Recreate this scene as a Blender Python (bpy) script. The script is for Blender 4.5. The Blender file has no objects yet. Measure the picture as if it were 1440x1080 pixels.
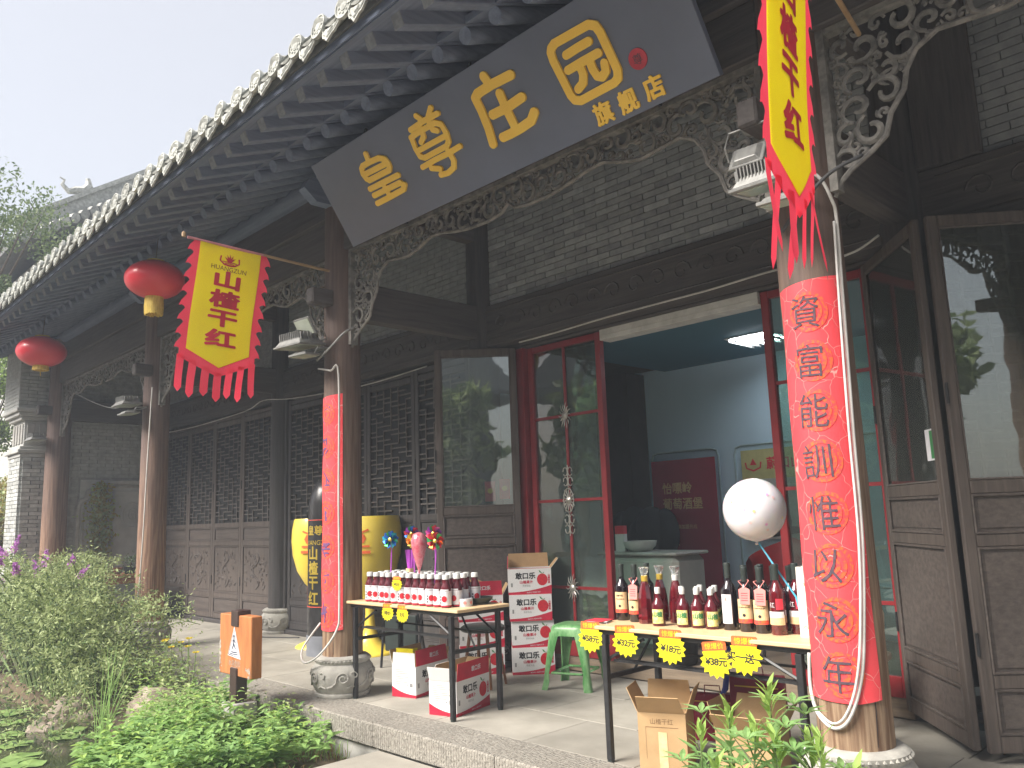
import bpy, bmesh, math, random
from math import sin, cos, pi, radians, atan2, sqrt, hypot
from mathutils import Vector, Matrix
R = random.Random(7)
SC = bpy.context.scene
COL = SC.collection
# ------------------------------------------------------------------ camera
cam_d = bpy.data.cameras.new('camera')
cam_d.sensor_width = 36.0
cam_d.lens = 36.0 * 1150 / 1440
cam_d.clip_start = 0.05
cam_d.clip_end = 1500
cam = bpy.data.objects.new('camera', cam_d)
COL.objects.link(cam)
rx = Vector((0.69148034, 0.7215667, -0.03458955))
ry = Vector((0.14012486, -0.08700204, 0.98630404))
rz = Vector((0.7086748, -0.68685671, -0.16126964))
cam.matrix_world = Matrix(((rx.x, ry.x, rz.x, 0), (rx.y, ry.y, rz.y, 0), (rx.z, ry.z, rz.z, 1.36), (0, 0, 0, 1)))
SC.camera = cam
# ------------------------------------------------------------------ sky and sun
SUN_EL, SUN_AZ = 43.0, 196.0          # the sun stands high in front of the shop, veiled by bright haze
w = bpy.data.worlds.new('World')
SC.world = w
w.use_nodes = True
nt = w.node_tree
bg = nt.nodes['Background']
sky = nt.nodes.new('ShaderNodeTexSky')
sky.sky_type = 'NISHITA'
sky.sun_disc = False
sky.sun_elevation = radians(SUN_EL)
sky.sun_rotation = radians(SUN_AZ)
sky.air_density = 1.0
sky.dust_density = 4.0
sky.ozone_density = 1.0
mixw = nt.nodes.new('ShaderNodeMixRGB')
mixw.inputs[0].default_value = 0.60
mixw.inputs[2].default_value = (3.4, 3.2, 3.0, 1)     # thin white overcast over the blue
nt.links.new(sky.outputs[0], mixw.inputs[1])
nt.links.new(mixw.outputs[0], bg.inputs[0])
bg.inputs[1].default_value = 0.114
sd = bpy.data.lights.new('sun', 'SUN')
sd.energy = 3.3
sd.angle = radians(30)
sd.color = (1.0, 0.955, 0.88)
sun = bpy.data.objects.new('sun', sd)
COL.objects.link(sun)
_a = radians(SUN_AZ)
_dir = Vector((sin(_a) * cos(radians(SUN_EL)), cos(_a) * cos(radians(SUN_EL)), sin(radians(SUN_EL))))
sun.rotation_euler = _dir.to_track_quat('Z', 'Y').to_euler()
SC.view_settings.view_transform = 'Standard'
SC.view_settings.look = 'None'
SC.view_settings.gamma = 1.0
SC.view_settings.use_curve_mapping = False
SC.view_settings.exposure = 1.42
SC.cycles.max_bounces = 8
SC.cycles.transparent_max_bounces = 16

# thin scattering volume added to imitate lens glare over the dark porch
def add_glare_veil():
    m = bpy.data.materials.new('glare_veil_volume'); m.use_nodes = True; t = m.node_tree; t.nodes.remove(t.nodes['Principled BSDF'])
    v = t.nodes.new('ShaderNodeVolumePrincipled'); v.inputs['Color'].default_value = (0.78, 0.87, 1.0, 1); v.inputs['Density'].default_value = 0.0055; v.inputs['Anisotropy'].default_value = 0.0
    t.links.new(v.outputs[0], t.nodes['Material Output'].inputs['Volume'])
    x0, x1, y0, y1, z0, z1 = -34, 18, -26, 22, -1.6, 13.5
    me = bpy.data.meshes.new('glare_veil'); me.from_pydata([(x0, y0, z0), (x1, y0, z0), (x1, y1, z0), (x0, y1, z0), (x0, y0, z1), (x1, y0, z1), (x1, y1, z1), (x0, y1, z1)], [], [(0, 3, 2, 1), (4, 5, 6, 7), (0, 1, 5, 4), (1, 2, 6, 5), (2, 3, 7, 6), (3, 0, 4, 7)])
    me.materials.append(m); o = bpy.data.objects.new('glare_veil', me); COL.objects.link(o); o['kind'] = 'stuff'
add_glare_veil()

# ------------------------------------------------------------------ materials
def N(t, typ, **kw):
    n = t.nodes.new(typ)
    for k, v in kw.items():
        if hasattr(n, k): setattr(n, k, v)
    return n
MATS = {}
def mat(name, c1, c2=None, rough=0.8, scale=6.0, stretch=(1, 1, 1), bump=0.15, metal=0.0, detail=6, contrast=(0.35, 0.65),
        spec=0.5, fine=0.0, fine_scale=120, trans=0.0, alpha=1.0, coat=0.0, rnd=0.0, ior=1.45, grime=0.0, dist=0.01, sub=0.0):
    m = bpy.data.materials.new(name)
    m.use_nodes = True
    t = m.node_tree
    b = t.nodes['Principled BSDF']
    c2 = c2 or tuple(x * 0.75 for x in c1)
    geo = N(t, 'ShaderNodeNewGeometry')
    mp = N(t, 'ShaderNodeMapping')
    mp.inputs['Scale'].default_value = stretch
    t.links.new(geo.outputs['Position'], mp.inputs[0])
    no = N(t, 'ShaderNodeTexNoise')
    no.inputs['Scale'].default_value = scale
    no.inputs['Detail'].default_value = detail
    no.inputs['Roughness'].default_value = 0.62
    t.links.new(mp.outputs[0], no.inputs['Vector'])
    rp = N(t, 'ShaderNodeMapRange')
    rp.inputs[1].default_value, rp.inputs[2].default_value = contrast
    t.links.new(no.outputs[0], rp.inputs[0])
    mx = N(t, 'ShaderNodeMixRGB')
    mx.inputs[1].default_value = (*c1, 1)
    mx.inputs[2].default_value = (*c2, 1)
    t.links.new(rp.outputs[0], mx.inputs[0])
    out = mx.outputs[0]
    if grime > 0:      # large irregular stains
        n2 = N(t, 'ShaderNodeTexNoise'); n2.inputs['Scale'].default_value = 1.3; n2.inputs['Detail'].default_value = 8
        t.links.new(geo.outputs['Position'], n2.inputs['Vector'])
        r2 = N(t, 'ShaderNodeMapRange'); r2.inputs[1].default_value = 0.42; r2.inputs[2].default_value = 0.7
        r2.inputs[3].default_value = 1.0; r2.inputs[4].default_value = 1.0 - grime
        t.links.new(n2.outputs[0], r2.inputs[0])
        mm = N(t, 'ShaderNodeMixRGB', blend_type='MULTIPLY'); mm.inputs[0].default_value = 1
        t.links.new(out, mm.inputs[1]); t.links.new(r2.outputs[0], mm.inputs[2]); out = mm.outputs[0]
    if rnd > 0:
        oi = N(t, 'ShaderNodeObjectInfo')
        r3 = N(t, 'ShaderNodeMapRange'); r3.inputs[3].default_value = 1 - rnd; r3.inputs[4].default_value = 1 + rnd
        t.links.new(oi.outputs['Random'], r3.inputs[0])
        mm = N(t, 'ShaderNodeMixRGB', blend_type='MULTIPLY'); mm.inputs[0].default_value = 1
        t.links.new(out, mm.inputs[1]); t.links.new(r3.outputs[0], mm.inputs[2]); out = mm.outputs[0]
    t.links.new(out, b.inputs['Base Color'])
    b.inputs['Roughness'].default_value = rough
    b.inputs['Metallic'].default_value = metal
    b.inputs['Specular IOR Level'].default_value = spec
    b.inputs['IOR'].default_value = ior
    b.inputs['Transmission Weight'].default_value = trans
    b.inputs['Coat Weight'].default_value = coat
    b.inputs['Subsurface Weight'].default_value = sub
    if bump > 0 or fine > 0:
        bp = N(t, 'ShaderNodeBump'); bp.inputs['Strength'].default_value = bump; bp.inputs['Distance'].default_value = dist
        t.links.new(no.outputs[0], bp.inputs['Height'])
        last = bp
        if fine > 0:
            n3 = N(t, 'ShaderNodeTexNoise'); n3.inputs['Scale'].default_value = fine_scale; n3.inputs['Detail'].default_value = 3
            t.links.new(geo.outputs['Position'], n3.inputs['Vector'])
            b3 = N(t, 'ShaderNodeBump'); b3.inputs['Strength'].default_value = fine; b3.inputs['Distance'].default_value = 0.004
            t.links.new(n3.outputs[0], b3.inputs['Height']); t.links.new(bp.outputs[0], b3.inputs['Normal'])
            last = b3
        t.links.new(last.outputs[0], b.inputs['Normal'])
    MATS[name] = m
    return m

def leafmat(name, c1, c2, tr=0.35, scale=9):
    m = mat(name, c1, c2, rough=0.55, scale=scale, bump=0.0, contrast=(0.3, 0.7), detail=3, spec=0.4)
    t = m.node_tree
    b = t.nodes['Principled BSDF']; o = t.nodes['Material Output']
    tl = N(t, 'ShaderNodeBsdfTranslucent'); ms = N(t, 'ShaderNodeMixShader'); ms.inputs[0].default_value = tr
    src = b.inputs['Base Color'].links[0].from_socket
    t.links.new(src, tl.inputs[0]); t.links.new(b.outputs[0], ms.inputs[1]); t.links.new(tl.outputs[0], ms.inputs[2])
    t.links.new(ms.outputs[0], o.inputs[0])
    return m

def glassmat(name, tint, refl=1.0, base=0.05, dust=0.06):
    """a thin pane: clear transmission, mirror reflection that grows at glancing angles, a little dust"""
    m = bpy.data.materials.new(name); m.use_nodes = True; t = m.node_tree
    t.nodes.remove(t.nodes['Principled BSDF']); o = t.nodes['Material Output']
    tr = N(t, 'ShaderNodeBsdfTransparent'); tr.inputs[0].default_value = (*tint, 1)
    gl = N(t, 'ShaderNodeBsdfGlossy'); gl.inputs['Roughness'].default_value = 0.015; gl.inputs[0].default_value = (refl, refl, refl, 1)
    fr = N(t, 'ShaderNodeFresnel'); fr.inputs[0].default_value = 1.5
    no = N(t, 'ShaderNodeTexNoise'); no.inputs['Scale'].default_value = 2.5
    bp = N(t, 'ShaderNodeBump'); bp.inputs['Strength'].default_value = 0.10; bp.inputs['Distance'].default_value = 0.02
    geo = N(t, 'ShaderNodeNewGeometry'); t.links.new(geo.outputs['Position'], no.inputs['Vector'])
    t.links.new(no.outputs[0], bp.inputs['Height']); t.links.new(bp.outputs[0], gl.inputs['Normal'])
    ad = N(t, 'ShaderNodeMath', operation='ADD'); ad.inputs[1].default_value = base; ad.use_clamp = True
    t.links.new(fr.outputs[0], ad.inputs[0])
    ms = N(t, 'ShaderNodeMixShader'); t.links.new(ad.outputs[0], ms.inputs[0]); t.links.new(tr.outputs[0], ms.inputs[1]); t.links.new(gl.outputs[0], ms.inputs[2])
    df = N(t, 'ShaderNodeBsdfDiffuse'); df.inputs[0].default_value = (0.35, 0.35, 0.33, 1)
    m2 = N(t, 'ShaderNodeMixShader'); m2.inputs[0].default_value = dust
    t.links.new(ms.outputs[0], m2.inputs[1]); t.links.new(df.outputs[0], m2.inputs[2]); t.links.new(m2.outputs[0], o.inputs[0])
    return m

GR = {'x': (1.0, 16, 16), 'y': (16, 1.0, 16), 'z': (16, 16, 1.0)}
def wood(name, axis, c1, c2, rough=0.75, bump=0.35, scale=2.2, **kw):
    return mat(name, c1, c2, rough=rough, scale=scale, stretch=GR[axis], bump=bump, detail=9, contrast=(0.3, 0.7), fine=0.12, **kw)

DK1, DK2 = (0.105, 0.092, 0.088), (0.055, 0.048, 0.048)
wood_x = wood('dark_timber_x', 'x', DK1, DK2)
wood_y = wood('dark_timber_y', 'y', DK1, DK2)
wood_z = wood('dark_timber_z', 'z', DK1, DK2)
eave_y = wood('glare_tinted_rafter_timber', 'y', (0.205, 0.245, 0.345), (0.135, 0.162, 0.235), rough=0.85)  # blued and lightened: veiling glare under the eave painted into the timber colour
eave_x = wood('glare_tinted_board_timber', 'x', (0.205, 0.245, 0.345), (0.135, 0.162, 0.235), rough=0.85)  # same glare blue put into the board colour
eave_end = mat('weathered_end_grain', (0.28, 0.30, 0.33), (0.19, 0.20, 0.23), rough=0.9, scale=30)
fretwood = mat('dusty_carved_timber', (0.26, 0.245, 0.225), (0.115, 0.11, 0.105), rough=0.85, scale=14, bump=0.4)
door_z = wood('door_timber_z', 'z', (0.130, 0.104, 0.090), (0.066, 0.053, 0.047), rough=0.62, grime=0.25)
door_x = wood('door_timber_x', 'x', (0.130, 0.106, 0.094), (0.066, 0.054, 0.049), rough=0.62, grime=0.25)
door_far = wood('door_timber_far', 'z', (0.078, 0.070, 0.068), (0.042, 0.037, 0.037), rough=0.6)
stone = mat('carved_grey_stone', (0.50, 0.485, 0.44), (0.32, 0.305, 0.28), rough=0.9, scale=9, bump=0.5, fine=0.5, grime=0.25)
kerbstone = None
paveflag = flag = mat('paving_slab_stone', (0.375, 0.35, 0.305), (0.30, 0.28, 0.24), rough=0.82, scale=3.2, bump=0.12, fine=0.25, grime=0.30, rnd=0.10)
joint = mat('paving_joint_mortar', (0.16, 0.15, 0.13), (0.10, 0.095, 0.085), rough=0.95, scale=25)
brickm = mat('grey_brick', (0.36, 0.375, 0.385), (0.27, 0.285, 0.30), rough=0.9, scale=12, bump=0.35, fine=0.3, rnd=0.24)
brickl = mat('pale_grey_brick', (0.46, 0.47, 0.455), (0.32, 0.33, 0.32), rough=0.9, scale=12, bump=0.35, fine=0.3, rnd=0.25)
mortar = mat('brick_mortar', (0.33, 0.335, 0.33), (0.24, 0.24, 0.235), rough=0.95, scale=20)
tilem = mat('weathered_roof_tile', (0.50, 0.51, 0.48), (0.26, 0.265, 0.245), rough=0.9, scale=14, bump=0.5, fine=0.4, rnd=0.15)
tiled = mat('roof_tile_underside', (0.17, 0.175, 0.175), (0.10, 0.105, 0.105), rough=0.9, scale=12)
plaster = mat('grey_plaster', (0.52, 0.52, 0.50), (0.40, 0.40, 0.385), rough=0.9, scale=3, grime=0.25)
soil = mat('garden_soil', (0.17, 0.125, 0.08), (0.09, 0.068, 0.045), rough=0.95, scale=8, bump=0.8, fine=0.6, fine_scale=60)
rockm = mat('garden_rock', (0.42, 0.35, 0.29), (0.20, 0.155, 0.125), rough=0.9, scale=5, bump=0.7, fine=0.5, dist=0.03)
concrete = mat('pale_concrete', (0.42, 0.41, 0.385), (0.32, 0.31, 0.29), rough=0.9, scale=9, fine=0.4)
red_cloth = leafmat('red_cloth', (0.92, 0.075, 0.13), (0.84, 0.055, 0.10), tr=0.45, scale=4)
yel_cloth = leafmat('yellow_cloth', (0.96, 0.86, 0.03), (0.93, 0.80, 0.025), tr=0.5, scale=4)
redprint = mat('red_print', (0.78, 0.04, 0.07), rough=0.6, bump=0)
darkprint = mat('black_print', (0.02, 0.02, 0.025), rough=0.6, bump=0)
inkmat = mat('black_ink', (0.06, 0.05, 0.07), (0.14, 0.07, 0.09), rough=0.8, scale=40, bump=0)
goldl = mat('golden_lettering', (0.96, 0.62, 0.085), (0.92, 0.57, 0.07), rough=0.5, bump=0.05)
signm = mat('glare_tinted_sign_lacquer', (0.118, 0.138, 0.205), (0.098, 0.116, 0.172), rough=0.40, scale=2, bump=0.02, spec=0.9)  # black board lifted to blue-grey, glare painted into its base colour
seal_red = mat('seal_red', (0.55, 0.05, 0.08), rough=0.5, bump=0)
white_pl = mat('white_plastic', (0.72, 0.72, 0.70), rough=0.45, bump=0)
cablew = mat('white_cable', (0.66, 0.64, 0.62), (0.5, 0.48, 0.46), rough=0.6, bump=0)
cabled = mat('dark_cable', (0.07, 0.07, 0.075), rough=0.6, bump=0)
alu = mat('grey_aluminium', (0.30, 0.30, 0.29), (0.21, 0.21, 0.205), rough=0.45, metal=0.35, scale=20, bump=0.05)
lampglass = mat('lamp_glass', (0.50, 0.54, 0.46), (0.42, 0.46, 0.38), rough=0.25, bump=0)
blackmetal = mat('black_powder_metal', (0.018, 0.018, 0.02), (0.03, 0.03, 0.032), rough=0.42, scale=30, bump=0.03)
tabletop_m = wood('table_laminate', 'x', (0.72, 0.53, 0.32), (0.62, 0.43, 0.24), rough=0.45, bump=0.03)
redframe = mat('red_painted_frame', (0.28, 0.020, 0.025), (0.21, 0.015, 0.019), rough=0.42, scale=6, bump=0.05)
carton_w = mat('white_carton', (0.74, 0.73, 0.73), (0.68, 0.67, 0.67), rough=0.6, scale=5, bump=0.04)
carton_b = mat('brown_cardboard', (0.50, 0.33, 0.17), (0.43, 0.28, 0.14), rough=0.8, scale=6, bump=0.06)
crimson = mat('crimson_print', (0.55, 0.015, 0.05), rough=0.5, bump=0)
fruitred = mat('hawthorn_red', (0.60, 0.02, 0.03), (0.45, 0.01, 0.03), rough=0.5, scale=60, bump=0)
leafprint = mat('leaf_print_green', (0.06, 0.25, 0.09), rough=0.6, bump=0)
greenpl = mat('green_stool_plastic', (0.23, 0.43, 0.20), (0.08, 0.24, 0.075), rough=0.34, scale=6, stretch=(3, 3, 1), bump=0.05, contrast=(0.35, 0.6), detail=3)
winem = mat('dark_wine_glass', (0.012, 0.006, 0.010), rough=0.06, bump=0, spec=0.7, coat=0.5)
juicem = mat('hawthorn_juice', (0.11, 0.008, 0.016), (0.075, 0.005, 0.012), rough=0.12, bump=0, coat=0.5)
redglass = mat('red_liqueur_glass', (0.14, 0.007, 0.013), (0.05, 0.002, 0.006), rough=0.05, bump=0, coat=1.0, scale=18)
clearglass = mat('clear_glass', (0.9, 0.92, 0.9), rough=0.03, bump=0, trans=0.85)
goldpl = mat('golden_foil', (0.80, 0.58, 0.10), rough=0.3, metal=0.6, bump=0)
capsule = mat('dark_capsule', (0.035, 0.045, 0.042), rough=0.4, bump=0)
creamlab = mat('cream_label', (0.78, 0.58, 0.33), (0.70, 0.46, 0.24), rough=0.6, scale=30, bump=0)
whitelab = mat('white_label', (0.75, 0.74, 0.78), rough=0.6, bump=0)
pinktag = mat('pink_tag', (0.80, 0.30, 0.27), (0.72, 0.24, 0.23), rough=0.7, bump=0)
yellab = mat('yellow_label', (0.75, 0.66, 0.10), (0.70, 0.70, 0.45), rough=0.6, scale=50, bump=0)
starm = mat('yellow_price_card', (0.88, 0.76, 0.01), rough=0.6, bump=0)
starred = mat('orange_red_header', (0.85, 0.16, 0.04), rough=0.6, bump=0)
golden = mat('golden_fibreglass', (0.88, 0.68, 0.10), (0.82, 0.62, 0.08), rough=0.38, scale=2, bump=0.03, coat=0.3)
paper_red = None
lanternm = mat('red_lantern_fabric', (0.80, 0.05, 0.075), (0.72, 0.04, 0.06), rough=0.36, scale=2, bump=0.0, coat=0.25)
tasselm = mat('gold_tassel', (0.85, 0.64, 0.14), (0.55, 0.38, 0.06), rough=0.6, scale=40, stretch=(3, 3, 0.3), bump=0.3)
greenleaf = leafmat('bright_leaf', (0.34, 0.52, 0.17), (0.22, 0.38, 0.11))
shrubleaf = leafmat('shrub_leaf', (0.50, 0.57, 0.27), (0.30, 0.38, 0.17))
darkleaf = leafmat('dark_leaf', (0.14, 0.20, 0.09), (0.08, 0.13, 0.06))
treeleaf = leafmat('tree_leaf', (0.22, 0.28, 0.12), (0.13, 0.18, 0.08))
plantleaf = leafmat('balsam_leaf', (0.30, 0.48, 0.18), (0.20, 0.36, 0.12), scale=14)
tipleaf = leafmat('fresh_tip_leaf', (0.42, 0.58, 0.16), (0.30, 0.46, 0.11), scale=14)
autumn = leafmat('autumn_leaf', (0.40, 0.36, 0.10), (0.30, 0.22, 0.06))
dryleaf = leafmat('dry_grass_blade', (0.40, 0.30, 0.14), (0.25, 0.17, 0.08))
purplef = leafmat('purple_flower', (0.66, 0.32, 0.68), (0.48, 0.18, 0.54))
yellowf = leafmat('yellow_flower', (0.75, 0.62, 0.05), (0.65, 0.5, 0.03))
lilyleaf = leafmat('lily_pad', (0.26, 0.38, 0.12), (0.16, 0.27, 0.08), tr=0.1)
bark = mat('bark', (0.14, 0.11, 0.085), (0.07, 0.055, 0.045), rough=0.9, scale=6, stretch=(4, 4, 1), bump=0.6)
stemm = mat('green_stem', (0.16, 0.26, 0.08), (0.12, 0.12, 0.06), rough=0.7, bump=0)
glass_old = glassmat('old_door_glass', (0.80, 0.88, 0.84), base=0.10, dust=0.05)
glass_red = glassmat('sliding_door_glass', (0.62, 0.80, 0.74), base=0.05, dust=0.07)
silver = mat('cast_silver_ornament', (0.62, 0.60, 0.55), (0.42, 0.40, 0.36), rough=0.35, metal=0.7, scale=40, bump=0.2)
blue_wall = mat('grey_blue_wall', (0.58, 0.74, 0.86), (0.54, 0.70, 0.82), rough=0.85, scale=2, bump=0.03)
teal_ceil = mat('teal_ceiling', (0.06, 0.17, 0.24), (0.055, 0.16, 0.22), rough=0.7, scale=2, bump=0.02)
maroon = mat('maroon_banner', (0.36, 0.03, 0.07), (0.30, 0.024, 0.055), rough=0.5, scale=3, bump=0.02)
bagred = mat('maroon_gift_bag', (0.24, 0.015, 0.04), rough=0.35, bump=0)

# printed red paper with orange roundels and pale crease lines, weathered on the pillars
def paper():
    m = mat('red_couplet_paper', (0.80, 0.07, 0.085), (0.74, 0.055, 0.07), rough=0.62, scale=3, bump=0)
    t = m.node_tree; b = t.nodes['Principled BSDF']
    src = b.inputs['Base Color'].links[0].from_socket
    geo = N(t, 'ShaderNodeNewGeometry')
    mp = N(t, 'ShaderNodeMapping'); mp.inputs['Scale'].default_value = (1.2, 1.2, 0.95)
    ns = N(t, 'ShaderNodeTexNoise'); ns.inputs['Scale'].default_value = 7
    t.links.new(geo.outputs['Position'], ns.inputs['Vector'])
    va = N(t, 'ShaderNodeVectorMath', operation='MULTIPLY_ADD'); va.inputs[1].default_value = (0.10, 0.10, 0.10)
    t.links.new(ns.outputs['Color'], va.inputs[0]); t.links.new(geo.outputs['Position'], va.inputs[2]); t.links.new(va.outputs[0], mp.inputs[0])
    vo = N(t, 'ShaderNodeTexVoronoi', feature='DISTANCE_TO_EDGE'); vo.inputs['Scale'].default_value = 9.5
    t.links.new(mp.outputs[0], vo.inputs['Vector'])
    r = N(t, 'ShaderNodeMapRange'); r.inputs[1].default_value = 0.003; r.inputs[2].default_value = 0.013; r.inputs[3].default_value = 1; r.inputs[4].default_value = 0
    t.links.new(vo.outputs['Distance'], r.inputs[0])
    mx = N(t, 'ShaderNodeMixRGB'); mx.inputs[2].default_value = (0.86, 0.40, 0.36, 1)
    mu = N(t, 'ShaderNodeMath', operation='MULTIPLY'); mu.inputs[1].default_value = 0.8
    t.links.new(r.outputs[0], mu.inputs[0]); t.links.new(mu.outputs[0], mx.inputs[0]); t.links.new(src, mx.inputs[1]); t.links.new(mx.outputs[0], b.inputs['Base Color'])
    bp = N(t, 'ShaderNodeBump'); bp.inputs['Strength'].default_value = 0.5; bp.inputs['Distance'].default_value = 0.004
    t.links.new(r.outputs[0], bp.inputs['Height']); t.links.new(bp.outputs[0], b.inputs['Normal'])
    return m
paper_red = paper()
def roundel():
    m = mat('orange_roundel_print', (0.84, 0.13, 0.035), (0.80, 0.06, 0.07), rough=0.62, scale=75, bump=0, contrast=(0.44, 0.56), detail=2)
    return m
roundel_m = roundel()

# chiselled kerb stone: fine parallel tool marks
def kerbmat():
    m = mat('chiselled_kerb_stone', (0.43, 0.40, 0.35), (0.25, 0.23, 0.20), rough=0.9, scale=45, bump=0.9, fine=0.9, fine_scale=90, grime=0.18, rnd=0.05)
    t = m.node_tree; b = t.nodes['Principled BSDF']
    geo = N(t, 'ShaderNodeNewGeometry')
    wv = N(t, 'ShaderNodeTexWave'); wv.inputs['Scale'].default_value = 13; wv.inputs['Distortion'].default_value = 2.2; wv.inputs['Detail'].default_value = 3
    wv.inputs['Detail Scale'].default_value = 3
    t.links.new(geo.outputs['Position'], wv.inputs['Vector'])
    bp = N(t, 'ShaderNodeBump'); bp.inputs['Strength'].default_value = 0.9; bp.inputs['Distance'].default_value = 0.008
    old = b.inputs['Normal'].links[0].from_socket
    t.links.new(wv.outputs['Fac'], bp.inputs['Height']); t.links.new(old, bp.inputs['Normal']); t.links.new(bp.outputs[0], b.inputs['Normal'])
    return m
kerbstone = kerbmat()
# pillar timber: dark above, sun-bleached bare wood towards the foot, long drying cracks
def pillarmat(bleach, up=(0.155, 0.105, 0.088)):
    m = wood('pillar_timber', 'z', up, tuple(x * .52 for x in up), rough=0.7, bump=0.5)
    t = m.node_tree; b = t.nodes['Principled BSDF']
    src = b.inputs['Base Color'].links[0].from_socket
    geo = N(t, 'ShaderNodeNewGeometry'); sp = N(t, 'ShaderNodeSeparateXYZ'); t.links.new(geo.outputs['Position'], sp.inputs[0])
    n1 = N(t, 'ShaderNodeTexNoise'); n1.inputs['Scale'].default_value = 2.2
    mp = N(t, 'ShaderNodeMapping'); mp.inputs['Scale'].default_value = (6, 6, 0.7); t.links.new(geo.outputs['Position'], mp.inputs[0]); t.links.new(mp.outputs[0], n1.inputs['Vector'])
    ad = N(t, 'ShaderNodeMath', operation='MULTIPLY_ADD'); ad.inputs[1].default_value = 1.8; t.links.new(n1.outputs[0], ad.inputs[0]); t.links.new(sp.outputs[2], ad.inputs[2])
    r = N(t, 'ShaderNodeMapRange'); r.inputs[1].default_value = 3.6; r.inputs[2].default_value = 1.1; r.inputs[3].default_value = 0; r.inputs[4].default_value = 1
    t.links.new(ad.outputs[0], r.inputs[0])
    wv = N(t, 'ShaderNodeTexNoise'); wv.inputs['Scale'].default_value = 5; wv.inputs['Detail'].default_value = 8
    mp2 = N(t, 'ShaderNodeMapping'); mp2.inputs['Scale'].default_value = (9, 9, 0.55); t.links.new(geo.outputs['Position'], mp2.inputs[0]); t.links.new(mp2.outputs[0], wv.inputs['Vector'])
    cr = N(t, 'ShaderNodeMapRange'); cr.inputs[1].default_value = 0.38; cr.inputs[2].default_value = 0.62; t.links.new(wv.outputs[0], cr.inputs[0])
    lt = N(t, 'ShaderNodeMixRGB'); lt.inputs[1].default_value = (*bleach, 1); lt.inputs[2].default_value = (bleach[0] * 0.45, bleach[1] * 0.36, bleach[2] * 0.32, 1)
    t.links.new(cr.outputs[0], lt.inputs[0])
    mx = N(t, 'ShaderNodeMixRGB'); t.links.new(r.outputs[0], mx.inputs[0]); t.links.new(src, mx.inputs[1]); t.links.new(lt.outputs[0], mx.inputs[2])
    t.links.new(mx.outputs[0], b.inputs['Base Color'])
    return m
pillar_m = pillarmat((0.34, 0.235, 0.15))
pillar_o = pillarmat((0.42, 0.26, 0.17), (0.185, 0.125, 0.108))
# pond water
def watermat():
    m = mat('pond_water', (0.035, 0.045, 0.025), (0.06, 0.065, 0.03), rough=0.08, scale=2, bump=0.08, spec=0.5, dist=0.02)
    return m
water_m = watermat()

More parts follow.
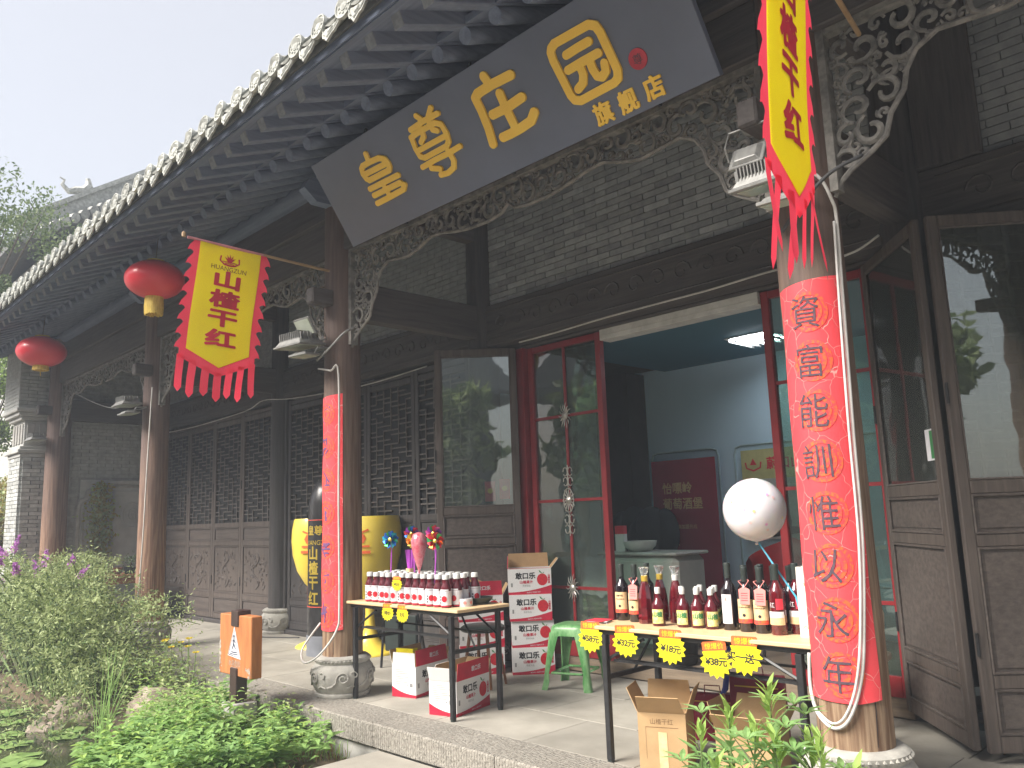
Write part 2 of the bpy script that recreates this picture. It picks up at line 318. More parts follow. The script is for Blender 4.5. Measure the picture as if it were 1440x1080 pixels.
# ------------------------------------------------------------------ mesh building
class M:
    def __init__(s): s.v = []; s.f = []; s.mi = []
    def add(s, vs, fs, mi=0, mtx=None):
        o = len(s.v)
        s.v += [tuple(mtx @ Vector(p)) if mtx else tuple(p) for p in vs]
        s.f += [tuple(i + o for i in f) for f in fs]; s.mi += [mi] * len(fs)
        return s
    def box(s, x0, x1, y0, y1, z0, z1, mi=0, mtx=None):
        if x0 > x1: x0, x1 = x1, x0
        if y0 > y1: y0, y1 = y1, y0
        if z0 > z1: z0, z1 = z1, z0
        return s.add([(x0, y0, z0), (x1, y0, z0), (x1, y1, z0), (x0, y1, z0), (x0, y0, z1), (x1, y0, z1), (x1, y1, z1), (x0, y1, z1)],
                     [(0, 3, 2, 1), (4, 5, 6, 7), (0, 1, 5, 4), (1, 2, 6, 5), (2, 3, 7, 6), (3, 0, 4, 7)], mi, mtx)
    def tube(s, pts, r, n=6, mi=0, cap=True, flat=1.0, up=None):
        pts = [Vector(p) for p in pts]
        rr = r if hasattr(r, '__len__') else [r] * len(pts)
        vs = []; prev = None
        for i, p in enumerate(pts):
            d = (pts[min(i + 1, len(pts) - 1)] - pts[max(i - 1, 0)])
            if d.length < 1e-9: d = Vector((0, 0, 1))
            d.normalize()
            if prev is None:
                a = Vector((0, 0, 1)) if abs(d.z) < 0.9 else Vector((1, 0, 0))
                if up: a = Vector(up)
                u = a.cross(d).normalized()
            else:
                u = (prev - d * prev.dot(d))
                u = u.normalized() if u.length > 1e-6 else d.orthogonal().normalized()
            prev = u; w_ = d.cross(u)
            for k in range(n):
                t = 2 * pi * k / n
                vs.append(p + u * cos(t) * rr[i] + w_ * sin(t) * rr[i] * flat)
        fs = []
        for i in range(len(pts) - 1):
            for k in range(n):
                a, b = i * n + k, i * n + (k + 1) % n
                fs.append((a, b, b + n, a + n))
        if cap:
            fs.append(tuple(range(n - 1, -1, -1))); fs.append(tuple((len(pts) - 1) * n + k for k in range(n)))
        return s.add(vs, fs, mi)
    def lathe(s, prof, n=20, c=(0, 0, 0), mi=0, mtx=None, sx=1, sy=1):
        vs = []
        for r, z in prof:
            for k in range(n):
                t = 2 * pi * k / n
                vs.append((c[0] + r * cos(t) * sx, c[1] + r * sin(t) * sy, c[2] + z))
        fs = []
        for i in range(len(prof) - 1):
            for k in range(n):
                a, b = i * n + k, i * n + (k + 1) % n
                fs.append((a, b, b + n, a + n))
        fs.append(tuple(range(n - 1, -1, -1))); fs.append(tuple((len(prof) - 1) * n + k for k in range(n)))
        return s.add(vs, fs, mi, mtx)
    def prism(s, poly, f0, f1, mi=0):
        """poly: 2D points; f0/f1 map (u,v) to the near and far face"""
        n = len(poly)
        vs = [f0(*p) for p in poly] + [f1(*p) for p in poly]
        fs = [tuple(range(n)), tuple(range(2 * n - 1, n - 1, -1))] + [(i, i + n, (i + 1) % n + n, (i + 1) % n) for i in range(n)]
        return s.add(vs, fs, mi)
    def mesh(s, name, mats, smooth=False, angle=40, bevel=0):
        me = bpy.data.meshes.new(name)
        me.from_pydata(s.v, [], s.f)
        if not isinstance(mats, (list, tuple)): mats = [mats]
        for m in mats: me.materials.append(m)
        if len(mats) > 1: me.polygons.foreach_set('material_index', s.mi)
        me.update()
        if bevel:
            bm = bmesh.new(); bm.from_mesh(me)
            bmesh.ops.remove_doubles(bm, verts=bm.verts, dist=1e-5)
            es = [e for e in bm.edges if len(e.link_faces) == 2 and e.calc_face_angle(0) > 0.6]
            bmesh.ops.bevel(bm, geom=es, offset=bevel, segments=1, affect='EDGES', profile=0.5, clamp_overlap=True)
            bm.to_mesh(me); bm.free()
        if smooth:
            me.polygons.foreach_set('use_smooth', [True] * len(me.polygons))
            me.set_sharp_from_angle(angle=radians(angle))
        return me
    def ob(s, name, mats, parent=None, smooth=False, angle=40, bevel=0, loc=None, **tags):
        o = bpy.data.objects.new(name, s.mesh(name, mats, smooth, angle, bevel))
        COL.objects.link(o)
        if parent: o.parent = parent
        if loc: o.location = loc
        for k, v in tags.items(): o[k] = v
        return o

def link(name, me, parent=None, loc=(0, 0, 0), rot=(0, 0, 0), scale=None, **tags):
    o = bpy.data.objects.new(name, me); COL.objects.link(o)
    if parent: o.parent = parent
    o.location = loc; o.rotation_euler = rot
    if scale: o.scale = scale
    for k, v in tags.items(): o[k] = v
    return o
def thing(name, label, cat, loc=(0, 0, 0), rot=0.0, group=None):
    o = bpy.data.objects.new(name, None); COL.objects.link(o)
    o.empty_display_size = 0.1
    o.location = loc; o.rotation_euler = (0, 0, rot) if not hasattr(rot, '__len__') else rot
    o['label'] = label; o['category'] = cat
    if group: o['group'] = group
    return o
def kids(o): return [c for c in ALLCH.get(o.name, [])]
def dup(root, loc, rot=None, label=None, group=None):
    r = root.copy(); COL.objects.link(r); r.location = loc
    if rot is not None: r.rotation_euler = (0, 0, rot) if not hasattr(rot, '__len__') else rot
    if label: r['label'] = label
    if group: r['group'] = group
    def rec(src, dst):
        for ch in list(src.children):
            c = ch.copy(); COL.objects.link(c); c.parent = dst
            c.matrix_parent_inverse = ch.matrix_parent_inverse.copy()
            rec(ch, c)
    rec(root, r)
    return r
def struct(name, m, mats, **kw):
    return m.ob(name, mats, kind='structure', **kw)

# ---- flat shapes laid on any surface
TXT = {}
def text2d(body, size=1.0, off=0.0, space=1.0):
    """letters as flat polygons, centred on the origin"""
    key = (body, size, off, space)
    if key in TXT: return TXT[key]
    cu = bpy.data.curves.new('t', 'FONT'); cu.body = body; cu.size = size; cu.offset = off; cu.space_character = space
    cu.resolution_u = 3; cu.offset = 0
    o = bpy.data.objects.new('t', cu); COL.objects.link(o)
    dg = bpy.context.evaluated_depsgraph_get()
    me = o.evaluated_get(dg).to_mesh()
    vs = [(v.co.x, v.co.y) for v in me.vertices]; fs = [tuple(p.vertices) for p in me.polygons]
    o.evaluated_get(dg).to_mesh_clear()
    bpy.data.objects.remove(o); bpy.data.curves.remove(cu)
    if vs:
        cx = (min(v[0] for v in vs) + max(v[0] for v in vs)) / 2; cy = (min(v[1] for v in vs) + max(v[1] for v in vs)) / 2
        vs = [(a - cx, b - cy) for a, b in vs]
    if off >= size * .018: vs, fs = embolden(vs, fs, off, max(size / 46, off * .7))
    TXT[key] = (vs, fs)
    return vs, fs
def lay(name, shapes, mapf, mt, parent=None, step=None, thick=0.0, smooth=False, **tags):
    """shapes: list of (verts2d, faces). mapf(u, v, h) -> 3D. step: cut grid so that the sheet can bend"""
    bm = bmesh.new()
    for vs, fs in shapes:
        bv = [bm.verts.new((x, y, 0)) for x, y in vs]
        for f in fs:
            try: bm.faces.new([bv[i] for i in f])
            except ValueError: pass
    if step:
        xs = [v.co.x for v in bm.verts]; ys = [v.co.y for v in bm.verts]
        if not hasattr(step, '__len__'): step = (step, step)
        for ax, (lo, hi), st in ((0, (min(xs), max(xs)), step[0]), (1, (min(ys), max(ys)), step[1])):
            if not st: continue
            k = math.floor(lo / st) + 1
            while k * st < hi:
                co = [0, 0, 0]; co[ax] = k * st + 1e-5; no = [0, 0, 0]; no[ax] = 1
                bmesh.ops.bisect_plane(bm, geom=bm.verts[:] + bm.edges[:] + bm.faces[:], plane_co=co, plane_no=no, dist=1e-7)
                k += 1
    bmesh.ops.recalc_face_normals(bm, faces=bm.faces[:])
    if bm.faces and sum(f.normal.z * f.calc_area() for f in bm.faces) < 0:
        bmesh.ops.reverse_faces(bm, faces=bm.faces[:])
    if thick:
        ret = bmesh.ops.extrude_face_region(bm, geom=bm.faces[:])
        for g in ret['geom']:
            if isinstance(g, bmesh.types.BMVert): g.co.z += thick
    for v in bm.verts: v.co = Vector(mapf(v.co.x, v.co.y, v.co.z))
    me = bpy.data.meshes.new(name); bm.to_mesh(me); bm.free()
    me.materials.append(mt)
    if smooth:
        me.polygons.foreach_set('use_smooth', [True] * len(me.polygons)); me.set_sharp_from_angle(angle=radians(45))
    return link(name, me, parent, **tags)
def shift(sh, dx, dy, s=1.0, a=0.0):
    ca, sa = cos(a) * s, sin(a) * s
    return ([(x * ca - y * sa + dx, x * sa + y * ca + dy) for x, y in sh[0]], sh[1])
def poly(pts): return (list(pts), [tuple(range(len(pts)))])
def circ(cx, cy, r, n=20, ry_=None): return poly([(cx + r * cos(2 * pi * k / n), cy + (ry_ or r) * sin(2 * pi * k / n)) for k in range(n)])
def rect(x0, x1, y0, y1): return poly([(x0, y0), (x1, y0), (x1, y1), (x0, y1)])
def rrect(x0, x1, y0, y1, r, n=4):
    p = []
    for cx, cy, a in ((x1 - r, y1 - r, 0), (x0 + r, y1 - r, pi / 2), (x0 + r, y0 + r, pi), (x1 - r, y0 + r, 1.5 * pi)):
        p += [(cx + r * cos(a + pi / 2 * k / n), cy + r * sin(a + pi / 2 * k / n)) for k in range(n + 1)]
    return poly(p)
def ribbon(pts, w_):
    """a stroke as a band with round ends; w_ = width or list"""
    n = len(pts); ws = w_ if hasattr(w_, '__len__') else [w_] * n
    L, Rr = [], []
    for i, (x, y) in enumerate(pts):
        a = pts[max(i - 1, 0)]; b = pts[min(i + 1, n - 1)]
        dx, dy = b[0] - a[0], b[1] - a[1]; l = hypot(dx, dy) or 1e-6
        nx, ny = -dy / l * ws[i] / 2, dx / l * ws[i] / 2
        L.append((x + nx, y + ny)); Rr.append((x - nx, y - ny))
    vs = L + Rr
    return (vs, [(i, i + 1, n + i + 1, n + i) for i in range(n - 1)])
def blobs(strokes, w_, cell, fill=()):
    """strokes merged into one smooth-edged outline (marching squares on the distance field)"""
    segs = []
    for s_ in strokes:
        ww = s_[1] if isinstance(s_, tuple) and hasattr(s_[0], '__len__') and isinstance(s_[1], float) else w_
        pts = s_[0] if isinstance(s_, tuple) else s_
        for a, b in zip(pts[:-1], pts[1:]): segs.append((a, b, ww / 2))
    xs = [p[0] for s_ in segs for p in s_[:2]]; ys = [p[1] for s_ in segs for p in s_[:2]]
    x0, x1, y0, y1 = min(xs) - w_, max(xs) + w_, min(ys) - w_, max(ys) + w_
    nx, ny = int((x1 - x0) / cell) + 2, int((y1 - y0) / cell) + 2
    F = [[-1e9] * (nx + 1) for _ in range(ny + 1)]
    for (ax, ay), (bx, by), r in segs:
        dx, dy = bx - ax, by - ay; L2 = dx * dx + dy * dy or 1e-12
        i0 = max(0, int((min(ax, bx) - r * 2 - x0) / cell)); i1 = min(nx, int((max(ax, bx) + r * 2 - x0) / cell) + 1)
        j0 = max(0, int((min(ay, by) - r * 2 - y0) / cell)); j1 = min(ny, int((max(ay, by) + r * 2 - y0) / cell) + 1)
        for j in range(j0, j1 + 1):
            for i in range(i0, i1 + 1):
                px, py = x0 + i * cell, y0 + j * cell
                t = max(0, min(1, ((px - ax) * dx + (py - ay) * dy) / L2))
                d = r - hypot(px - ax - t * dx, py - ay - t * dy)
                if d > F[j][i]: F[j][i] = d
    for pl in fill:
        ax, bx = min(p[0] for p in pl), max(p[0] for p in pl); ay, by = min(p[1] for p in pl), max(p[1] for p in pl)
        for j in range(max(0, int((ay - y0) / cell)), min(ny, int((by - y0) / cell) + 1) + 1):
            for i in range(max(0, int((ax - x0) / cell)), min(nx, int((bx - x0) / cell) + 1) + 1):
                px, py = x0 + i * cell, y0 + j * cell; s_ = None; ok = True
                for (p, q) in zip(pl, pl[1:] + pl[:1]):
                    cr_ = (q[0] - p[0]) * (py - p[1]) - (q[1] - p[1]) * (px - p[0])
                    if abs(cr_) < 1e-12: continue
                    if s_ is None: s_ = cr_ > 0
                    elif (cr_ > 0) != s_: ok = False; break
                if ok: F[j][i] = max(F[j][i], cell * .6)
    vs, fs, idx = [], [], {}
    def vid(k, p):
        if k not in idx: idx[k] = len(vs); vs.append(p)
        return idx[k]
    for j in range(ny):
        for i in range(nx):
            cs = [(i, j), (i + 1, j), (i + 1, j + 1), (i, j + 1)]
            vals = [max(F[b][a], -cell) for a, b in cs]
            if max(vals) <= 0: continue
            pl = []
            for k in range(4):
                (a, b), (c_, d_) = cs[k], cs[(k + 1) % 4]; va, vb = vals[k], vals[(k + 1) % 4]
                if va > 0: pl.append(vid((a, b), (x0 + a * cell, y0 + b * cell)))
                if (va > 0) != (vb > 0):
                    t = va / (va - vb); key = ((a, b), (c_, d_)) if (a, b) < (c_, d_) else ((c_, d_), (a, b))
                    pl.append(vid(key, (x0 + (a + (c_ - a) * t) * cell, y0 + (b + (d_ - b) * t) * cell)))
            if len(set(pl)) >= 3: fs.append(tuple(pl))
    return (vs, fs)
def embolden(vs, fs, off, cell):
    ed = {}
    for f in fs:
        for a, b in zip(f, f[1:] + f[:1]):
            k = tuple(sorted((a, b))); ed[k] = ed.get(k, 0) + 1
    segs = [[vs[a], vs[b]] for (a, b), c in ed.items() if c == 1]
    return blobs(segs, off * 2, cell, [[vs[i] for i in f] for f in fs])
def plane_map(o, u, v, flip=1):
    o, u, v = Vector(o), Vector(u).normalized(), Vector(v).normalized(); n = u.cross(v) * flip
    return lambda a, b, h=0.0: o + u * a + v * b + n * h
ORD = ['first', 'second', 'third', 'fourth', 'fifth', 'sixth', 'seventh', 'eighth', 'ninth', 'tenth', 'eleventh', 'twelfth', 'thirteenth', 'fourteenth', 'fifteenth']
# ------------------------------------------------------------------ ground, pond, paving
CX = [2.40, -1.757, -5.995, -10.20, -14.22]     # pillars along the porch
CF = [2.27, -1.85, -5.97, -10.05, -14.17]       # posts of the door wall
YC, YF = 3.78, 5.4                              # pillar line, door wall line
import mathutils
def nz(x, y, s=1.0, seed=0): return mathutils.noise.noise((x * s + seed, y * s - seed, seed * 1.7))
def gz(x, y):
    if y > 3.3: return -0.30
    if x > -4.9 + 0.5 * max(0, 2.6 - y) * 0: return -0.20
    z = -0.22 + 0.05 * nz(x, y, 1.7, 3)
    d = ((x + 8.9) / 2.6) ** 2 + ((y - 1.60) / 1.15) ** 2
    if d < 1.25: z -= 0.42 * min(1, (1.25 - d) / 0.4)
    return z
m = M()
xs = [-900, -300, -90, -45, -28, -20] + [-16 + 0.16 * i for i in range(74)] + [-4.0, 0, 4, 12, 40, 120, 400, 900]
ys = [-900, -300, -90, -40, -18, -8, -4, -2] + [-1 + 0.14 * i for i in range(32)] + [3.42, 8, 14, 30, 90, 300, 900]
xs = sorted(set(xs)); ys = sorted(set(ys)); nx = len(xs)
m.add([(x, y, gz(x, y) if (-16 < x < 5 and -1 < y < 3.5) else -0.22) for y in ys for x in xs],
      [(j * nx + i, j * nx + i + 1, (j + 1) * nx + i + 1, (j + 1) * nx + i) for j in range(len(ys) - 1) for i in range(nx - 1)])
struct('ground', m, soil, smooth=True)
m = M()
pts = [(-8.9 + 3.0 * cos(t) , 1.60 + 1.36 * sin(t), -0.44) for t in [2 * pi * k / 40 for k in range(40)]]
m.add(pts, [tuple(range(40))]); struct('pond', m, water_m)
# front path slabs, raised just above the soil
fp = thing('front_path', 'x', 'path'); [fp.__delitem__(k) for k in ('label', 'category')]; fp['kind'] = 'structure'
for i in range(5):
    for j in range(7):
        x0 = -4.86 + i * 0.98; y1 = 3.345 - j * 0.66
        mm = M().box(x0, x0 + 0.97, y1 - 0.652, y1, -0.23, -0.15 + R.uniform(-.003, .003)); mm.ob('paving_slab', flag, fp, bevel=0.006)
cy = thing('courtyard_paving', 'x', 'paving'); [cy.__delitem__(k) for k in ('label', 'category')]; cy['kind'] = 'structure'
M().box(-4.88, 16, -12, -1.30, -.23, -.160).ob('paved_area', flag, cy); M().box(-30, -4.89, -12, -.9, -.23, -.165).ob('paved_area', flag, cy); M().box(.06, 16, -1.29, 3.34, -.23, -.165).ob('paved_area', flag, cy)
# porch platform: slabs, mortar bed, kerb stones
pf = thing('porch_floor', 'x', 'floor'); [pf.__delitem__(k) for k in ('label', 'category')]; pf['kind'] = 'structure'
M().box(-14.6, 2.8, 3.42, 5.78, -0.25, -0.006).ob('mortar_bed', joint, pf)
x = -14.55; i = 0
rows = [(3.708, 4.33), (4.336, 4.96), (4.966, 5.60)]
for (y0, y1) in rows:
    x = -14.55 + R.uniform(0, 0.5)
    xx = -14.55
    while xx < 2.7:
        wd = R.choice([0.78, 0.86, 0.95]) if xx > -14.5 else x + 14.9
        M().box(xx, min(xx + wd, 2.75) - 0.006, y0, y1, -0.04, R.uniform(-0.0015, 0.0015)).ob('paving_slab', flag, pf, bevel=0.003)
        xx += wd
xx = -14.6
while xx < 2.7:
    wd = R.uniform(1.15, 1.55)
    mm = M().box(xx, xx + wd - 0.008, 3.36, 3.70, -0.155, R.uniform(0.001, 0.005)); mm.ob('kerb_stone', kerbstone, pf, bevel=0.009)
    xx += wd
M().box(-14.6, 2.8, 3.40, 3.69, -0.6, -0.157).ob('footing', concrete, pf)

# ------------------------------------------------------------------ the timber hall
hall = thing('timber_hall', 'long dark timber shop hall with grey tiled eave, pillared porch and folding lattice doors', 'building')
# pillars with drum bases
def base_mesh(r):
    b = M()
    prof = [(r * .86, 0.0), (r * .90, .012), (r * .90, .03), (r * .84, .038), (r * .92, .06), (r * 1.0, .11), (r * 1.03, .16), (r * 1.0, .215), (r * .90, .25),
            (r * .87, .257), (r * .90, .265), (r * .90, .295), (r * .86, .303), (r * .80, .312), (r * .2, .315)]
    b.lathe(prof, 40)
    for k in range(44):                       # ring of beads
        t = 2 * pi * k / 44
        b.add([(p[0] * .011 + r * .905 * cos(t), p[1] * .011 + r * .905 * sin(t), p[2] * .013 + .281) for p in [(1, 0, 0), (-1, 0, 0), (0, 1, 0), (0, -1, 0), (0, 0, 1), (0, 0, -1)]],
              [(0, 2, 4), (2, 1, 4), (1, 3, 4), (3, 0, 4), (2, 0, 5), (1, 2, 5), (3, 1, 5), (0, 3, 5)])
    for k in range(6):                        # carved cloud scrolls round the drum
        t0 = 2 * pi * k / 6
        def P(u, v, h=0.004):
            a = t0 + u / r; rr_ = r * (1.03 - 2.2 * ((v - .16) / .30) ** 2 * .45) + h
            return (rr_ * cos(a), rr_ * sin(a), v)
        sp = [(0.052 * (1 - s / 15 * .75) * cos(s * .62), .158 + 0.05 * (1 - s / 15 * .75) * sin(s * .62)) for s in range(16)]
        b.tube([P(u, v) for u, v in [(-0.13, .09), (-.09, .10), (-.055, .13)] + [(u * -1, v) for u, v in sp]], 0.0075, 5)
        b.tube([P(u, v) for u, v in [(0.06, .20), (.09, .205), (.11, .185), (.105, .165), (.09, .165)]], 0.006, 5)
        b.tube([P(u, v) for u, v in [(0.03, .085), (.07, .10), (.11, .085)]], 0.006, 5)
    return b.mesh('stone_base', stone, smooth=True, angle=50)
BM = base_mesh(0.245)
def pillar(x, y, r, top, mtl, z0=0.31):
    m = M(); n = 28; prof = []
    K = 14
    for k in range(K + 1):
        z = z0 + (top - z0) * k / K
        prof.append((r * (1.03 - 0.08 * k / K + 0.008 * sin(k * 2.1 + x)), z))
    m.lathe(prof, n)
    # a drying crack as a real groove
    o = m.ob('pillar', mtl, hall, smooth=True, angle=60, loc=(x, y, 0))
    cm = M()
    for a0 in (R.uniform(-2.6, -2.2), R.uniform(-1.2, -0.4)):
        pts = [((r * (1.03 - .08 * k / 10) + .0005) * cos(a0 + .05 * sin(k)), (r * (1.03 - .08 * k / 10) + .0005) * sin(a0 + .05 * sin(k)), z0 + 0.02 + (1.4) * k / 10) for k in range(11)]
        cm.tube(pts, [.001 + .003 * sin(pi * k / 10) for k in range(11)], 4, flat=1)
    cm.ob('drying_crack', darkprint, o)
    if not (abs(y - YF) < .1 and -2.5 < x < -1): link('stone_base', BM, o, (0, 0, 0), (0, 0, R.uniform(0, 1)))
    return o
PIL = {}
for i, x in enumerate(CX):
    PIL[i] = pillar(x, YC, 0.158 if i != 4 else .175, 4.42, pillar_o if i >= 3 else pillar_m)
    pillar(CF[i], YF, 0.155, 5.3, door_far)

# beams
def beam(name, x0, x1, y0, y1, z0, z1, mtl, bevel=0.008, parent=None): return M().box(x0, x1, y0, y1, z0, z1).ob(name, mtl, parent or hall, bevel=bevel)
for a, b in zip(CX[1:] + [None], CX[:-1] + [None]):
    if a is None: continue
    x0, x1 = a + 0.135, b - 0.135
    kk = CX.index(a); xf0, xf1 = CF[kk] + .1, CF[kk - 1] - .1
    beam('architrave', x0, x1, YC - 0.075, YC + 0.075, 3.70, 4.02, wood_x)
    beam('plate', x0 - .05, x1 + .05, YC - 0.12, YC + 0.12, 4.022, 4.10, wood_x)
    beam('cushion_board', x0, x1, YC - 0.03, YC + 0.03, 4.10, 4.36, wood_x)
    beam('door_head_beam', xf0, xf1, YF - 0.07, YF + 0.07, 3.03, 3.44, wood_x)
    # carving on the head beam
    cm = M()
    for k in range(16):
        cx = x0 + 0.25 + k * (x1 - x0 - .5) / 15; cz = 3.235; s = 1 if k % 2 else -1
        cm.tube([(cx + s * .09 * (1 - t / 12 * .8) * cos(t * .6), YF - .074, cz + .09 * (1 - t / 12 * .8) * sin(t * .6)) for t in range(12)], .009, 4)
    cm.tube([(x0, YF - .074, 3.09), (x1, YF - .074, 3.09)], .008, 4); cm.tube([(x0, YF - .074, 3.38), (x1, YF - .074, 3.38)], .008, 4)
    cm.ob('beam_carving', wood_x, hall)
    beam('upper_wall_plate', xf0, xf1, YF - 0.06, YF + 0.06, 4.86, 5.02, wood_x)
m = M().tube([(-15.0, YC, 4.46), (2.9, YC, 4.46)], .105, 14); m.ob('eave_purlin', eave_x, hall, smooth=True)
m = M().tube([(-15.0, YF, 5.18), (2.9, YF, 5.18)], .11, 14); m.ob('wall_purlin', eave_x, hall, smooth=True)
for x in CF:
    beam('tie_beam', x - .07, x + .07, YC + .12, YF - .10, 3.12, 3.45, wood_y)
    beam('upper_tie_beam', x - .06, x + .06, YC + .12, YF - .10, 4.12, 4.42, wood_y)
    beam('beam_end', x - .055, x + .055, YC - .34, YC - .13, 3.20, 3.34, wood_y, .012)
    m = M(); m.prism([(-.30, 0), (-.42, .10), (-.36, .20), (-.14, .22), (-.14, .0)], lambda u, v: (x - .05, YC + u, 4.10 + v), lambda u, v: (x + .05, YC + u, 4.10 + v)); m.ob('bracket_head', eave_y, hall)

# rafters. eave line: y 2.3, z 4.2
NR, X0R, PITCH = 68, -15.30, 0.2648
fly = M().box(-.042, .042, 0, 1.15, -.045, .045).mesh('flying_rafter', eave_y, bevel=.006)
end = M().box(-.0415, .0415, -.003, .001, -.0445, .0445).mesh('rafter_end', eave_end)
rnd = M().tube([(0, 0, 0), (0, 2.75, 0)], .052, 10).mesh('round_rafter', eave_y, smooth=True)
SL = radians(22.5)
for k in range(NR):
    x = X0R + k * PITCH
    o = link('flying_rafter', fly, hall, (x, 2.49, 4.115), (SL, 0, 0)); link('rafter_end', end, o, (0, 0, 0))
    link('round_rafter', rnd, hall, (x + .0, 2.99, 4.225), (radians(24.5), 0, 0))
XA, XB = X0R - .3, X0R + NR * PITCH + .1
def slab(name, y0, z0, y1, z1, t, mtl, x0=XA, x1=XB):
    m = M(); m.add([(x0, y0, z0), (x1, y0, z0), (x1, y1, z1), (x0, y1, z1), (x0, y0, z0 + t), (x1, y0, z0 + t), (x1, y1, z1 + t), (x0, y1, z1 + t)],
                   [(0, 3, 2, 1), (4, 5, 6, 7), (0, 1, 5, 4), (1, 2, 6, 5), (2, 3, 7, 6), (3, 0, 4, 7)]); return m.ob(name, mtl, hall)
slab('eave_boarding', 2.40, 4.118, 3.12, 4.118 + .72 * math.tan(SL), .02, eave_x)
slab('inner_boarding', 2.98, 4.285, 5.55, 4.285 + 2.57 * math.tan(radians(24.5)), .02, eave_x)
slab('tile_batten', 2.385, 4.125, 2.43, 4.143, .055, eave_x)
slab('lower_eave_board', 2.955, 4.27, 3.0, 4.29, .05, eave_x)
# roof with tile rows
roof = slab('roof', 2.36, 4.165, 6.6, 4.165 + 4.24 * math.tan(radians(25)), .05, tiled)
slab('rear_roof', 6.6, 6.142, 11.0, 4.10, .05, tiled)
M().box(-14.6, 2.8, 8.3, 8.42, -.1, 5.3).ob('rear_wall', plaster, hall)
for gx in (-14.62, 2.75): M().prism([(5.45, 0), (8.3, 0), (8.3, 5.3), (6.6, 6.1), (5.45, 5.6)], lambda u, v: (gx, u, v), lambda u, v: (gx + .10, u, v)).ob('gable_wall', plaster, hall)
TP = 0.2648
cap = M(); cap.lathe([(.076, 0), (.076, .022), (.067, .022), (.065, .016), (.030, .016), (.028, .020), (.012, .024), (.001, .026)], 20)
for k in range(8):
    t = 2 * pi * k / 8; cap.lathe([(.008, .016), (.008, .021), (.001, .023)], 5, c=(.043 * cos(t), .043 * sin(t), 0))
cap = cap.mesh('tile_end_disc', tilem, smooth=True)
# drip tile: curved shallow trough with a leaf-shaped hanging lip
dr = M(); NP = 10; prof = []
for k in range(NP + 1):
    u = -0.098 + 0.196 * k / NP; c_ = (abs(u) / .098); top = .030 * c_ ** 2
    bot = -0.100 * (1 - c_ ** 1.5) - .010 * cos(c_ * pi * 3)
    prof.append((u, top, min(bot, top - .012)))
for k in range(NP):
    (u0, t0, b0), (u1, t1, b1) = prof[k], prof[k + 1]
    for yy in (0, .014): pass
    dr.add([(u0, 0, t0), (u1, 0, t1), (u1, 0, b1), (u0, 0, b0), (u0, .014, t0), (u1, .014, t1), (u1, .014, b1), (u0, .014, b0)],
           [(3, 2, 1, 0), (4, 5, 6, 7), (0, 1, 5, 4), (2, 3, 7, 6)])
dr.tube([(p[0] * .86, -.003, p[2] * .80 + .006) for p in prof], .005, 4)
dr.tube([(-.03, -.003, -.012), (-.012, -.003, -.035), (0, -.003, -.05), (.012, -.003, -.035), (.03, -.003, -.012)], .005, 4)
dr = dr.mesh('drip_tile', tilem)
row = M()
for q in range(12):      # overlapping barrel tiles up the slope
    y0 = q * .36; r0, r1 = .066, .060
    for yy, rr_ in ((y0, r0),): pass
    n = 8; vs = []
    for yy, rr_, dz in ((y0, r0, .006), (y0 + .36, r1, 0)):
        for k in range(n + 1):
            t = pi * k / n; vs.append((rr_ * cos(t), yy, rr_ * sin(t) + dz))
    row.add(vs, [(k, k + 1, k + n + 2, k + n + 1) for k in range(n)]); row.add([vs[k] for k in range(n + 1)], [tuple(range(n + 1))])
row = row.mesh('barrel_tiles', tilem, smooth=True)
trough = M()
for q in range(24):
    y0 = q * .18; n = 6; vs = []
    for yy, dz in ((y0, .012), (y0 + .18, 0)):
        for k in range(n + 1):
            u = -.085 + .17 * k / n; vs.append((u, yy, .035 * (u / .085) ** 2 + dz))
    trough.add(vs, [(k, k + 1, k + n + 2, k + n + 1) for k in range(n)]); trough.add([vs[k] for k in range(n + 1)] + [(vs[n][0], vs[n][1], vs[n][2] - .015), (vs[0][0], vs[0][1], vs[0][2] - .015)], [tuple(range(n + 3))])
trough = trough.mesh('trough_tiles', tilem)
RS = radians(25)
for k in range(NR):
    x = -3.5 - 0.2648 * 44.5 + k * TP
    o = link('tile_row', row, roof, (x, 2.31, 4.225), (RS, 0, 0))
    jx, jz, jr = R.uniform(-.006, .006), R.uniform(-.006, .006), R.uniform(-.08, .08)
    link('tile_end_disc', cap, roof, (x + jx, 2.312, 4.243 + jz), (radians(90) - .12 + jr * .5, 0, jr))
    link('drip_tile', dr, roof, (x + TP / 2 + jx, 2.298, 4.183 + jz), (-.25 + jr, jr * .6, 0))
    link('trough_row', trough, roof, (x + TP / 2, 2.31, 4.185), (RS, 0, 0))

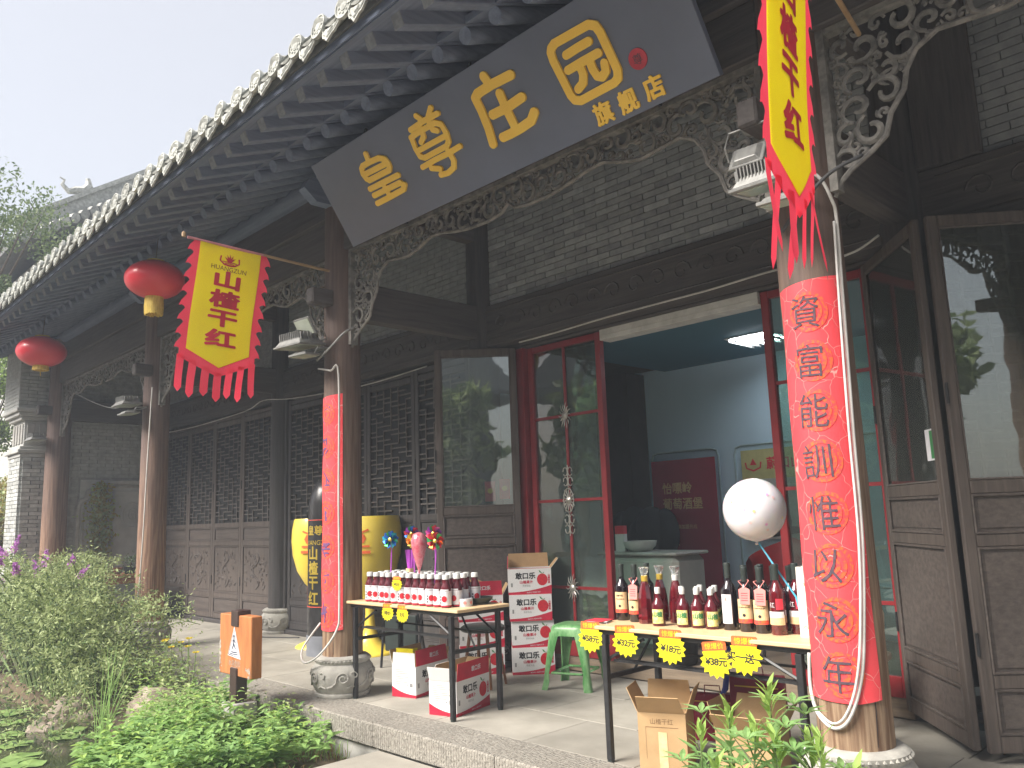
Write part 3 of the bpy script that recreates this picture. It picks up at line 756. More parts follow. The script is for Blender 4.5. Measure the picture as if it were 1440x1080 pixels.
# upper brick walls above the doors
bl = [M().box(0, .255 - .006, 0, .05 + d, 0, .0555 - .007).mesh('brick', brickm) for d in (0, .004, .008)]
M().box(CF[2] + .15, CF[1] - .15, YF + .03, YF + .12, 3.442, 4.86).ob('upper_wall', mortar, hall)
n = 0
for j in range(25):
    z = 3.445 + j * .0567; off = 0.13 if j % 2 else 0
    x = CF[2] + .152 + (-off)
    while x < CF[1] - .15:
        x0 = max(x, CF[2] + .152); x1 = min(x + .255, CF[1] - .152)
        if x1 - x0 > .03 and n < 298:
            link('brick', bl[R.randrange(3)], hall, (x0, YF - .03 + R.uniform(0, .004), z), (0, 0, 0), ((x1 - x0) / .255, 1, 1)); n += 1
        x += .258
def brickfield(name, parent, u0, u1, z0, z1, mapf, mtl, L=.255, H=.0567, t=.03, **kw):
    m = M(); j = 0; z = z0
    while z < z1 - .01:
        x = u0 - (L / 2 if j % 2 else 0)
        while x < u1:
            a, b = max(x, u0), min(x + L - .007, u1); zt = min(z + H - .007, z1); d = R.uniform(0, .005)
            if b - a > .02:
                p = [mapf(a, z, -t), mapf(b, z, -t), mapf(b, zt, -t), mapf(a, zt, -t), mapf(a, z, d), mapf(b, z, d), mapf(b, zt, d), mapf(a, zt, d)]
                m.add(p, [(0, 1, 2, 3), (7, 6, 5, 4), (4, 5, 1, 0), (5, 6, 2, 1), (6, 7, 3, 2), (7, 4, 0, 3)])
            x += L
        z += H; j += 1
    return m.ob(name, mtl, parent, kind='stuff', **kw)
for i in (0, 2, 3):
    a, b = CF[i + 1] + .15, CF[i] - .15
    M().box(a, b, YF + .03, YF + .12, 3.442, 4.86).ob('upper_wall', mortar, hall)
    brickfield('upper_brickwork', hall, a, b, 3.445, 4.86, lambda u, v, h: (u, YF + .0 - h, v), brickm)
beam('post_board', -1.72, -1.34, YF - .10, YF - .04, 3.445, 4.86, wood_z)
beam('post_board', -2.02, -1.73, YF - .10, YF - .04, 3.445, 4.86, wood_z) if False else None
# body of the hall behind (closes the back of the porch)
for i in (0, 2, 3):
    M().box(CF[i + 1] + .1, CF[i] - .1, YF + .13, YF + .16, 0, 3.03).ob('inner_partition', wood_z, hall)
# ends of the porch: grey brick end wall with an arched blind doorway
EW = -14.32
endw = thing('porch_end_wall', 'grey brick wall closing the far end of the porch, with a moulded arched doorway', 'wall')
M().box(EW - .25, EW - .03, YC + .12, YF - .1, -.1, 4.2).ob('wall', mortar, endw)
def ewm(u, v, h): return (EW + h, u, v)
brickfield('brickwork', endw, YC + .12, 4.12, 0, 2.24, ewm, brickl, L=.25)
brickfield('brickwork', endw, YC + .12, YF - .1, 2.24, 4.2, ewm, brickl, L=.25)
m = M()
arch = [(4.13, 0), (4.13, 1.75), (4.17, 1.86), (4.25, 1.90), (4.27, 2.0), (4.36, 2.06), (4.45, 2.07), (4.52, 2.14), (4.75, 2.16), (5.0, 2.16), (5.25, 2.16)]
m.tube([(EW + .015, u, v) for u, v in arch], .045, 6); m.tube([(EW + .012, u + .085, v - .07) for u, v in arch], .02, 5)
m.ob('arch_moulding', concrete, endw)
M().box(EW - .02, EW + .0, 4.16, YF - .1, 0, 2.2).ob('recess_panel', plaster, endw)
d = M().box(EW + .002, EW + .035, 4.66, 5.25, .05, 2.02); d.ob('stone_door_leaf', plaster, endw, bevel=.01)
m = M()
for (cy, cz, r) in ((4.96, 1.62, .16), (4.96, 0.75, .13)):
    m.tube([(EW + .04, cy + r * cos(t * .5), cz + r * 1.3 * sin(t * .5)) for t in range(14)], .015, 5)
    m.tube([(EW + .04, cy + r * .6 * (1 - t / 16) * cos(t * .8), cz + r * .8 * (1 - t / 16) * sin(t * .8)) for t in range(14)], .014, 5)
m.ob('door_carving', plaster, endw)

# ------------------------------------------------------------------ carved fretwork under the architraves
def fret(x0, x1, seed):
    rr_ = random.Random(seed)
    L = x1 - x0
    half = [(0, 2.84), (.03, 2.90), (.09, 2.95), (.20, 3.01), (.27, 3.06), (.30, 3.16), (.37, 3.25), (.39, 3.34), (.44, 3.42), (.54, 3.47), (.68, 3.455), (.82, 3.44), (.95, 3.47), (1.10, 3.52), (1.25, 3.51), (1.38, 3.48), (1.55, 3.455), (1.75, 3.45), (1.90, 3.47), (L / 2, 3.52)]
    half = [p for p in half if p[0] <= L / 2]
    low = half + [(L - p[0], p[1]) for p in reversed(half[:-1])]
    def lowz(u):
        for a, b in zip(low[:-1], low[1:]):
            if a[0] <= u <= b[0]: return a[1] + (b[1] - a[1]) * (u - a[0]) / max(1e-6, b[0] - a[0])
        return 3.5
    o = M(); TOPZ = 3.70
    o.tube([(x0 + u, YC, z) for u, z in low], .013, 6)
    o.box(x0 - .005, x0 + .035, YC - .035, YC + .035, 2.86, TOPZ); o.box(x1 - .035, x1 + .005, YC - .035, YC + .035, 2.86, TOPZ)
    o.box(x0 + .036, x1 - .036, YC - .03, YC + .03, TOPZ - .03, TOPZ - .001)
    fr = o.ob('fretwork', fretwood, hall, smooth=True, angle=40)
    def dist(u, z):
        d = min(TOPZ - .03 - z, u - .035, L - .035 - u)
        for a, b in zip(low[:-1], low[1:]):
            dx, dy = b[0] - a[0], b[1] - a[1]; t = max(0, min(1, ((u - a[0]) * dx + (z - a[1]) * dy) / (dx * dx + dy * dy)))
            d = min(d, hypot(u - a[0] - t * dx, z - a[1] - t * dy))
        return d
    cs = []
    for tries in range(12000):
        R0 = .080 if tries < 700 else (.062 if tries < 2600 else (.045 if tries < 5500 else (.030 if tries < 8500 else .019)))
        u = rr_.uniform(.03, L / 2); z = rr_.uniform(2.86, TOPZ)
        if z < lowz(u): continue
        d = dist(u, z)
        if d < R0 * .70: continue
        if all(hypot(u - a, z - b) > (R0 + c_) * .80 for a, b, c_ in cs): cs.append((u, z, R0))
    s = M()
    for (u, z, r) in cs:
        a0 = rr_.uniform(0, 2 * pi); sg_ = rr_.choice((-1, 1)); nseg = 13 if r > .05 else 9
        for mir in (0, 1):
            pts = []
            for k in range(nseg):
                t = k / (nseg - 1); a = a0 + sg_ * t * 6.2; rad = r * (1.0 - .74 * t)
                uu = u + rad * cos(a); zz = z + rad * sin(a)
                if mir: uu = L - uu
                pts.append((x0 + uu, YC - .012 + .022 * sin(t * 3), zz))
            s.tube(pts, [(.0075 + .006 * sin(pi * k / (nseg - 1))) * (r / .07) ** .35 for k in range(nseg)], 5, flat=1.3)
            # a leaf curling off the scroll
            lp = []
            for k in range(5):
                t = k / 4; a = a0 + sg_ * (.9 + t * .9); rad = r * (1 + .42 * t)
                uu = u + rad * cos(a); zz = min(z + rad * sin(a), TOPZ - .01)
                if zz < lowz(uu): zz = lowz(uu)
                if mir: uu = L - uu
                lp.append((x0 + uu, YC + .006, zz))
            s.tube(lp, [.011, .012, .010, .007, .002], 4)
    s.ob('scroll_carving', fretwood, fr, smooth=True, angle=50)
for i in range(4): fret(CX[i + 1] + .155, CX[i] - .155, 11 + i)

# ------------------------------------------------------------------ doors
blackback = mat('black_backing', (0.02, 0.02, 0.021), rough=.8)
latm = mat('dusty_lattice_bar', (0.15, 0.133, 0.122), (0.085, 0.075, 0.068), rough=.8, scale=30)
def leaf_parts(w_, mt_z, mt_x, style, parent_loc, rot, name='door_leaf'):
    """leaf frame from (0,0) to (w_,0) in local x; front face looks to local -y"""
    T = .042; f = M(); H0, H1 = .06, 3.0
    sw = .062
    f.box(0, sw, -T / 2, T / 2, H0, H1); f.box(w_ - sw, w_, -T / 2, T / 2, H0, H1)
    rails = [(H0, .15), (.38, .455), (1.115, 1.185), (1.40, 1.475), (2.93, H1)] if style != 'lattice' else [(H0, .14), (.36, .43), (1.10, 1.17), (1.36, 1.43), (2.86, 2.93)]
    for z0, z1 in rails: f.box(sw + .001, w_ - sw - .001, -T / 2 + .002, T / 2 - .002, z0, z1)
    if style == 'lattice': f.box(sw + .001, w_ - sw - .001, -T / 2 + .002, T / 2 - .002, 2.94, 3.0)
    o = f.ob(name, mt_z, hall, bevel=.006, loc=(*parent_loc, 0)); o.rotation_euler = (0, 0, rot)
    def panel(z0, z1, carved=False):
        p = M().box(sw + .004, w_ - sw - .004, -.008, .008, z0, z1)
        p.box(sw + .03, w_ - sw - .03, -.014, -.009, z0 + .03, z1 - .03); p.ob('panel', mt_x if not carved else mt_z, o, bevel=.004)
        b = M(); e = .014
        for zz in (z0 + .007, z1 - .007): b.tube([(sw, -T / 2 + .004, zz), (w_ - sw, -T / 2 + .004, zz)], e * .6, 5)
        for xx in (sw + .006, w_ - sw - .006): b.tube([(xx, -T / 2 + .004, z0), (xx, -T / 2 + .004, z1)], e * .6, 5)
        b.ob('panel_moulding', mt_x, o)
        if carved:
            c = M(); rg = random.Random(int(parent_loc[0] * 100))
            cx = w_ / 2
            c.tube([(cx + .10 * sin(t * .9) , -.017, z0 + .09 + t * (z1 - z0 - .2) / 10) for t in range(11)], .010, 5)
            for k in range(46):
                px, pz = rg.uniform(sw + .07, w_ - sw - .07), rg.uniform(z0 + .08, z1 - .08); r = rg.uniform(.02, .045); a = rg.uniform(0, 6)
                c.tube([(px + r * cos(a + t * .8) * (1 - t * .1), -.016, pz + r * sin(a + t * .8) * (1 - t * .1)) for t in range(6)], [.003, .009, .010, .008, .006, .003], 4)
            c.ob('flower_carving', door_x, o, smooth=True)
    rr2 = rails
    panel(rr2[0][1], rr2[1][0]); panel(rr2[1][1], rr2[2][0], style == 'lattice'); panel(rr2[2][1], rr2[3][0])
    z0, z1 = rr2[3][1], rr2[4][0]
    def lattice(y, mtl, nm='lattice'):
        l = M(); a, b = sw, w_ - sw; W = b - a; h = z1 - z0; bw = .0075
        def hb(xa, xb, zz): l.box(xa, xb, y - .008, y + .008, zz - bw, zz + bw)
        def vb(xx, za, zb): l.box(xx - bw, xx + bw, y - .0065, y + .0065, za, zb)
        cols = [a + W * t for t in (.14, .32, .5, .68, .86)]
        for k, xx in enumerate(cols):
            for q in range(9):
                za = z0 + h * q / 9; zb = z0 + h * (q + 1) / 9
                if (k + q) % 5 != 2: vb(xx, za, zb)
        for q in range(1, 27):
            zz = z0 + h * q / 27; ph = q % 3
            segs = [(0, 1, 3, 4), (1, 2, 4, 5), (0, 2, 3, 5)][ph] if False else None
            cc = [a] + cols + [b]
            for k in range(6):
                if (k + q) % 3 != 1: hb(cc[k], cc[k + 1], zz)
        l.ob(nm, mtl, o)
    if style == 'lattice':
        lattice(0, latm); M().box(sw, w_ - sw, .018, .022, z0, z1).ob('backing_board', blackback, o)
    else:
        M().box(sw + .002, w_ - sw - .002, -.004, .0, z0, z1).ob('glass', glass_old, o)
        b = M()
        for zz in (z0 + .005, z1 - .005): b.tube([(sw, -.012, zz), (w_ - sw, -.012, zz)], .008, 4)
        for xx in (sw + .004, w_ - sw - .004): b.tube([(xx, -.012, z0), (xx, -.012, z1)], .008, 4)
        b.ob('glazing_bead', mt_x, o)
        if style == 'glass_lattice': lattice(.02, door_x)
    h = M()
    for zz in (.55, 1.9): h.tube([(.0, -T / 2 - .004, zz), (.0, -T / 2 - .004, zz + .12)], .009, 6)
    h.ob('hinge', blackmetal, o)
    return o
for i in (2, 3):
    a, b = CF[i + 1] + .15, CF[i] - .15
    if i == 2: a, b = CF[3] + .15, CF[2] - .15
    n = 4; wj = (b - a - .10) / n
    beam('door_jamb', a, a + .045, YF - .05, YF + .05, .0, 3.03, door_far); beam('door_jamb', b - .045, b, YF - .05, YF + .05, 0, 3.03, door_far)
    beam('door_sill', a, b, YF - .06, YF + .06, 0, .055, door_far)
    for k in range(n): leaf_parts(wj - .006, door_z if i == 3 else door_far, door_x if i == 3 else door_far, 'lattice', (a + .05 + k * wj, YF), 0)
# left open leaf, stands out from the post toward the garden
ang = atan2(.72, .69)
leaf_parts(.80, door_z, door_x, 'glass', (-6.16, 4.92), ang)
# right pair of folding leaves
p0, p1 = Vector((-2.23, 5.60)), Vector((-1.625, 4.90))
a1 = atan2(p1.y - p0.y, p1.x - p0.x)
leaf_parts((p1 - p0).length, door_z, door_x, 'glass_lattice', tuple(p0), a1)
leaf_parts(.86, door_z, door_x, 'glass_lattice', (-1.575, 4.90), radians(41))
leaf_parts(.86, door_z, door_x, 'glass_lattice', (-0.91, 5.46), radians(-40))
# red sliding doors behind
YS = 5.62
beam('door_head_trim', -5.60, -1.9, YS - .06, YS + .06, 3.00, 3.03, wood_x)
def slider(x0, x1, orn):
    f = M(); fw = .06
    f.box(x0, x0 + fw, YS - .03, YS + .03, .13, 2.99); f.box(x1 - fw, x1, YS - .03, YS + .03, .13, 2.99)
    f.box(x0 + fw + .001, x1 - fw - .001, YS - .028, YS + .028, .13, .26); f.box(x0 + fw + .001, x1 - fw - .001, YS - .028, YS + .028, 2.93, 2.988)
    o = f.ob('sliding_door', redframe, hall, bevel=.004)
    M().box(x0 + fw, x1 - fw, YS - .004, YS + .004, .26, 2.93).ob('glass', glass_red, o)
    b = M(); xm = (x0 + x1) / 2
    b.box(xm - .014, xm + .014, YS - .016, YS - .005, .262, 2.928)
    for zz in (.72, 1.5, 2.28): b.box(x0 + fw, x1 - fw, YS - .014, YS - .0045, zz - .013, zz + .013)
    b.ob('glazing_bar', redframe, o)
    if orn:
        for zz, big in ((2.28, 0), (1.5, 1), (.72, 0)):
            s = M(); n_ = 14
            for k in range(n_):
                t = 2 * pi * k / n_; s.tube([(xm + .028 * cos(t), YS - .028, zz + .035 * sin(t)), (xm + .055 * cos(t + .15), YS - .032, zz + .08 * sin(t + .15)), (xm + (.068 + .012 * (k % 2)) * cos(t), YS - .028, zz + (.105 + .02 * (k % 2)) * sin(t))], [.005, .006, .002], 4)
            s.lathe([(.035, 0), (.03, .012), (.015, .02), (.001, .024)], 14, mtx=Matrix.Translation((xm, YS - .025, zz)) @ Matrix.Rotation(pi / 2, 4, 'X'))
            if big:
                s.tube([(xm + .06 * cos(t * .52), YS - .03, zz + .11 * sin(t * .52)) for t in range(13)], .006, 4)
                for sy in (-1, 1):
                    for sx in (-1, 1):
                        for q in range(2):
                            cz = zz + sy * (.17 + .09 * q)
                            s.tube([(xm + sx * (.03 + .026 * cos(t * .7)), YS - .028, cz + sy * .04 * sin(t * .7)) for t in range(9)], .0055, 4)
                    s.tube([(xm, YS - .028, zz + sy * .12), (xm, YS - .028, zz + sy * .32)], .006, 4)
            s.ob('star_ornament', silver, o)
    return o
slider(-5.54, -4.62, True); slider(-3.02, -2.20, False)
beam('door_post', -5.68, -5.56, YS - .08, YS + .06, 0, 2.998, redframe, .004)
# white roller shutter housing over the opening
m = M(); m.box(-4.60, -3.03, YS - .05, YS + .10, 2.90, 2.997); m.box(-4.59, -3.04, YS - .056, YS - .051, 2.935, 2.94); m.ob('shutter_housing', white_pl, hall, bevel=.004)
m = M(); m.box(-5.52, -2.2, 5.60, 5.98, 0.0, .128); m.ob('timber_threshold', wood('worn_threshold_timber', 'x', (0.26, 0.20, 0.14), (0.15, 0.115, 0.085), rough=.8, bump=.4), hall, bevel=.01)
# interior
BW = 7.9
M().box(-8.0, 1.5, 5.98, BW + .6, .02, .12).ob('interior_floor', wood('interior_floor_boards', 'x', (0.24, 0.19, 0.14), (0.17, 0.13, 0.10), rough=.5, bump=.1), hall)
M().box(-8.0, 1.5, BW, BW + .1, .12, 3.1).ob('interior_back_wall', blue_wall, hall)
M().box(-8.0, 1.5, 5.475, BW, 3.032, 3.10).ob('upper_ceiling_boards', wood_x, hall)
M().box(-5.56, -2.2, 5.685, BW, 2.992, 3.028).ob('interior_ceiling', teal_ceil, hall)
M().box(-8.1, -8.0, 5.70, BW, .12, 3.1).ob('interior_side_wall', blue_wall, hall)
M().box(1.5, 1.6, 5.70, BW, .12, 3.1).ob('interior_side_wall', blue_wall, hall)
M().box(-6.35, -5.86, 7.55, BW - .01, .12, 2.99).ob('interior_pillar', mat('dark_brown_cladding', (0.045, 0.038, 0.032), rough=.7), hall)
lampem = mat('lit_lamp_tube', (0.9, 0.95, 1.0), bump=0); _b = lampem.node_tree.nodes['Principled BSDF']; _b.inputs['Emission Color'].default_value = (0.86, 0.94, 1.0, 1); _b.inputs['Emission Strength'].default_value = 15.0
lp = M().box(-4.12, -3.66, 6.86, 7.36, 2.982, 2.991).ob('ceiling_lamp', white_pl, hall)
for k in range(3): M().box(-4.08, -3.70, 6.90 + .16 * k, 6.97 + .16 * k, 2.972, 2.981).ob('lamp_tube', lampem, lp)
m = M()
for k in range(6): m.box(-4.09 + .075 * k, -4.075 + .075 * k, 6.87, 7.35, 2.950, 2.971)
m.ob('lamp_louvre', alu, lp)
# wall panel mouldings
m = M()
for x0, x1 in ((-5.82, -4.92), (-4.72, -3.8), (-3.6, -2.7), (-2.5, -1.6)):
    pts = [(x0, .6), (x0, 1.95), (x0 + .02, 2.02), (x0 + .09, 2.04), (x1 - .09, 2.04), (x1 - .02, 2.02), (x1, 1.95), (x1, .6), (x0, .6)]
    m.tube([(u, BW - .008, v) for u, v in pts], .012, 5)
m.ob('wall_moulding', mat('pale_blue_moulding', (0.45, 0.58, 0.62), rough=.6, bump=0), hall)
# ------------------------------------------------------------------ shop signboard
sgn = thing('shop_signboard', 'long black shop signboard with raised golden Chinese characters, tilted under the eave', 'sign', (-5.39, 3.5, 3.55))
SV = Vector((0, -.385, .576)).normalized()
sm_ = plane_map((0, 0, 0), (1, 0, 0), SV)      # local to the sign
m = M(); W_, H_ = 3.386, .692
v8 = [sm_(a, b, h) for h in (0, -.045) for a, b in ((0, 0), (W_, 0), (W_, H_), (0, H_))]
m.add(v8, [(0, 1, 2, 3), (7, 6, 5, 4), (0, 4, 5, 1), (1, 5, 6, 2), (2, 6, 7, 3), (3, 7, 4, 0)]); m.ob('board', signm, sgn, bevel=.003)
m = M()
for u in (.5, 1.7, 2.9): m.tube([sm_(u, H_ - .1, -.045), sm_(u, H_ + .05, -.25)], .012, 6); m.tube([sm_(u, .05, -.045), Vector((u, .17, .10))], .012, 6)
m.ob('hanger', blackmetal, sgn)
G = {
 'huang': ([[(.664, .561), (.657, .510)], [(.577, .500), (.66, .500), (.773, .492), (.825, .466), (.838, .43), (.835, .405), (.815, .384), (.569, .388), (.545, .410), (.535, .45), (.548, .485), (.577, .500)], [(.545, .441), (.832, .433)], [(.531, .331), (.875, .324)], [(.540, .276), (.862, .271)], [(.532, .215), (.699, .215), (.859, .219), (.893, .245)], [(.690, .323), (.695, .215)]], .043),
 'zun': ([[(1.30, .605), (1.335, .560)], [(1.455, .600), (1.40, .560)], [(1.195, .545), (1.34, .552), (1.49, .548)], [(1.165, .500), (1.24, .506), (1.43, .506), (1.475, .48), (1.485, .41), (1.47, .358), (1.44, .340), (1.20, .340), (1.165, .362), (1.158, .42), (1.168, .50)], [(1.29, .545), (1.28, .465), (1.235, .442)], [(1.385, .545), (1.385, .475), (1.42, .455)], [(1.175, .402), (1.47, .400)], [(1.141, .292), (1.28, .296), (1.423, .293), (1.545, .298)], [(1.43, .33), (1.437, .235), (1.41, .195), (1.34, .180), (1.27, .190)], [(1.215, .258), (1.29, .228)]], .039),
 'zhuang': ([[(1.976, .595), (1.992, .535)], [(1.815, .215), (1.835, .31), (1.843, .425), (1.84, .510), (1.875, .527), (1.996, .531), (2.169, .523)], [(1.915, .372), (2.037, .368), (2.178, .379)], [(2.035, .46), (2.033, .35), (2.038, .235)], [(1.915, .222), (1.987, .220), (2.074, .222), (2.17, .232), (2.218, .268)]], .060),
 'yuan': ([[(2.513, .535), (2.545, .548), (2.795, .543), (2.833, .52), (2.845, .477), (2.856, .26), (2.838, .22), (2.805, .208), (2.56, .204), (2.522, .222), (2.508, .256), (2.492, .47), (2.497, .515), (2.513, .535)], [(2.588, .462), (2.672, .466), (2.755, .466)], [(2.560, .385), (2.66, .388), (2.785, .388)], [(2.645, .385), (2.642, .325), (2.618, .285), (2.573, .268)], [(2.715, .385), (2.713, .325), (2.722, .283), (2.752, .265), (2.785, .283), (2.797, .325)]], .050)}
for k in ('huang', 'zun', 'zhuang', 'yuan'):
    st, wd = G[k]
    lay('golden_character', [blobs(st, wd, .0052)], lambda u, v, h: sm_(u, v, h + .001), goldl, sgn, thick=.016)
for ch, (u, v) in zip('旗舰店', ((2.661, .088), (2.838, .088), (3.016, .094))):
    lay('golden_character', [shift(text2d(ch, .128, .0045), u, v)], lambda a, b, h: sm_(a, b, h + .001), goldl, sgn, thick=.010)
o_ = lay('red_seal', [circ(2.991, .262, .056, 28)], lambda a, b, h: sm_(a, b, h + .001), seal_red, sgn, thick=.006)
lay('seal_mark', [shift(text2d('尊', .062, .001), 2.991, .262)], lambda a, b, h: sm_(a, b, h + .0085), inkmat, o_)

# ------------------------------------------------------------------ red couplet papers on the pillars
def couplet(x, a_mid, label, chars):
    t = thing('couplet_paper', label, 'paper banner', (x, YC, 0), 0, 'red paper couplets on the pillars')
    z0, z1 = .52, 2.43; Wd = .325
    def mp(u, v, h=0.0):
        rr_ = .1655 + h + .0025 * sin(v * 9 + u * 14) - .012 * (v - 1.4) / 2; a = a_mid + u / .162
        return (rr_ * sin(a), -rr_ * cos(a), v)
    cut = [(-Wd / 2, z0), (-Wd / 4, z0 - .006), (Wd / 6, z0 - .012), (Wd / 2, z0 + .004), (Wd / 2, z1 + .01), (0, z1 - .008), (-Wd / 2, z1 - .03)]
    lay('paper', [poly(cut)], mp, paper_red, t, step=(.02, .06), smooth=True)
    n = len(chars)
    for k, ch in enumerate(chars):
        cz = z1 - .16 - k * (z1 - z0 - .27) / (n - 1)
        # orange dragon roundel behind each character
        sh = []
        rg = random.Random(k)
        for rr0, rr1 in ((.020, .040), (.052, .070), (.080, .098)):
            nq = 30; sh.append(([(.005 + rq * cos(2 * pi * q / nq) * .92, cz + rq * sin(2 * pi * q / nq)) for rq in (rr0, rr1) for q in range(nq)], [(q, (q + 1) % nq, nq + (q + 1) % nq, nq + q) for q in range(nq)]))
        lay('roundel', sh, lambda u, v, h: mp(u, v, h + .0022), roundel_m, t, step=(.02, .06), smooth=True)
        if ch != '*':
            g = shift(text2d(ch, .168, .0), -.012 + R.uniform(-.008, .004), cz, 1.0, R.uniform(-.05, .05))
            g = ([(x_ * .86, y_) for x_, y_ in g[0]], g[1])
            lay('brush_character', [g], lambda u, v, h: mp(u, v, h + .0046), inkmat, t, step=(.02, .06))
    return t
couplet(CX[1], .20, 'red paper couplet with black brush characters on the nearest pillar, behind the wine bottle table', '資富能訓惟以永年')
cp = couplet(CX[2], .02, 'red paper couplet seen side-on, on the pillar beside the juice bottle table', '*******')
# faded brush marks of the second couplet, too oblique to read
def mp2(u, v, h=0.0):
    rr_ = .1655 + h - .012 * (v - 1.4) / 2; a = .02 + u / .162
    return (rr_ * sin(a), -rr_ * cos(a), v)
fadeink = mat('faded_violet_ink', (0.10, 0.07, 0.20), (0.20, 0.06, 0.14), rough=.8, scale=60, bump=0)
for k in range(7):
    cz = 2.43 - .16 - k * (2.43 - .52 - .27) / 6; rg = random.Random(30 + k); st = []
    for q in range(7):
        ux, vz = rg.uniform(-.045, .03), cz + rg.uniform(-.06, .06); an = rg.choice([0, .2, 1.5, 1.4, -.8, .8]); l = rg.uniform(.02, .045)
        st.append([(ux - l * cos(an), vz - l * sin(an)), (ux + l * cos(an), vz + l * sin(an))])
    lay('brush_character', [blobs(st, .015, .004)], lambda u, v, h: mp2(u, v, h + .0034), fadeink, cp)

# ------------------------------------------------------------------ pennant flags
def flame_outline(side, y0, y1, n, amp, x):
    pts = []
    for k in range(n):
        a = y0 + (y1 - y0) * k / n; b = y0 + (y1 - y0) * (k + 1) / n; L_ = (b - a)
        pts += [(x, a), (x + side * amp * .35, a + L_ * .25), (x + side * amp * .75, a + L_ * .50), (x + side * amp * 1.0, a + L_ * .86), (x + side * amp * .55, a + L_ * .80), (x + side * amp * .18, a + L_ * .88)]
    return pts
def pennant(label, loc, dirv, twist, seed, leanv=-.11, side=0.0, wav=1.0):
    """hangs from a pole; local u runs along the pole towards the pillar, v downward"""
    t = thing('pennant_flag', label, 'flag', loc, 0, 'yellow and red pennants on poles')
    d = Vector(dirv).normalized(); nrm = d.cross(Vector((0, 0, 1))).normalized()
    rg = random.Random(seed); ph = rg.uniform(0, 6)
    def mp(u, v, h=0.0):
        s = min(1, -v / 1.1)
        wv = (.016 + twist * .03) * sin(u * 11 + v * 3.0 + ph) * (.3 + s) + .02 * s * sin(v * 6 + ph)
        lean = leanv * s
        wv *= wav
        p = d * (u * (1 - twist * .12 * s) + lean) + Vector((0, 0, 1)) * v + nrm * (wv + h + side * s)
        return p
    pw, L1, LT = .50, .86, .99       # yellow field
    # red border with flame edges and tails
    left = flame_outline(-1, 0.0, -.88, 8, .048, -.042)
    left = [(-.040, 0)] + [(x_, y_) for x_, y_ in left[1:]]
    right = [(pw - x_, y_) for x_, y_ in left]
    tails = []
    nt_ = 7; x0 = -.06; x1 = pw + .06; tw = (x1 - x0) / (nt_ * 1.55)
    shapes = [poly(left + [(-.05, -.93), (0, -.95), (0, 0)]), poly([(pw, 0), (pw, -.95), (pw + .05, -.93)] + right[::-1]), poly([(0, -.86), (0, -.95), (pw / 2, -1.06), (pw, -.95), (pw, -.86), (pw / 2, -.985)])]
    for k in range(nt_):
        xc = x0 + tw / 2 + k * (x1 - x0 - tw) / (nt_ - 1)
        top = -.90 - .12 * (1 - abs(xc - pw / 2) / (pw / 2 + .06)); bl = -1.16 - .025 * (k % 2) - .03 * (1 - abs(k - 3) / 3)
        shapes.append(poly([(xc - tw / 2, top), (xc + tw / 2, top), (xc + tw / 2, bl), (xc, bl - .035), (xc - tw / 2, bl)]))
    def tailmap(k):
        return mp
    lay('red_border', shapes[:3], mp, red_cloth, t, step=(.03, .06), smooth=True)
    for k, s_ in enumerate(shapes[3:]):
        q = .030 * rg.uniform(-1, 1) * (1 - 4 * twist)
        lay('tail_ribbon', [s_], lambda u, v, h, q=q, k=k: mp(u, v, h) + nrm * (q * max(0, -v - .95) * 5 + .004 * (k % 3 - 1)) + d * (twist * .12 * sin(k * 2.1) * max(0, -v - .95) * 2), red_cloth, t, step=(.03, .06), smooth=True)
    field = poly([(0, -.008), (pw, -.008), (pw, -L1), (pw / 2, -LT), (0, -L1)])
    def both(name, shp, hh, mt_, par, step):
        for s_ in (1, -1): ob_ = lay(name, shp if s_ == 1 else shp, (lambda u, v, h, s_=s_: mp(u, v, (hh + h) * s_)), mt_, par, step=step, smooth=(step is not None and name == 'yellow_field'))
        return ob_
    both('yellow_field', [field], .0022, yel_cloth, t, (.03, .06))
    for k, ch in enumerate('山楂干红'):
        g = shift(text2d(ch, .145, .0058), pw / 2, -.275 - k * .158)
        g = ([((x_ - pw / 2) * 1.75 + pw / 2, y_) for x_, y_ in g[0]], g[1])
        both('red_character', [g], .0042, redprint, t, (.05, None))
    cr = []
    for k in range(5):
        a = radians(30 + 30 * k); cr.append(([(pw / 2 + .014 * cos(a + 1.6), -.125 + .014 * sin(a + 1.6)), (pw / 2 + .055 * cos(a), -.115 + .055 * sin(a)), (pw / 2 + .014 * cos(a - 1.6), -.125 + .014 * sin(a - 1.6))], [(0, 1, 2)]))
    cr.append(ribbon([(pw / 2 - .075, -.085), (pw / 2 - .08, -.125), (pw / 2 - .045, -.15), (pw / 2, -.155), (pw / 2 + .045, -.15), (pw / 2 + .08, -.125), (pw / 2 + .075, -.085)], .013))
    cr.append(ribbon([(pw / 2 - .06, -.128), (pw / 2 + .06, -.128)], .007)); cr.append(ribbon([(pw / 2 - .04, -.14), (pw / 2 + .04, -.14)], .006))
    both('crown_emblem', cr, .0042, redprint, t, None)
    both('lettering', [shift(text2d('HUANGZUN', .052, .0008), pw / 2, -.185)], .0042, mat('brown_print', (0.30, 0.12, 0.03), rough=.6, bump=0) if 'brown_print' not in MATS else MATS['brown_print'], t, (.05, None))
    pl = M(); pl.tube([d * -.10, d * (pw + .05)], .011, 8); pl.ob('pole_sleeve', MATS['pinksleeve'] if 'pinksleeve' in MATS else mat('pinksleeve', (.62, .25, .28), rough=.6, bump=0), t, smooth=True)
    return t, d
pole_m = mat('bamboo_pole', (0.42, 0.29, 0.16), (0.30, 0.19, 0.10), rough=.5, bump=.1)
f1, d1 = pennant('yellow pennant with red flame border hanging broadside beside the red lantern', (-5.97, 2.50, 3.553), (0, 1, -.03), 0, 3)
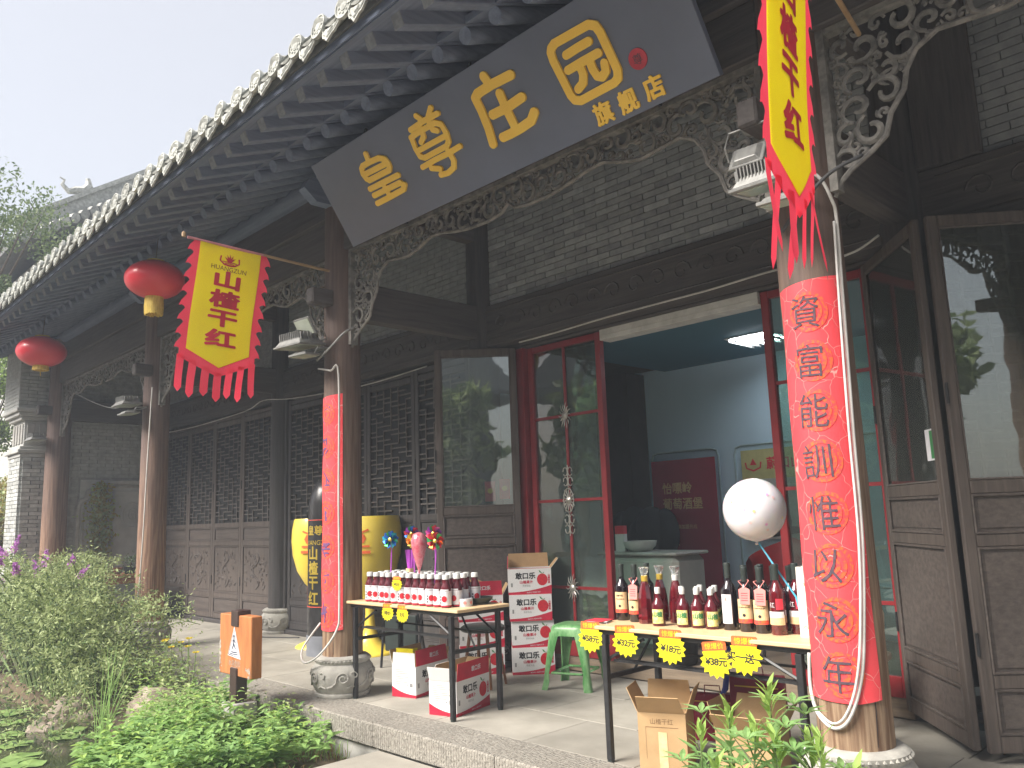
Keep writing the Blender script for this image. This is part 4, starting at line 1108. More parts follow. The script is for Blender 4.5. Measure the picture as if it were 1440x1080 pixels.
m = M(); m.tube([d1 * (.50 + .02), d1 * 1.20], .012, 8); M().lathe([(.016, 0), (.016, .03), (.001, .045)], 8, c=(0, -.13, 0)).ob('pole_tip', pole_m, f1, smooth=True); m.ob('pole', pole_m, f1, smooth=True)
f2, d2 = pennant('yellow pennant seen nearly edge-on by the near pillar, cut by the top of the view', (-1.02, 2.13, 3.27), (-.215, .96, .17), .04, 8, .0, -.06, .35)
m = M(); m.tube([d2 * (.50 + .02), d2 * 1.60], .012, 8); m.ob('pole', pole_m, f2, smooth=True)

# ------------------------------------------------------------------ lanterns
def lantern(label, loc, r, tassel):
    t = thing('red_lantern', label, 'lantern', loc, 0, 'red lanterns under the eave')
    m = M(); prof = [(r * max(.20, cos(a)) , r * .68 * sin(a)) for a in [radians(-76 + 152 * k / 16) for k in range(17)]]
    n = 56
    m.lathe(prof, n)
    for i, v in enumerate(m.v):      # ribs: gores drawn in between the wires
        k = i % n; f = 1 - .030 * (k % 2); m.v[i] = (v[0] * f, v[1] * f, v[2])
    m.ob('shade', lanternm, t, smooth=True, angle=80)
    c_ = M(); c_.lathe([(r * .30, r * .655), (r * .30, r * .70), (r * .22, r * .71), (.001, r * .71)], 24); c_.ob('top_cap', tasselm, t, smooth=True)
    c_ = M(); c_.lathe([(.001, -r * .71), (r * .26, -r * .70), (r * .31, -r * .66), (r * .31, -r * .63)], 24); c_.ob('bottom_ring', tasselm, t, smooth=True)
    if tassel:
        s = M()
        for k in range(46):
            a = 2 * pi * k / 46; s.tube([(r * .27 * cos(a), r * .27 * sin(a), -r * .68), (r * .285 * cos(a), r * .285 * sin(a), -r * .68 - .09), (r * .27 * cos(a), r * .27 * sin(a), -r * .68 - .155 - R.uniform(0, .02))], .011, 4)
        s.ob('tassel', tasselm, t)
    else:
        s = M(); s.tube([(0, 0, -r * .7), (.0, 0, -r * .7 - .08), (.01, 0, -r * .7 - .12)], .006, 5)
        for k in range(30):
            a = 2 * pi * k / 30; s.tube([(r * .28 * cos(a), r * .28 * sin(a), -r * .66), (r * .29 * cos(a), r * .29 * sin(a), -r * .66 - .055)], .012, 4)
        s.ob('tassel', tasselm, t)
    h = M().tube([(0, 0, r * .7), (0, .02, r * .7 + .28)], .004, 5); h.ob('hanging_wire', cabled, t)
    return t
lantern('larger red lantern with long gold tassel, next to the yellow pennant', (-8.12, 2.95, 3.83), .283, True)
lantern('farther red lantern with short gold fringe, leftmost under the eave', (-12.10, 2.95, 3.78), .305, False)

# ------------------------------------------------------------------ floodlights on the pillars
def flood_fin(name, label, loc, rot, tilt, w_, d_, h_):
    t = thing(name, label, 'floodlight', loc, (tilt, 0, rot), 'floodlights on the pillars')
    m = M(); m.add([(-w_ / 2, -d_ / 2, -h_), (w_ / 2, -d_ / 2, -h_), (w_ / 2, d_ / 2, -h_), (-w_ / 2, d_ / 2, -h_), (-w_ / 2 * .7, -d_ / 2 * .7, 0), (w_ / 2 * .7, -d_ / 2 * .7, 0), (w_ / 2 * .7, d_ / 2 * .7, 0), (-w_ / 2 * .7, d_ / 2 * .7, 0)],
                 [(4, 5, 6, 7), (0, 1, 5, 4), (1, 2, 6, 5), (2, 3, 7, 6), (3, 0, 4, 7), (0, 3, 2, 1)])
    m.ob('housing', alu, t, bevel=.004)
    f = M(); n = 11
    for k in range(n):
        x = -w_ / 2 * .72 + w_ * .72 * k / (n - 1); f.box(x - .003, x + .003, -d_ / 2 * .82, d_ / 2 * .82, -h_ * .75, .045)
    for s in (-1, 1):
        for k in range(6):
            y = -d_ / 2 * .7 + d_ * .7 * k / 5; f.box(s * w_ / 2 * .70, s * w_ / 2 * .86, y - .003, y + .003, -h_ * .8, .035)
    f.ob('cooling_fin', alu, t)
    r_ = M(); r_.box(-w_ / 2 - .012, w_ / 2 + .012, -d_ / 2 - .012, d_ / 2 + .012, -h_ - .018, -h_ - .001); r_.ob('rim', alu, t, bevel=.004)
    g = M(); g.box(-w_ / 2 + .018, w_ / 2 - .018, -d_ / 2 + .018, d_ / 2 - .018, -h_ - .023, -h_ - .0185); g.ob('lamp_glass', lampglass, t)
    return t
def flood_flat(name, label, loc, rot, tilt, w_, d_):
    t = thing(name, label, 'floodlight', loc, (tilt, 0, rot), 'floodlights on the pillars')
    m = M(); m.box(-w_ / 2, w_ / 2, -d_ / 2, d_ / 2, -.018, .0); m.add([(-w_ * .3, -d_ * .3, .02), (w_ * .3, -d_ * .3, .02), (w_ * .3, d_ * .3, .02), (-w_ * .3, d_ * .3, .02), (-w_ * .4, -d_ * .4, .001), (w_ * .4, -d_ * .4, .001), (w_ * .4, d_ * .4, .001), (-w_ * .4, d_ * .4, .001)], [(0, 1, 2, 3), (4, 5, 1, 0), (5, 6, 2, 1), (6, 7, 3, 2), (7, 4, 0, 3)])
    m.ob('housing', alu, t, bevel=.003)
    M().box(-w_ / 2 + .014, w_ / 2 - .014, -d_ / 2 + .014, d_ / 2 - .014, -.023, -.0185).ob('lamp_glass', lampglass, t)
    b = M(); b.tube([(-w_ / 2 - .012, 0, -.01), (-w_ / 2 - .012, .04, .05), (-w_ / 2 - .012, d_ / 2 + .08, .05), (w_ / 2 + .012, d_ / 2 + .08, .05), (w_ / 2 + .012, .04, .05), (w_ / 2 + .012, 0, -.01)], .006, 5); b.ob('bracket', alu, t)
    return t
flood_fin('floodlight', 'large finned floodlight on the pillar left of the signboard, middle of three', (-6.10, 3.42, 2.92), radians(8), radians(6), .34, .25, .06)
flood_flat('floodlight', 'small square floodlight tilted up, top of the three on the pillar left of the signboard', (-6.02, 3.44, 3.01), radians(5), radians(-58), .22, .16)
flood_flat('floodlight', 'small flat floodlight facing down, lowest of three on the pillar left of the signboard', (-6.02, 3.43, 2.77), radians(10), radians(4), .22, .17)
flood_fin('floodlight', 'large finned floodlight on the near pillar, partly behind the pennant tails', (-1.79, 3.44, 2.93), radians(2), radians(10), .25, .19, .05)
flood_flat('floodlight', 'black-backed small floodlight tilted up on the near pillar, above the finned one', (-1.86, 3.44, 3.05), radians(3), radians(60), .18, .14)
flood_flat('floodlight', 'small white flat floodlight facing down on the near pillar, below the finned one', (-1.72, 3.45, 2.78), radians(6), radians(8), .18, .15)
flood_fin('floodlight', 'finned floodlight on the third pillar behind the larger lantern, upper of two', (-10.25, 3.45, 2.92), radians(2), radians(3), .32, .22, .05)
flood_flat('floodlight', 'flat floodlight on the third pillar behind the larger lantern, lower of two', (-10.18, 3.45, 2.76), radians(0), radians(5), .26, .18)
flood_fin('floodlight', 'finned floodlight on the far end pillar beside the brick pier', (-14.2, 3.45, 2.86), radians(2), radians(3), .32, .22, .05)

# ------------------------------------------------------------------ cables
def cable(label, pts, r, mt_, name='cable', grp='cables strung along the porch'):
    P = [Vector(p) for p in pts]; out = []
    for i in range(len(P) - 1):
        p0 = P[max(i - 1, 0)]; p1 = P[i]; p2 = P[i + 1]; p3 = P[min(i + 2, len(P) - 1)]
        for k in range(5):
            t = k / 5; out.append(0.5 * ((2 * p1) + (-p0 + p2) * t + (2 * p0 - 5 * p1 + 4 * p2 - p3) * t * t + (-p0 + 3 * p1 - 3 * p2 + p3) * t ** 3))
    out.append(P[-1]); o = M().tube(out, r, 6).ob(name, mt_, None, smooth=True, angle=180); o['label'] = label; o['category'] = 'cable'; o['group'] = grp
    return o
cable('pale cable along the beam over the red framed doorway', [(-5.35, 5.30, 2.985), (-4.9, 5.3, 2.99), (-4.31, 5.3, 3.01), (-3.8, 5.3, 3.015), (-3.26, 5.3, 3.02), (-2.73, 5.3, 3.04), (-2.2, 5.25, 3.00), (-1.95, 5.2, 3.06)], .008, cablew)
cable('white cable sagging over the far closed lattice doors, left of the second pillar', [(-13.7, 5.3, 2.96), (-12.6, 5.31, 2.95), (-10.95, 5.3, 2.99), (-10.25, 5.22, 3.05), (-9.6, 5.3, 3.0), (-8.0, 5.3, 2.94), (-6.76, 5.3, 2.98)], .007, cablew)
cable('white twin cable running down the near pillar and looping under the red paper', [(-1.74, 3.60, 2.97), (-1.62, 3.64, 2.92), (-1.585, 3.70, 2.80), (-1.590, 3.74, 2.70), (-1.595, 3.73, 2.28), (-1.600, 3.71, 1.7), (-1.605, 3.70, 1.21), (-1.625, 3.66, .79), (-1.65, 3.64, .60), (-1.70, 3.605, .45), (-1.77, 3.60, .405), (-1.85, 3.625, .45), (-1.895, 3.665, .55), (-1.895, 3.68, .70)], .0085, cablew)
cable('second strand of white cable beside the loop on the near pillar', [(-1.592, 3.715, 2.70), (-1.602, 3.70, 2.2), (-1.608, 3.685, 1.7), (-1.612, 3.68, 1.21), (-1.63, 3.645, .82), (-1.66, 3.62, .60), (-1.71, 3.595, .465), (-1.77, 3.592, .425), (-1.84, 3.61, .46)], .006, cablew)
cable('dark twin wires crossing from the near pillar to the carved bracket on its right', [(-1.80, 3.60, 2.68), (-1.70, 3.60, 2.78), (-1.55, 3.62, 2.90), (-1.42, 3.70, 2.97)], .009, cabled)
cable('white cable down the second pillar with a loop at its stone base', [(-6.02, 3.56, 2.66), (-5.86, 3.58, 2.62), (-5.80, 3.62, 2.58), (-5.80, 3.62, 1.56), (-5.79, 3.62, .74), (-5.80, 3.60, .53), (-5.93, 3.52, .34), (-6.12, 3.50, .27), (-6.25, 3.56, .36), (-6.14, 3.66, .56)], .0085, cablew)
cable('grey wire from the floodlights to the fretwork on the second pillar', [(-5.98, 3.52, 2.72), (-5.83, 3.55, 2.80), (-5.72, 3.62, 2.92), (-5.69, 3.70, 2.97)], .010, alu)
cable('white cable hanging down the third pillar to its base', [(-9.92, 3.62, 3.05), (-9.93, 3.60, 2.21), (-9.96, 3.59, 1.25), (-10.02, 3.58, .61), (-10.12, 3.55, .36)], .008, cablew)
cable('thin wire dropping from the far fretwork to the third pillar floodlights', [(-13.2, 3.7, 3.42), (-12.2, 3.7, 3.14), (-11.2, 3.62, 2.95), (-10.35, 3.5, 2.90)], .006, alu)
cable('grey cord lying on the porch floor beside the third pillar inner base', [(-10.15, 5.0, .008), (-9.85, 4.98, .008), (-9.55, 5.1, .008), (-9.3, 5.25, .008)], .007, cabled)

# ------------------------------------------------------------------ folding tables
def folding_table(label, x0, x1, y0, y1, h):
    t = thing('folding_table', label, 'table', ((x0 + x1) / 2, (y0 + y1) / 2, 0), 0, 'folding tables of the stall')
    W2, D2 = (x1 - x0) / 2, (y1 - y0) / 2
    M().box(-W2, W2, -D2, D2, h - .022, h).ob('tabletop', tabletop_m, t, bevel=.004)
    M().box(-W2 + .03, W2 - .03, -D2 + .03, D2 - .03, h - .05, h - .0225).ob('apron', blackmetal, t, bevel=.003)
    for sx in (-1, 1):
        for sy in (-1, 1):
            l = M(); x = sx * (W2 - .10); y = sy * (D2 - .03)
            l.box(x - .017, x + .017, y - .017, y + .017, .012, h - .0505); l.ob('leg', blackmetal, t, bevel=.003)
            M().lathe([(.02, 0), (.02, .012)], 8, c=(x, y, 0)).ob('foot_cap', capsule, t)
        x = sx * (W2 - .10); b = M()
        b.box(x - .010, x + .010, -D2 + .048, D2 - .048, .44, .465)
        b.tube([(x, -D2 + .045, .53), (x - sx * .02, -D2 + .05, .56), (x - sx * .26, -D2 + .05, h - .06)], .009, 5); b.tube([(x, D2 - .045, .53), (x - sx * .26, D2 - .05, h - .06)], .009, 5)
        b.tube([(x - sx * .01, 0, .46), (x - sx * .16, 0, h - .055)], .008, 5)
        b.ob('leg_brace', blackmetal, t)
    b = M()
    for yy in (-D2 + .07, -D2 + .11, D2 - .09): b.box(-W2 + .13, W2 - .13, yy - .008, yy + .008, .535, .548)
    b.ob('shelf_rod', blackmetal, t)
    return t
folding_table('black-legged folding table holding the pack of red juice bottles, beside the second pillar', -5.86, -4.46, 3.72, 4.22, .745)
folding_table('black-legged folding table holding wine bottles and price cards, beside the near pillar', -3.24, -1.86, 3.68, 4.22, .735)

# ------------------------------------------------------------------ juice bottles
def curved(r, z0, z1, a0, a1, name, mt_, parent, n=6, lift=.0012):
    m = M(); vs = []
    for z in (z0, z1):
        for k in range(n + 1):
            a = a0 + (a1 - a0) * k / n; vs.append(((r + lift) * sin(a), -(r + lift) * cos(a), z))
    m.add(vs, [(k, k + 1, k + n + 2, k + n + 1) for k in range(n)]); return m.ob(name, mt_, parent, smooth=True)
jb = thing('juice_bottle', 'x', 'bottle', (0, 0, -50), 0, 'red hawthorn juice bottles in the pack')
m = M(); r = .0385
m.lathe([(r * .9, 0), (r, .008), (r, .128), (r * .93, .144), (r * .68, .166), (r * .60, .182), (r * .60, .198)], 14); m.ob('glass', juicem, jb, smooth=True, angle=60)
m = M(); m.lathe([(r * .68, .196), (r * .68, .222), (r * .6, .228), (.001, .228)], 12); m.ob('cap', white_pl, jb, smooth=True, angle=50)
lb = curved(r, .018, .116, -2.4, 2.4, 'label', whitelab, jb, 12)
fr_ = M(); vs = [(0, 0)] + [(.020 * cos(2 * pi * k / 10), .022 * sin(2 * pi * k / 10)) for k in range(10)]
fr_.add([((r + .003) * sin(.35 + u / r), -(r + .003) * cos(.35 + u / r), .062 + v) for u, v in vs], [(0, 1 + k, 1 + (k + 1) % 10) for k in range(10)]); fr_.ob('fruit_print', fruitred, lb)
tx = M(); 
for q in range(3): tx.add([((r + .003) * sin(a), -(r + .003) * cos(a), z) for a, z in ((-.55, .082 - q * .02), (-.30, .082 - q * .02), (-.30, .070 - q * .02), (-.55, .070 - q * .02))], [(3, 2, 1, 0)])
tx.ob('label_print', darkprint, lb)
curved(r, .008, .0155, -2.4, 2.4, 'red_band', crimson, jb, 10)
curved(r * .93, .118, .128, -1.2, 1.2, 'neck_print', whitelab, jb, 6, .004)
first = True
NX_, NY_ = 12, 4
for j in range(NY_):
    for i in range(NX_):
        x = -5.62 + i * .086 + (.02 if j % 2 else 0) + R.uniform(-.004, .004); y = 3.80 + j * .084 + R.uniform(-.004, .004)
        lab = 'red juice bottle, %s from the left in the %s row of the pack' % (ORD[i], ['front', 'second', 'third', 'back'][j])
        if first: jb.location = (x, y, .745); jb['label'] = lab; jb.rotation_euler = (0, 0, R.uniform(-.5, .9)); first = False
        else: dup(jb, (x, y, .745), R.uniform(-.5, .9), lab)

# ------------------------------------------------------------------ wine bottles on the second table
TZ = .735
def bottle(label, x, y, kind, rot=0.0, h=.325):
    t = thing('wine_bottle', label, 'bottle', (x, y, TZ), rot, 'wine and liqueur bottles on the second table')
    if kind in ('dark', 'dark_white', 'clear', 'plain'):
        r = .0405; m = M(); k_ = h / .325
        m.lathe([(r * .5, .004), (r * .92, 0), (r, .006), (r, .185 * k_), (r * .92, .205 * k_), (r * .55, .228 * k_), (r * .38, .245 * k_), (r * .36, .31 * k_), (r * .40, .312 * k_), (r * .40, h), (.001, h)], 20)
        m.ob('glass', winem if kind != 'clear' else redglass, t, smooth=True, angle=50)
        m = M(); m.lathe([(r * .40, .252 * k_), (r * .405, .30 * k_), (r * .44, .31 * k_), (r * .44, h), (r * .42, h + .002), (.001, h + .002)], 14); m.ob('capsule', capsule, t, smooth=True, angle=50)
        if kind == 'dark':
            l = curved(r, .045, .165, -1.15, 1.15, 'label', creamlab, t, 10)
            lay('label_print', [shift(text2d('山楂干红', .011, .0003), 0, .145), shift(text2d('HUANGZUN', .010, .0002), 0, .125), circ(0, .085, .008, 12)], lambda u, v, hh: ((r + .0022) * sin(u / r), -(r + .0022) * cos(u / r), v), darkprint, l, kind='stuff')
            curved(r, .046, .066, -1.12, 1.12, 'label_band', MATS['orange_roundel_print'], l, 10, .0024)
        elif kind == 'dark_white':
            l = curved(r, .035, .185, -1.0, .45, 'label', whitelab, t, 8)
            lay('label_print', [poly([(-.030, .150), (-.004, .150), (-.010, .175), (-.018, .155)]), rect(-.034, .012, .143, .147), rect(-.034, .012, .040, .043)], lambda u, v, hh: ((r + .0022) * sin(u / r), -(r + .0022) * cos(u / r), v), pinktag, l, kind='stuff')
        elif kind == 'clear':
            l = curved(r, .05, .10, -1.1, 1.1, 'label', creamlab, t, 8); curved(r, .085, .115, -1.0, 1.0, 'label_band', whitelab, t, 8, .002)
            curved(r, .125, .178, .1, 1.0, 'red_label', redprint, t, 6)
            lay('label_print', [shift(text2d('红', .028, .0005), -.016, .148)], lambda u, v, hh: ((r + .0022) * sin(u / r), -(r + .0022) * cos(u / r), v), whitelab, l, kind='stuff')
    elif kind == 'small':
        r = .037; m = M()
        m.lathe([(r * .9, 0), (r, .005), (r, .105), (r * .92, .122), (r * .50, .145), (r * .36, .162), (r * .36, .198)], 16); m.ob('glass', juicem, t, smooth=True, angle=50)
        m = M(); m.lathe([(r * .42, .176), (r * .44, .206), (r * .38, .210), (.001, .210)], 12); m.ob('cap', white_pl, t, smooth=True, angle=50)
        l = curved(r, .016, .092, -.9, .9, 'label', yellab, t, 8)
        lay('label_print', [shift(text2d('山楂', .030, .0012), 0, .066), rect(-.026, .026, .030, .038)], lambda u, v, hh: ((r + .0022) * sin(u / r), -(r + .0022) * cos(u / r), v), leafprint, l, kind='stuff')
    elif kind == 'decanter':
        r = .044; m = M()
        m.lathe([(r * .95, 0), (r, .008), (r, .09), (r * .90, .14), (r * .70, .19), (r * .48, .225), (r * .36, .24), (r * .36, .255)], 8 if x < -2.95 else 14); m.ob('glass', redglass, t, smooth=(x > -2.95), angle=50)
        m = M(); m.lathe([(r * .42, .236), (r * .46, .266), (r * .36, .268)], 14); m.ob('collar', goldpl if abs(x + 2.99) < .02 else white_pl, t, smooth=True)
        m = M(); m.lathe([(r * .34, .266), (r * .38, .276), (r * .70, .312), (r * .66, .316), (.001, .312)], 8); m.ob('stopper', clearglass, t)
    return t
B_ = bottle
def hangtag(parent, z=.215):
    lay('hang_tag', [poly([(-.026, -.085), (.026, -.085), (.030, -.01), (.012, 0), (-.012, 0), (-.030, -.01)])], lambda u, v, h: (u + .01, -.043 - h + .04 * v, z + v), pinktag, parent, thick=.001)
    lay('tag_print', [rect(-.018, .018, -.03 - .012 * k, -.027 - .012 * k) for k in range(4)], lambda u, v, h: (u + .01, -.0448 + .04 * v, z + v), redprint, parent)
    M().tube([(.01, -.042, z), (.03, -.02, z + .035), (0, .016, z + .04), (-.03, -.012, z + .03), (.01, -.042, z)], .0022, 4).ob('tag_ribbon', pinktag, parent)
B_('dark wine bottle with cream label, leftmost on the wine table', -3.20, 3.96, 'dark', .25)
hangtag(B_('cream-labelled dark wine bottle with salmon hang tag, second from left on the wine table', -3.085, 3.94, 'dark', .15))
B_('plain dark wine bottle standing behind the tagged one at the left of the wine table', -3.10, 4.08, 'plain')
B_('red decanter with gold collar and glass stopper, beside the tagged wine bottle', -2.99, 3.91, 'decanter')
B_('red decanter with white collar and glass stopper, behind the gold-collared one', -2.985, 4.05, 'decanter')
B_('red decanter with glass stopper standing alone behind the first yellow-labelled bottle', -2.86, 4.03, 'decanter')
B_('small yellow-labelled bottle, first from left in front of the lone decanter', -2.865, 3.86, 'small', .4)
B_('small yellow-labelled bottle, second from left in the front row of small bottles', -2.72, 3.89, 'small', .3)
B_('small yellow-labelled bottle, third from left in the front row of small bottles', -2.635, 3.90, 'small', .7)
B_('small yellow-labelled bottle, fourth in the front row, next to the tall white-labelled bottle', -2.55, 3.905, 'small', .8)
for q, (x, y) in enumerate([(-2.78, 3.97), (-2.69, 3.99), (-2.60, 4.00), (-2.73, 4.08), (-2.64, 4.09), (-2.55, 4.08)]):
    B_('small white-capped bottle, %s from the left behind the front row of small bottles' % ORD[q], x, y, 'small', 1.2)
B_('tall dark bottle with narrow white label, left of the two pink-tagged bottles', -2.45, 3.93, 'dark_white', .35, .345)
hangtag(B_('dark cream-labelled bottle under the left of the two pink tags', -2.345, 3.92, 'dark', .2), .225)
hangtag(B_('dark cream-labelled bottle under the right of the two pink tags', -2.25, 3.91, 'dark', .2), .225)
B_('rose-coloured clear bottle with red patch label, in front near the white bag', -2.155, 3.90, 'clear', .2, .345)
B_('rose-coloured clear bottle half hidden between its twin and the white bag', -2.09, 3.98, 'clear', .2, .345)
for q, (x, y) in enumerate([(-2.43, 4.06), (-2.335, 4.05), (-2.25, 4.05), (-2.17, 4.07), (-2.38, 4.15), (-2.29, 4.15), (-2.20, 4.16), (-2.11, 4.12)]):
    B_('plain dark wine bottle, %s from the left in the back row by the white bag' % ORD[q], x, y, 'plain')
# magazines at the end of the table
mg = thing('magazine_stack', 'small stack of glossy leaflets on the left end of the wine table', 'leaflets', (-3.25, 3.80, TZ), .3)
for q, mt_ in enumerate((whitelab, darkprint, whitelab, redprint)):
    a = R.uniform(-.2, .2); mm = Matrix.Rotation(a, 4, 'Z'); M().box(-.06, .06, -.07, .05, .001 + q * .004, .004 + q * .004, mtx=mm).ob('leaflet', mt_, mg)
# white gift bag
gb = thing('gift_bag', 'tall white paper gift bag standing on the wine table next to the near pillar', 'bag', (-1.975, 3.93, TZ), radians(8))
m = M(); m.add([(-.065, -.045, 0), (.065, -.045, 0), (.065, .045, 0), (-.065, .045, 0), (-.065, -.035, .335), (.065, -.035, .335), (.065, .035, .335), (-.065, .035, .335), (-.06, -.03, .335), (.06, -.03, .335), (.06, .03, .335), (-.06, .03, .335), (-.06, -.04, .01), (.06, -.04, .01), (.06, .04, .01), (-.06, .04, .01)],
             [(0, 3, 2, 1), (0, 1, 5, 4), (1, 2, 6, 5), (2, 3, 7, 6), (3, 0, 4, 7), (4, 5, 9, 8), (5, 6, 10, 9), (6, 7, 11, 10), (7, 4, 8, 11), (8, 9, 13, 12), (9, 10, 14, 13), (10, 11, 15, 14), (11, 8, 12, 15), (12, 13, 14, 15)])
m.ob('bag_body', mat('ivory_paper', (0.70, 0.67, 0.62), (0.60, 0.55, 0.48), rough=.6, scale=9, bump=.05, contrast=(.55, .7)), gb)
lay('swirl_print', [ribbon([(-.03, .26), (-.01, .20), (-.005, .14), (.02, .09), (.04, .05)], .003), ribbon([(.0 + .02 * cos(k * .6), .05 + .02 * sin(k * .6)) for k in range(9)], .003), ribbon([(-.035 + .012 * cos(k * .6), .04 + .012 * sin(k * .6)) for k in range(9)], .002)], lambda u, v, h: (u, -.0465 + .03 * v, v), goldpl, gb)
M().tube([(-.03, -.034, .30), (-.025, -.036, .36), (.025, -.036, .36), (.03, -.034, .30)], .002, 5).ob('bag_handle', white_pl, gb)
# balloon on a blue stick
bl_ = thing('balloon', 'white speckled balloon on a blue stick above the wine bottles', 'balloon', (-2.27, 3.95, 1.36))
m = M(); m.lathe([(.0005, -.172)] + [(.163 * sin(a) * (1 + .0 * cos(a)), -.163 * cos(a) * (1.02 if a < pi / 2 else 1)) for a in [pi * k / 18 for k in range(1, 18)]] + [(.0005, .163)], 32)
m.ob('balloon_skin', mat('white_balloon_skin', (0.76, 0.74, 0.78), (0.72, 0.70, 0.76), rough=.22, bump=0, coat=.6, sub=.5), bl_, smooth=True, angle=180)
cf = {c: mat('confetti_' + c, v, rough=.5, bump=0) for c, v in dict(yellow=(.85, .75, .35), pink=(.85, .45, .75), white=(.95, .95, .95), salmon=(.9, .62, .6)).items()}
rg = random.Random(5)
for c, pts in dict(yellow=[(-.06, -.6), (.25, -1.35), (-.3, .45)], pink=[(0, -.9), (.45, -.1), (-.5, -.2)], white=[(.4, -1.2), (.45, -1.1), (.38, -1.0), (.5, -.9)], salmon=[(.35, .1), (-.42, -.75), (-.7, -.1)]).items():
    m = M()
    for el, az in pts:
        n_ = Vector((sin(az + 1.1) * cos(el), -cos(az + 1.1) * cos(el), sin(el))); q = n_.to_track_quat('Z', 'Y').to_matrix().to_4x4(); q.translation = n_ * .1645
        m.add([(.008 * cos(2 * pi * k / 8), .008 * sin(2 * pi * k / 8), 0) for k in range(8)], [tuple(range(8))], mtx=q)
    m.ob('confetti_' + c, cf[c], bl_)
M().lathe([(.004, -.186), (.012, -.180), (.006, -.172), (.016, -.158)], 10).ob('balloon_knot', MATS['white_balloon_skin'], bl_, smooth=True)
m = M(); m.tube([(.01, 0, -.175), (.10, -.01, -.30), (.20, -.015, -.44), (.235, -.02, -.60)], .005, 6); m.ob('stick', mat('blue_stick', (0.08, 0.42, 0.62), rough=.4, bump=0), bl_, smooth=True)

# ------------------------------------------------------------------ price cards
def star_card(label, x, y, z, s, text, rot=0.0, tilt=0.0, n=15, seed=0):
    t = thing('price_card', label, 'price tag', (x, y, z), (0, tilt, rot + radians(16)), 'yellow starburst price cards')
    s *= 1.22
    rg = random.Random(seed); pts = []
    for k in range(n * 2):
        a = 2 * pi * k / (n * 2); rr_ = s * (.50 if k % 2 == 0 else .40) * (1.0 + .04 * rg.uniform(-1, 1))
        pts.append((rr_ * cos(a) * .98, rr_ * sin(a) - s * .5))
    F = lambda u, v, h: (u, -h, v)
    lay('card', [poly(pts)], F, starm, t, thick=.0012)
    lay('header', [rrect(-s * .36, s * .36, -s * .20, s * .06, s * .05)], lambda u, v, h: (u, -.0014 - h, v), starred, t, thick=.0008)
    lay('header_print', [shift(text2d('惊爆价', s * .19, .0), 0, -s * .07)], lambda u, v, h: (u, -.0026, v), starm, t)
    lay('handwriting', [shift(text2d(text, s * .27, s * .008, .9), -.0 * s, -s * .52, 1, -.10)], lambda u, v, h: (u, -.0016, v), darkprint, t)
    return t
yf = 3.675
star_card('leftmost yellow price card on the wine table edge', -3.215, yf, .745, .135, '¥58元', 0, .02, seed=1)
star_card('second yellow price card from the left on the wine table edge', -2.965, yf, .742, .135, '¥32元', 0, -.03, seed=2)
star_card('middle of the five yellow price cards on the wine table edge', -2.66, yf, .740, .140, '¥18元', 0, .03, seed=3)
star_card('fourth yellow price card, hanging lowest on the wine table edge', -2.40, yf, .700, .140, '¥38元', 0, -.08, seed=4)
star_card('rightmost yellow price card on the wine table edge', -2.225, yf, .738, .145, '买一送一', 0, .02, seed=5)
star_card('yellow price card taped onto the front of the juice bottle pack', -5.20, 3.755, .945, .085, '¥5元', 0, .03, seed=6)
star_card('left of the two yellow price cards hanging from the juice table edge', -5.27, 3.715, .745, .100, '特价', 0, -.02, seed=7)
star_card('right of the two yellow price cards hanging from the juice table edge', -5.08, 3.715, .742, .100, '5元', 0, .04, seed=8)

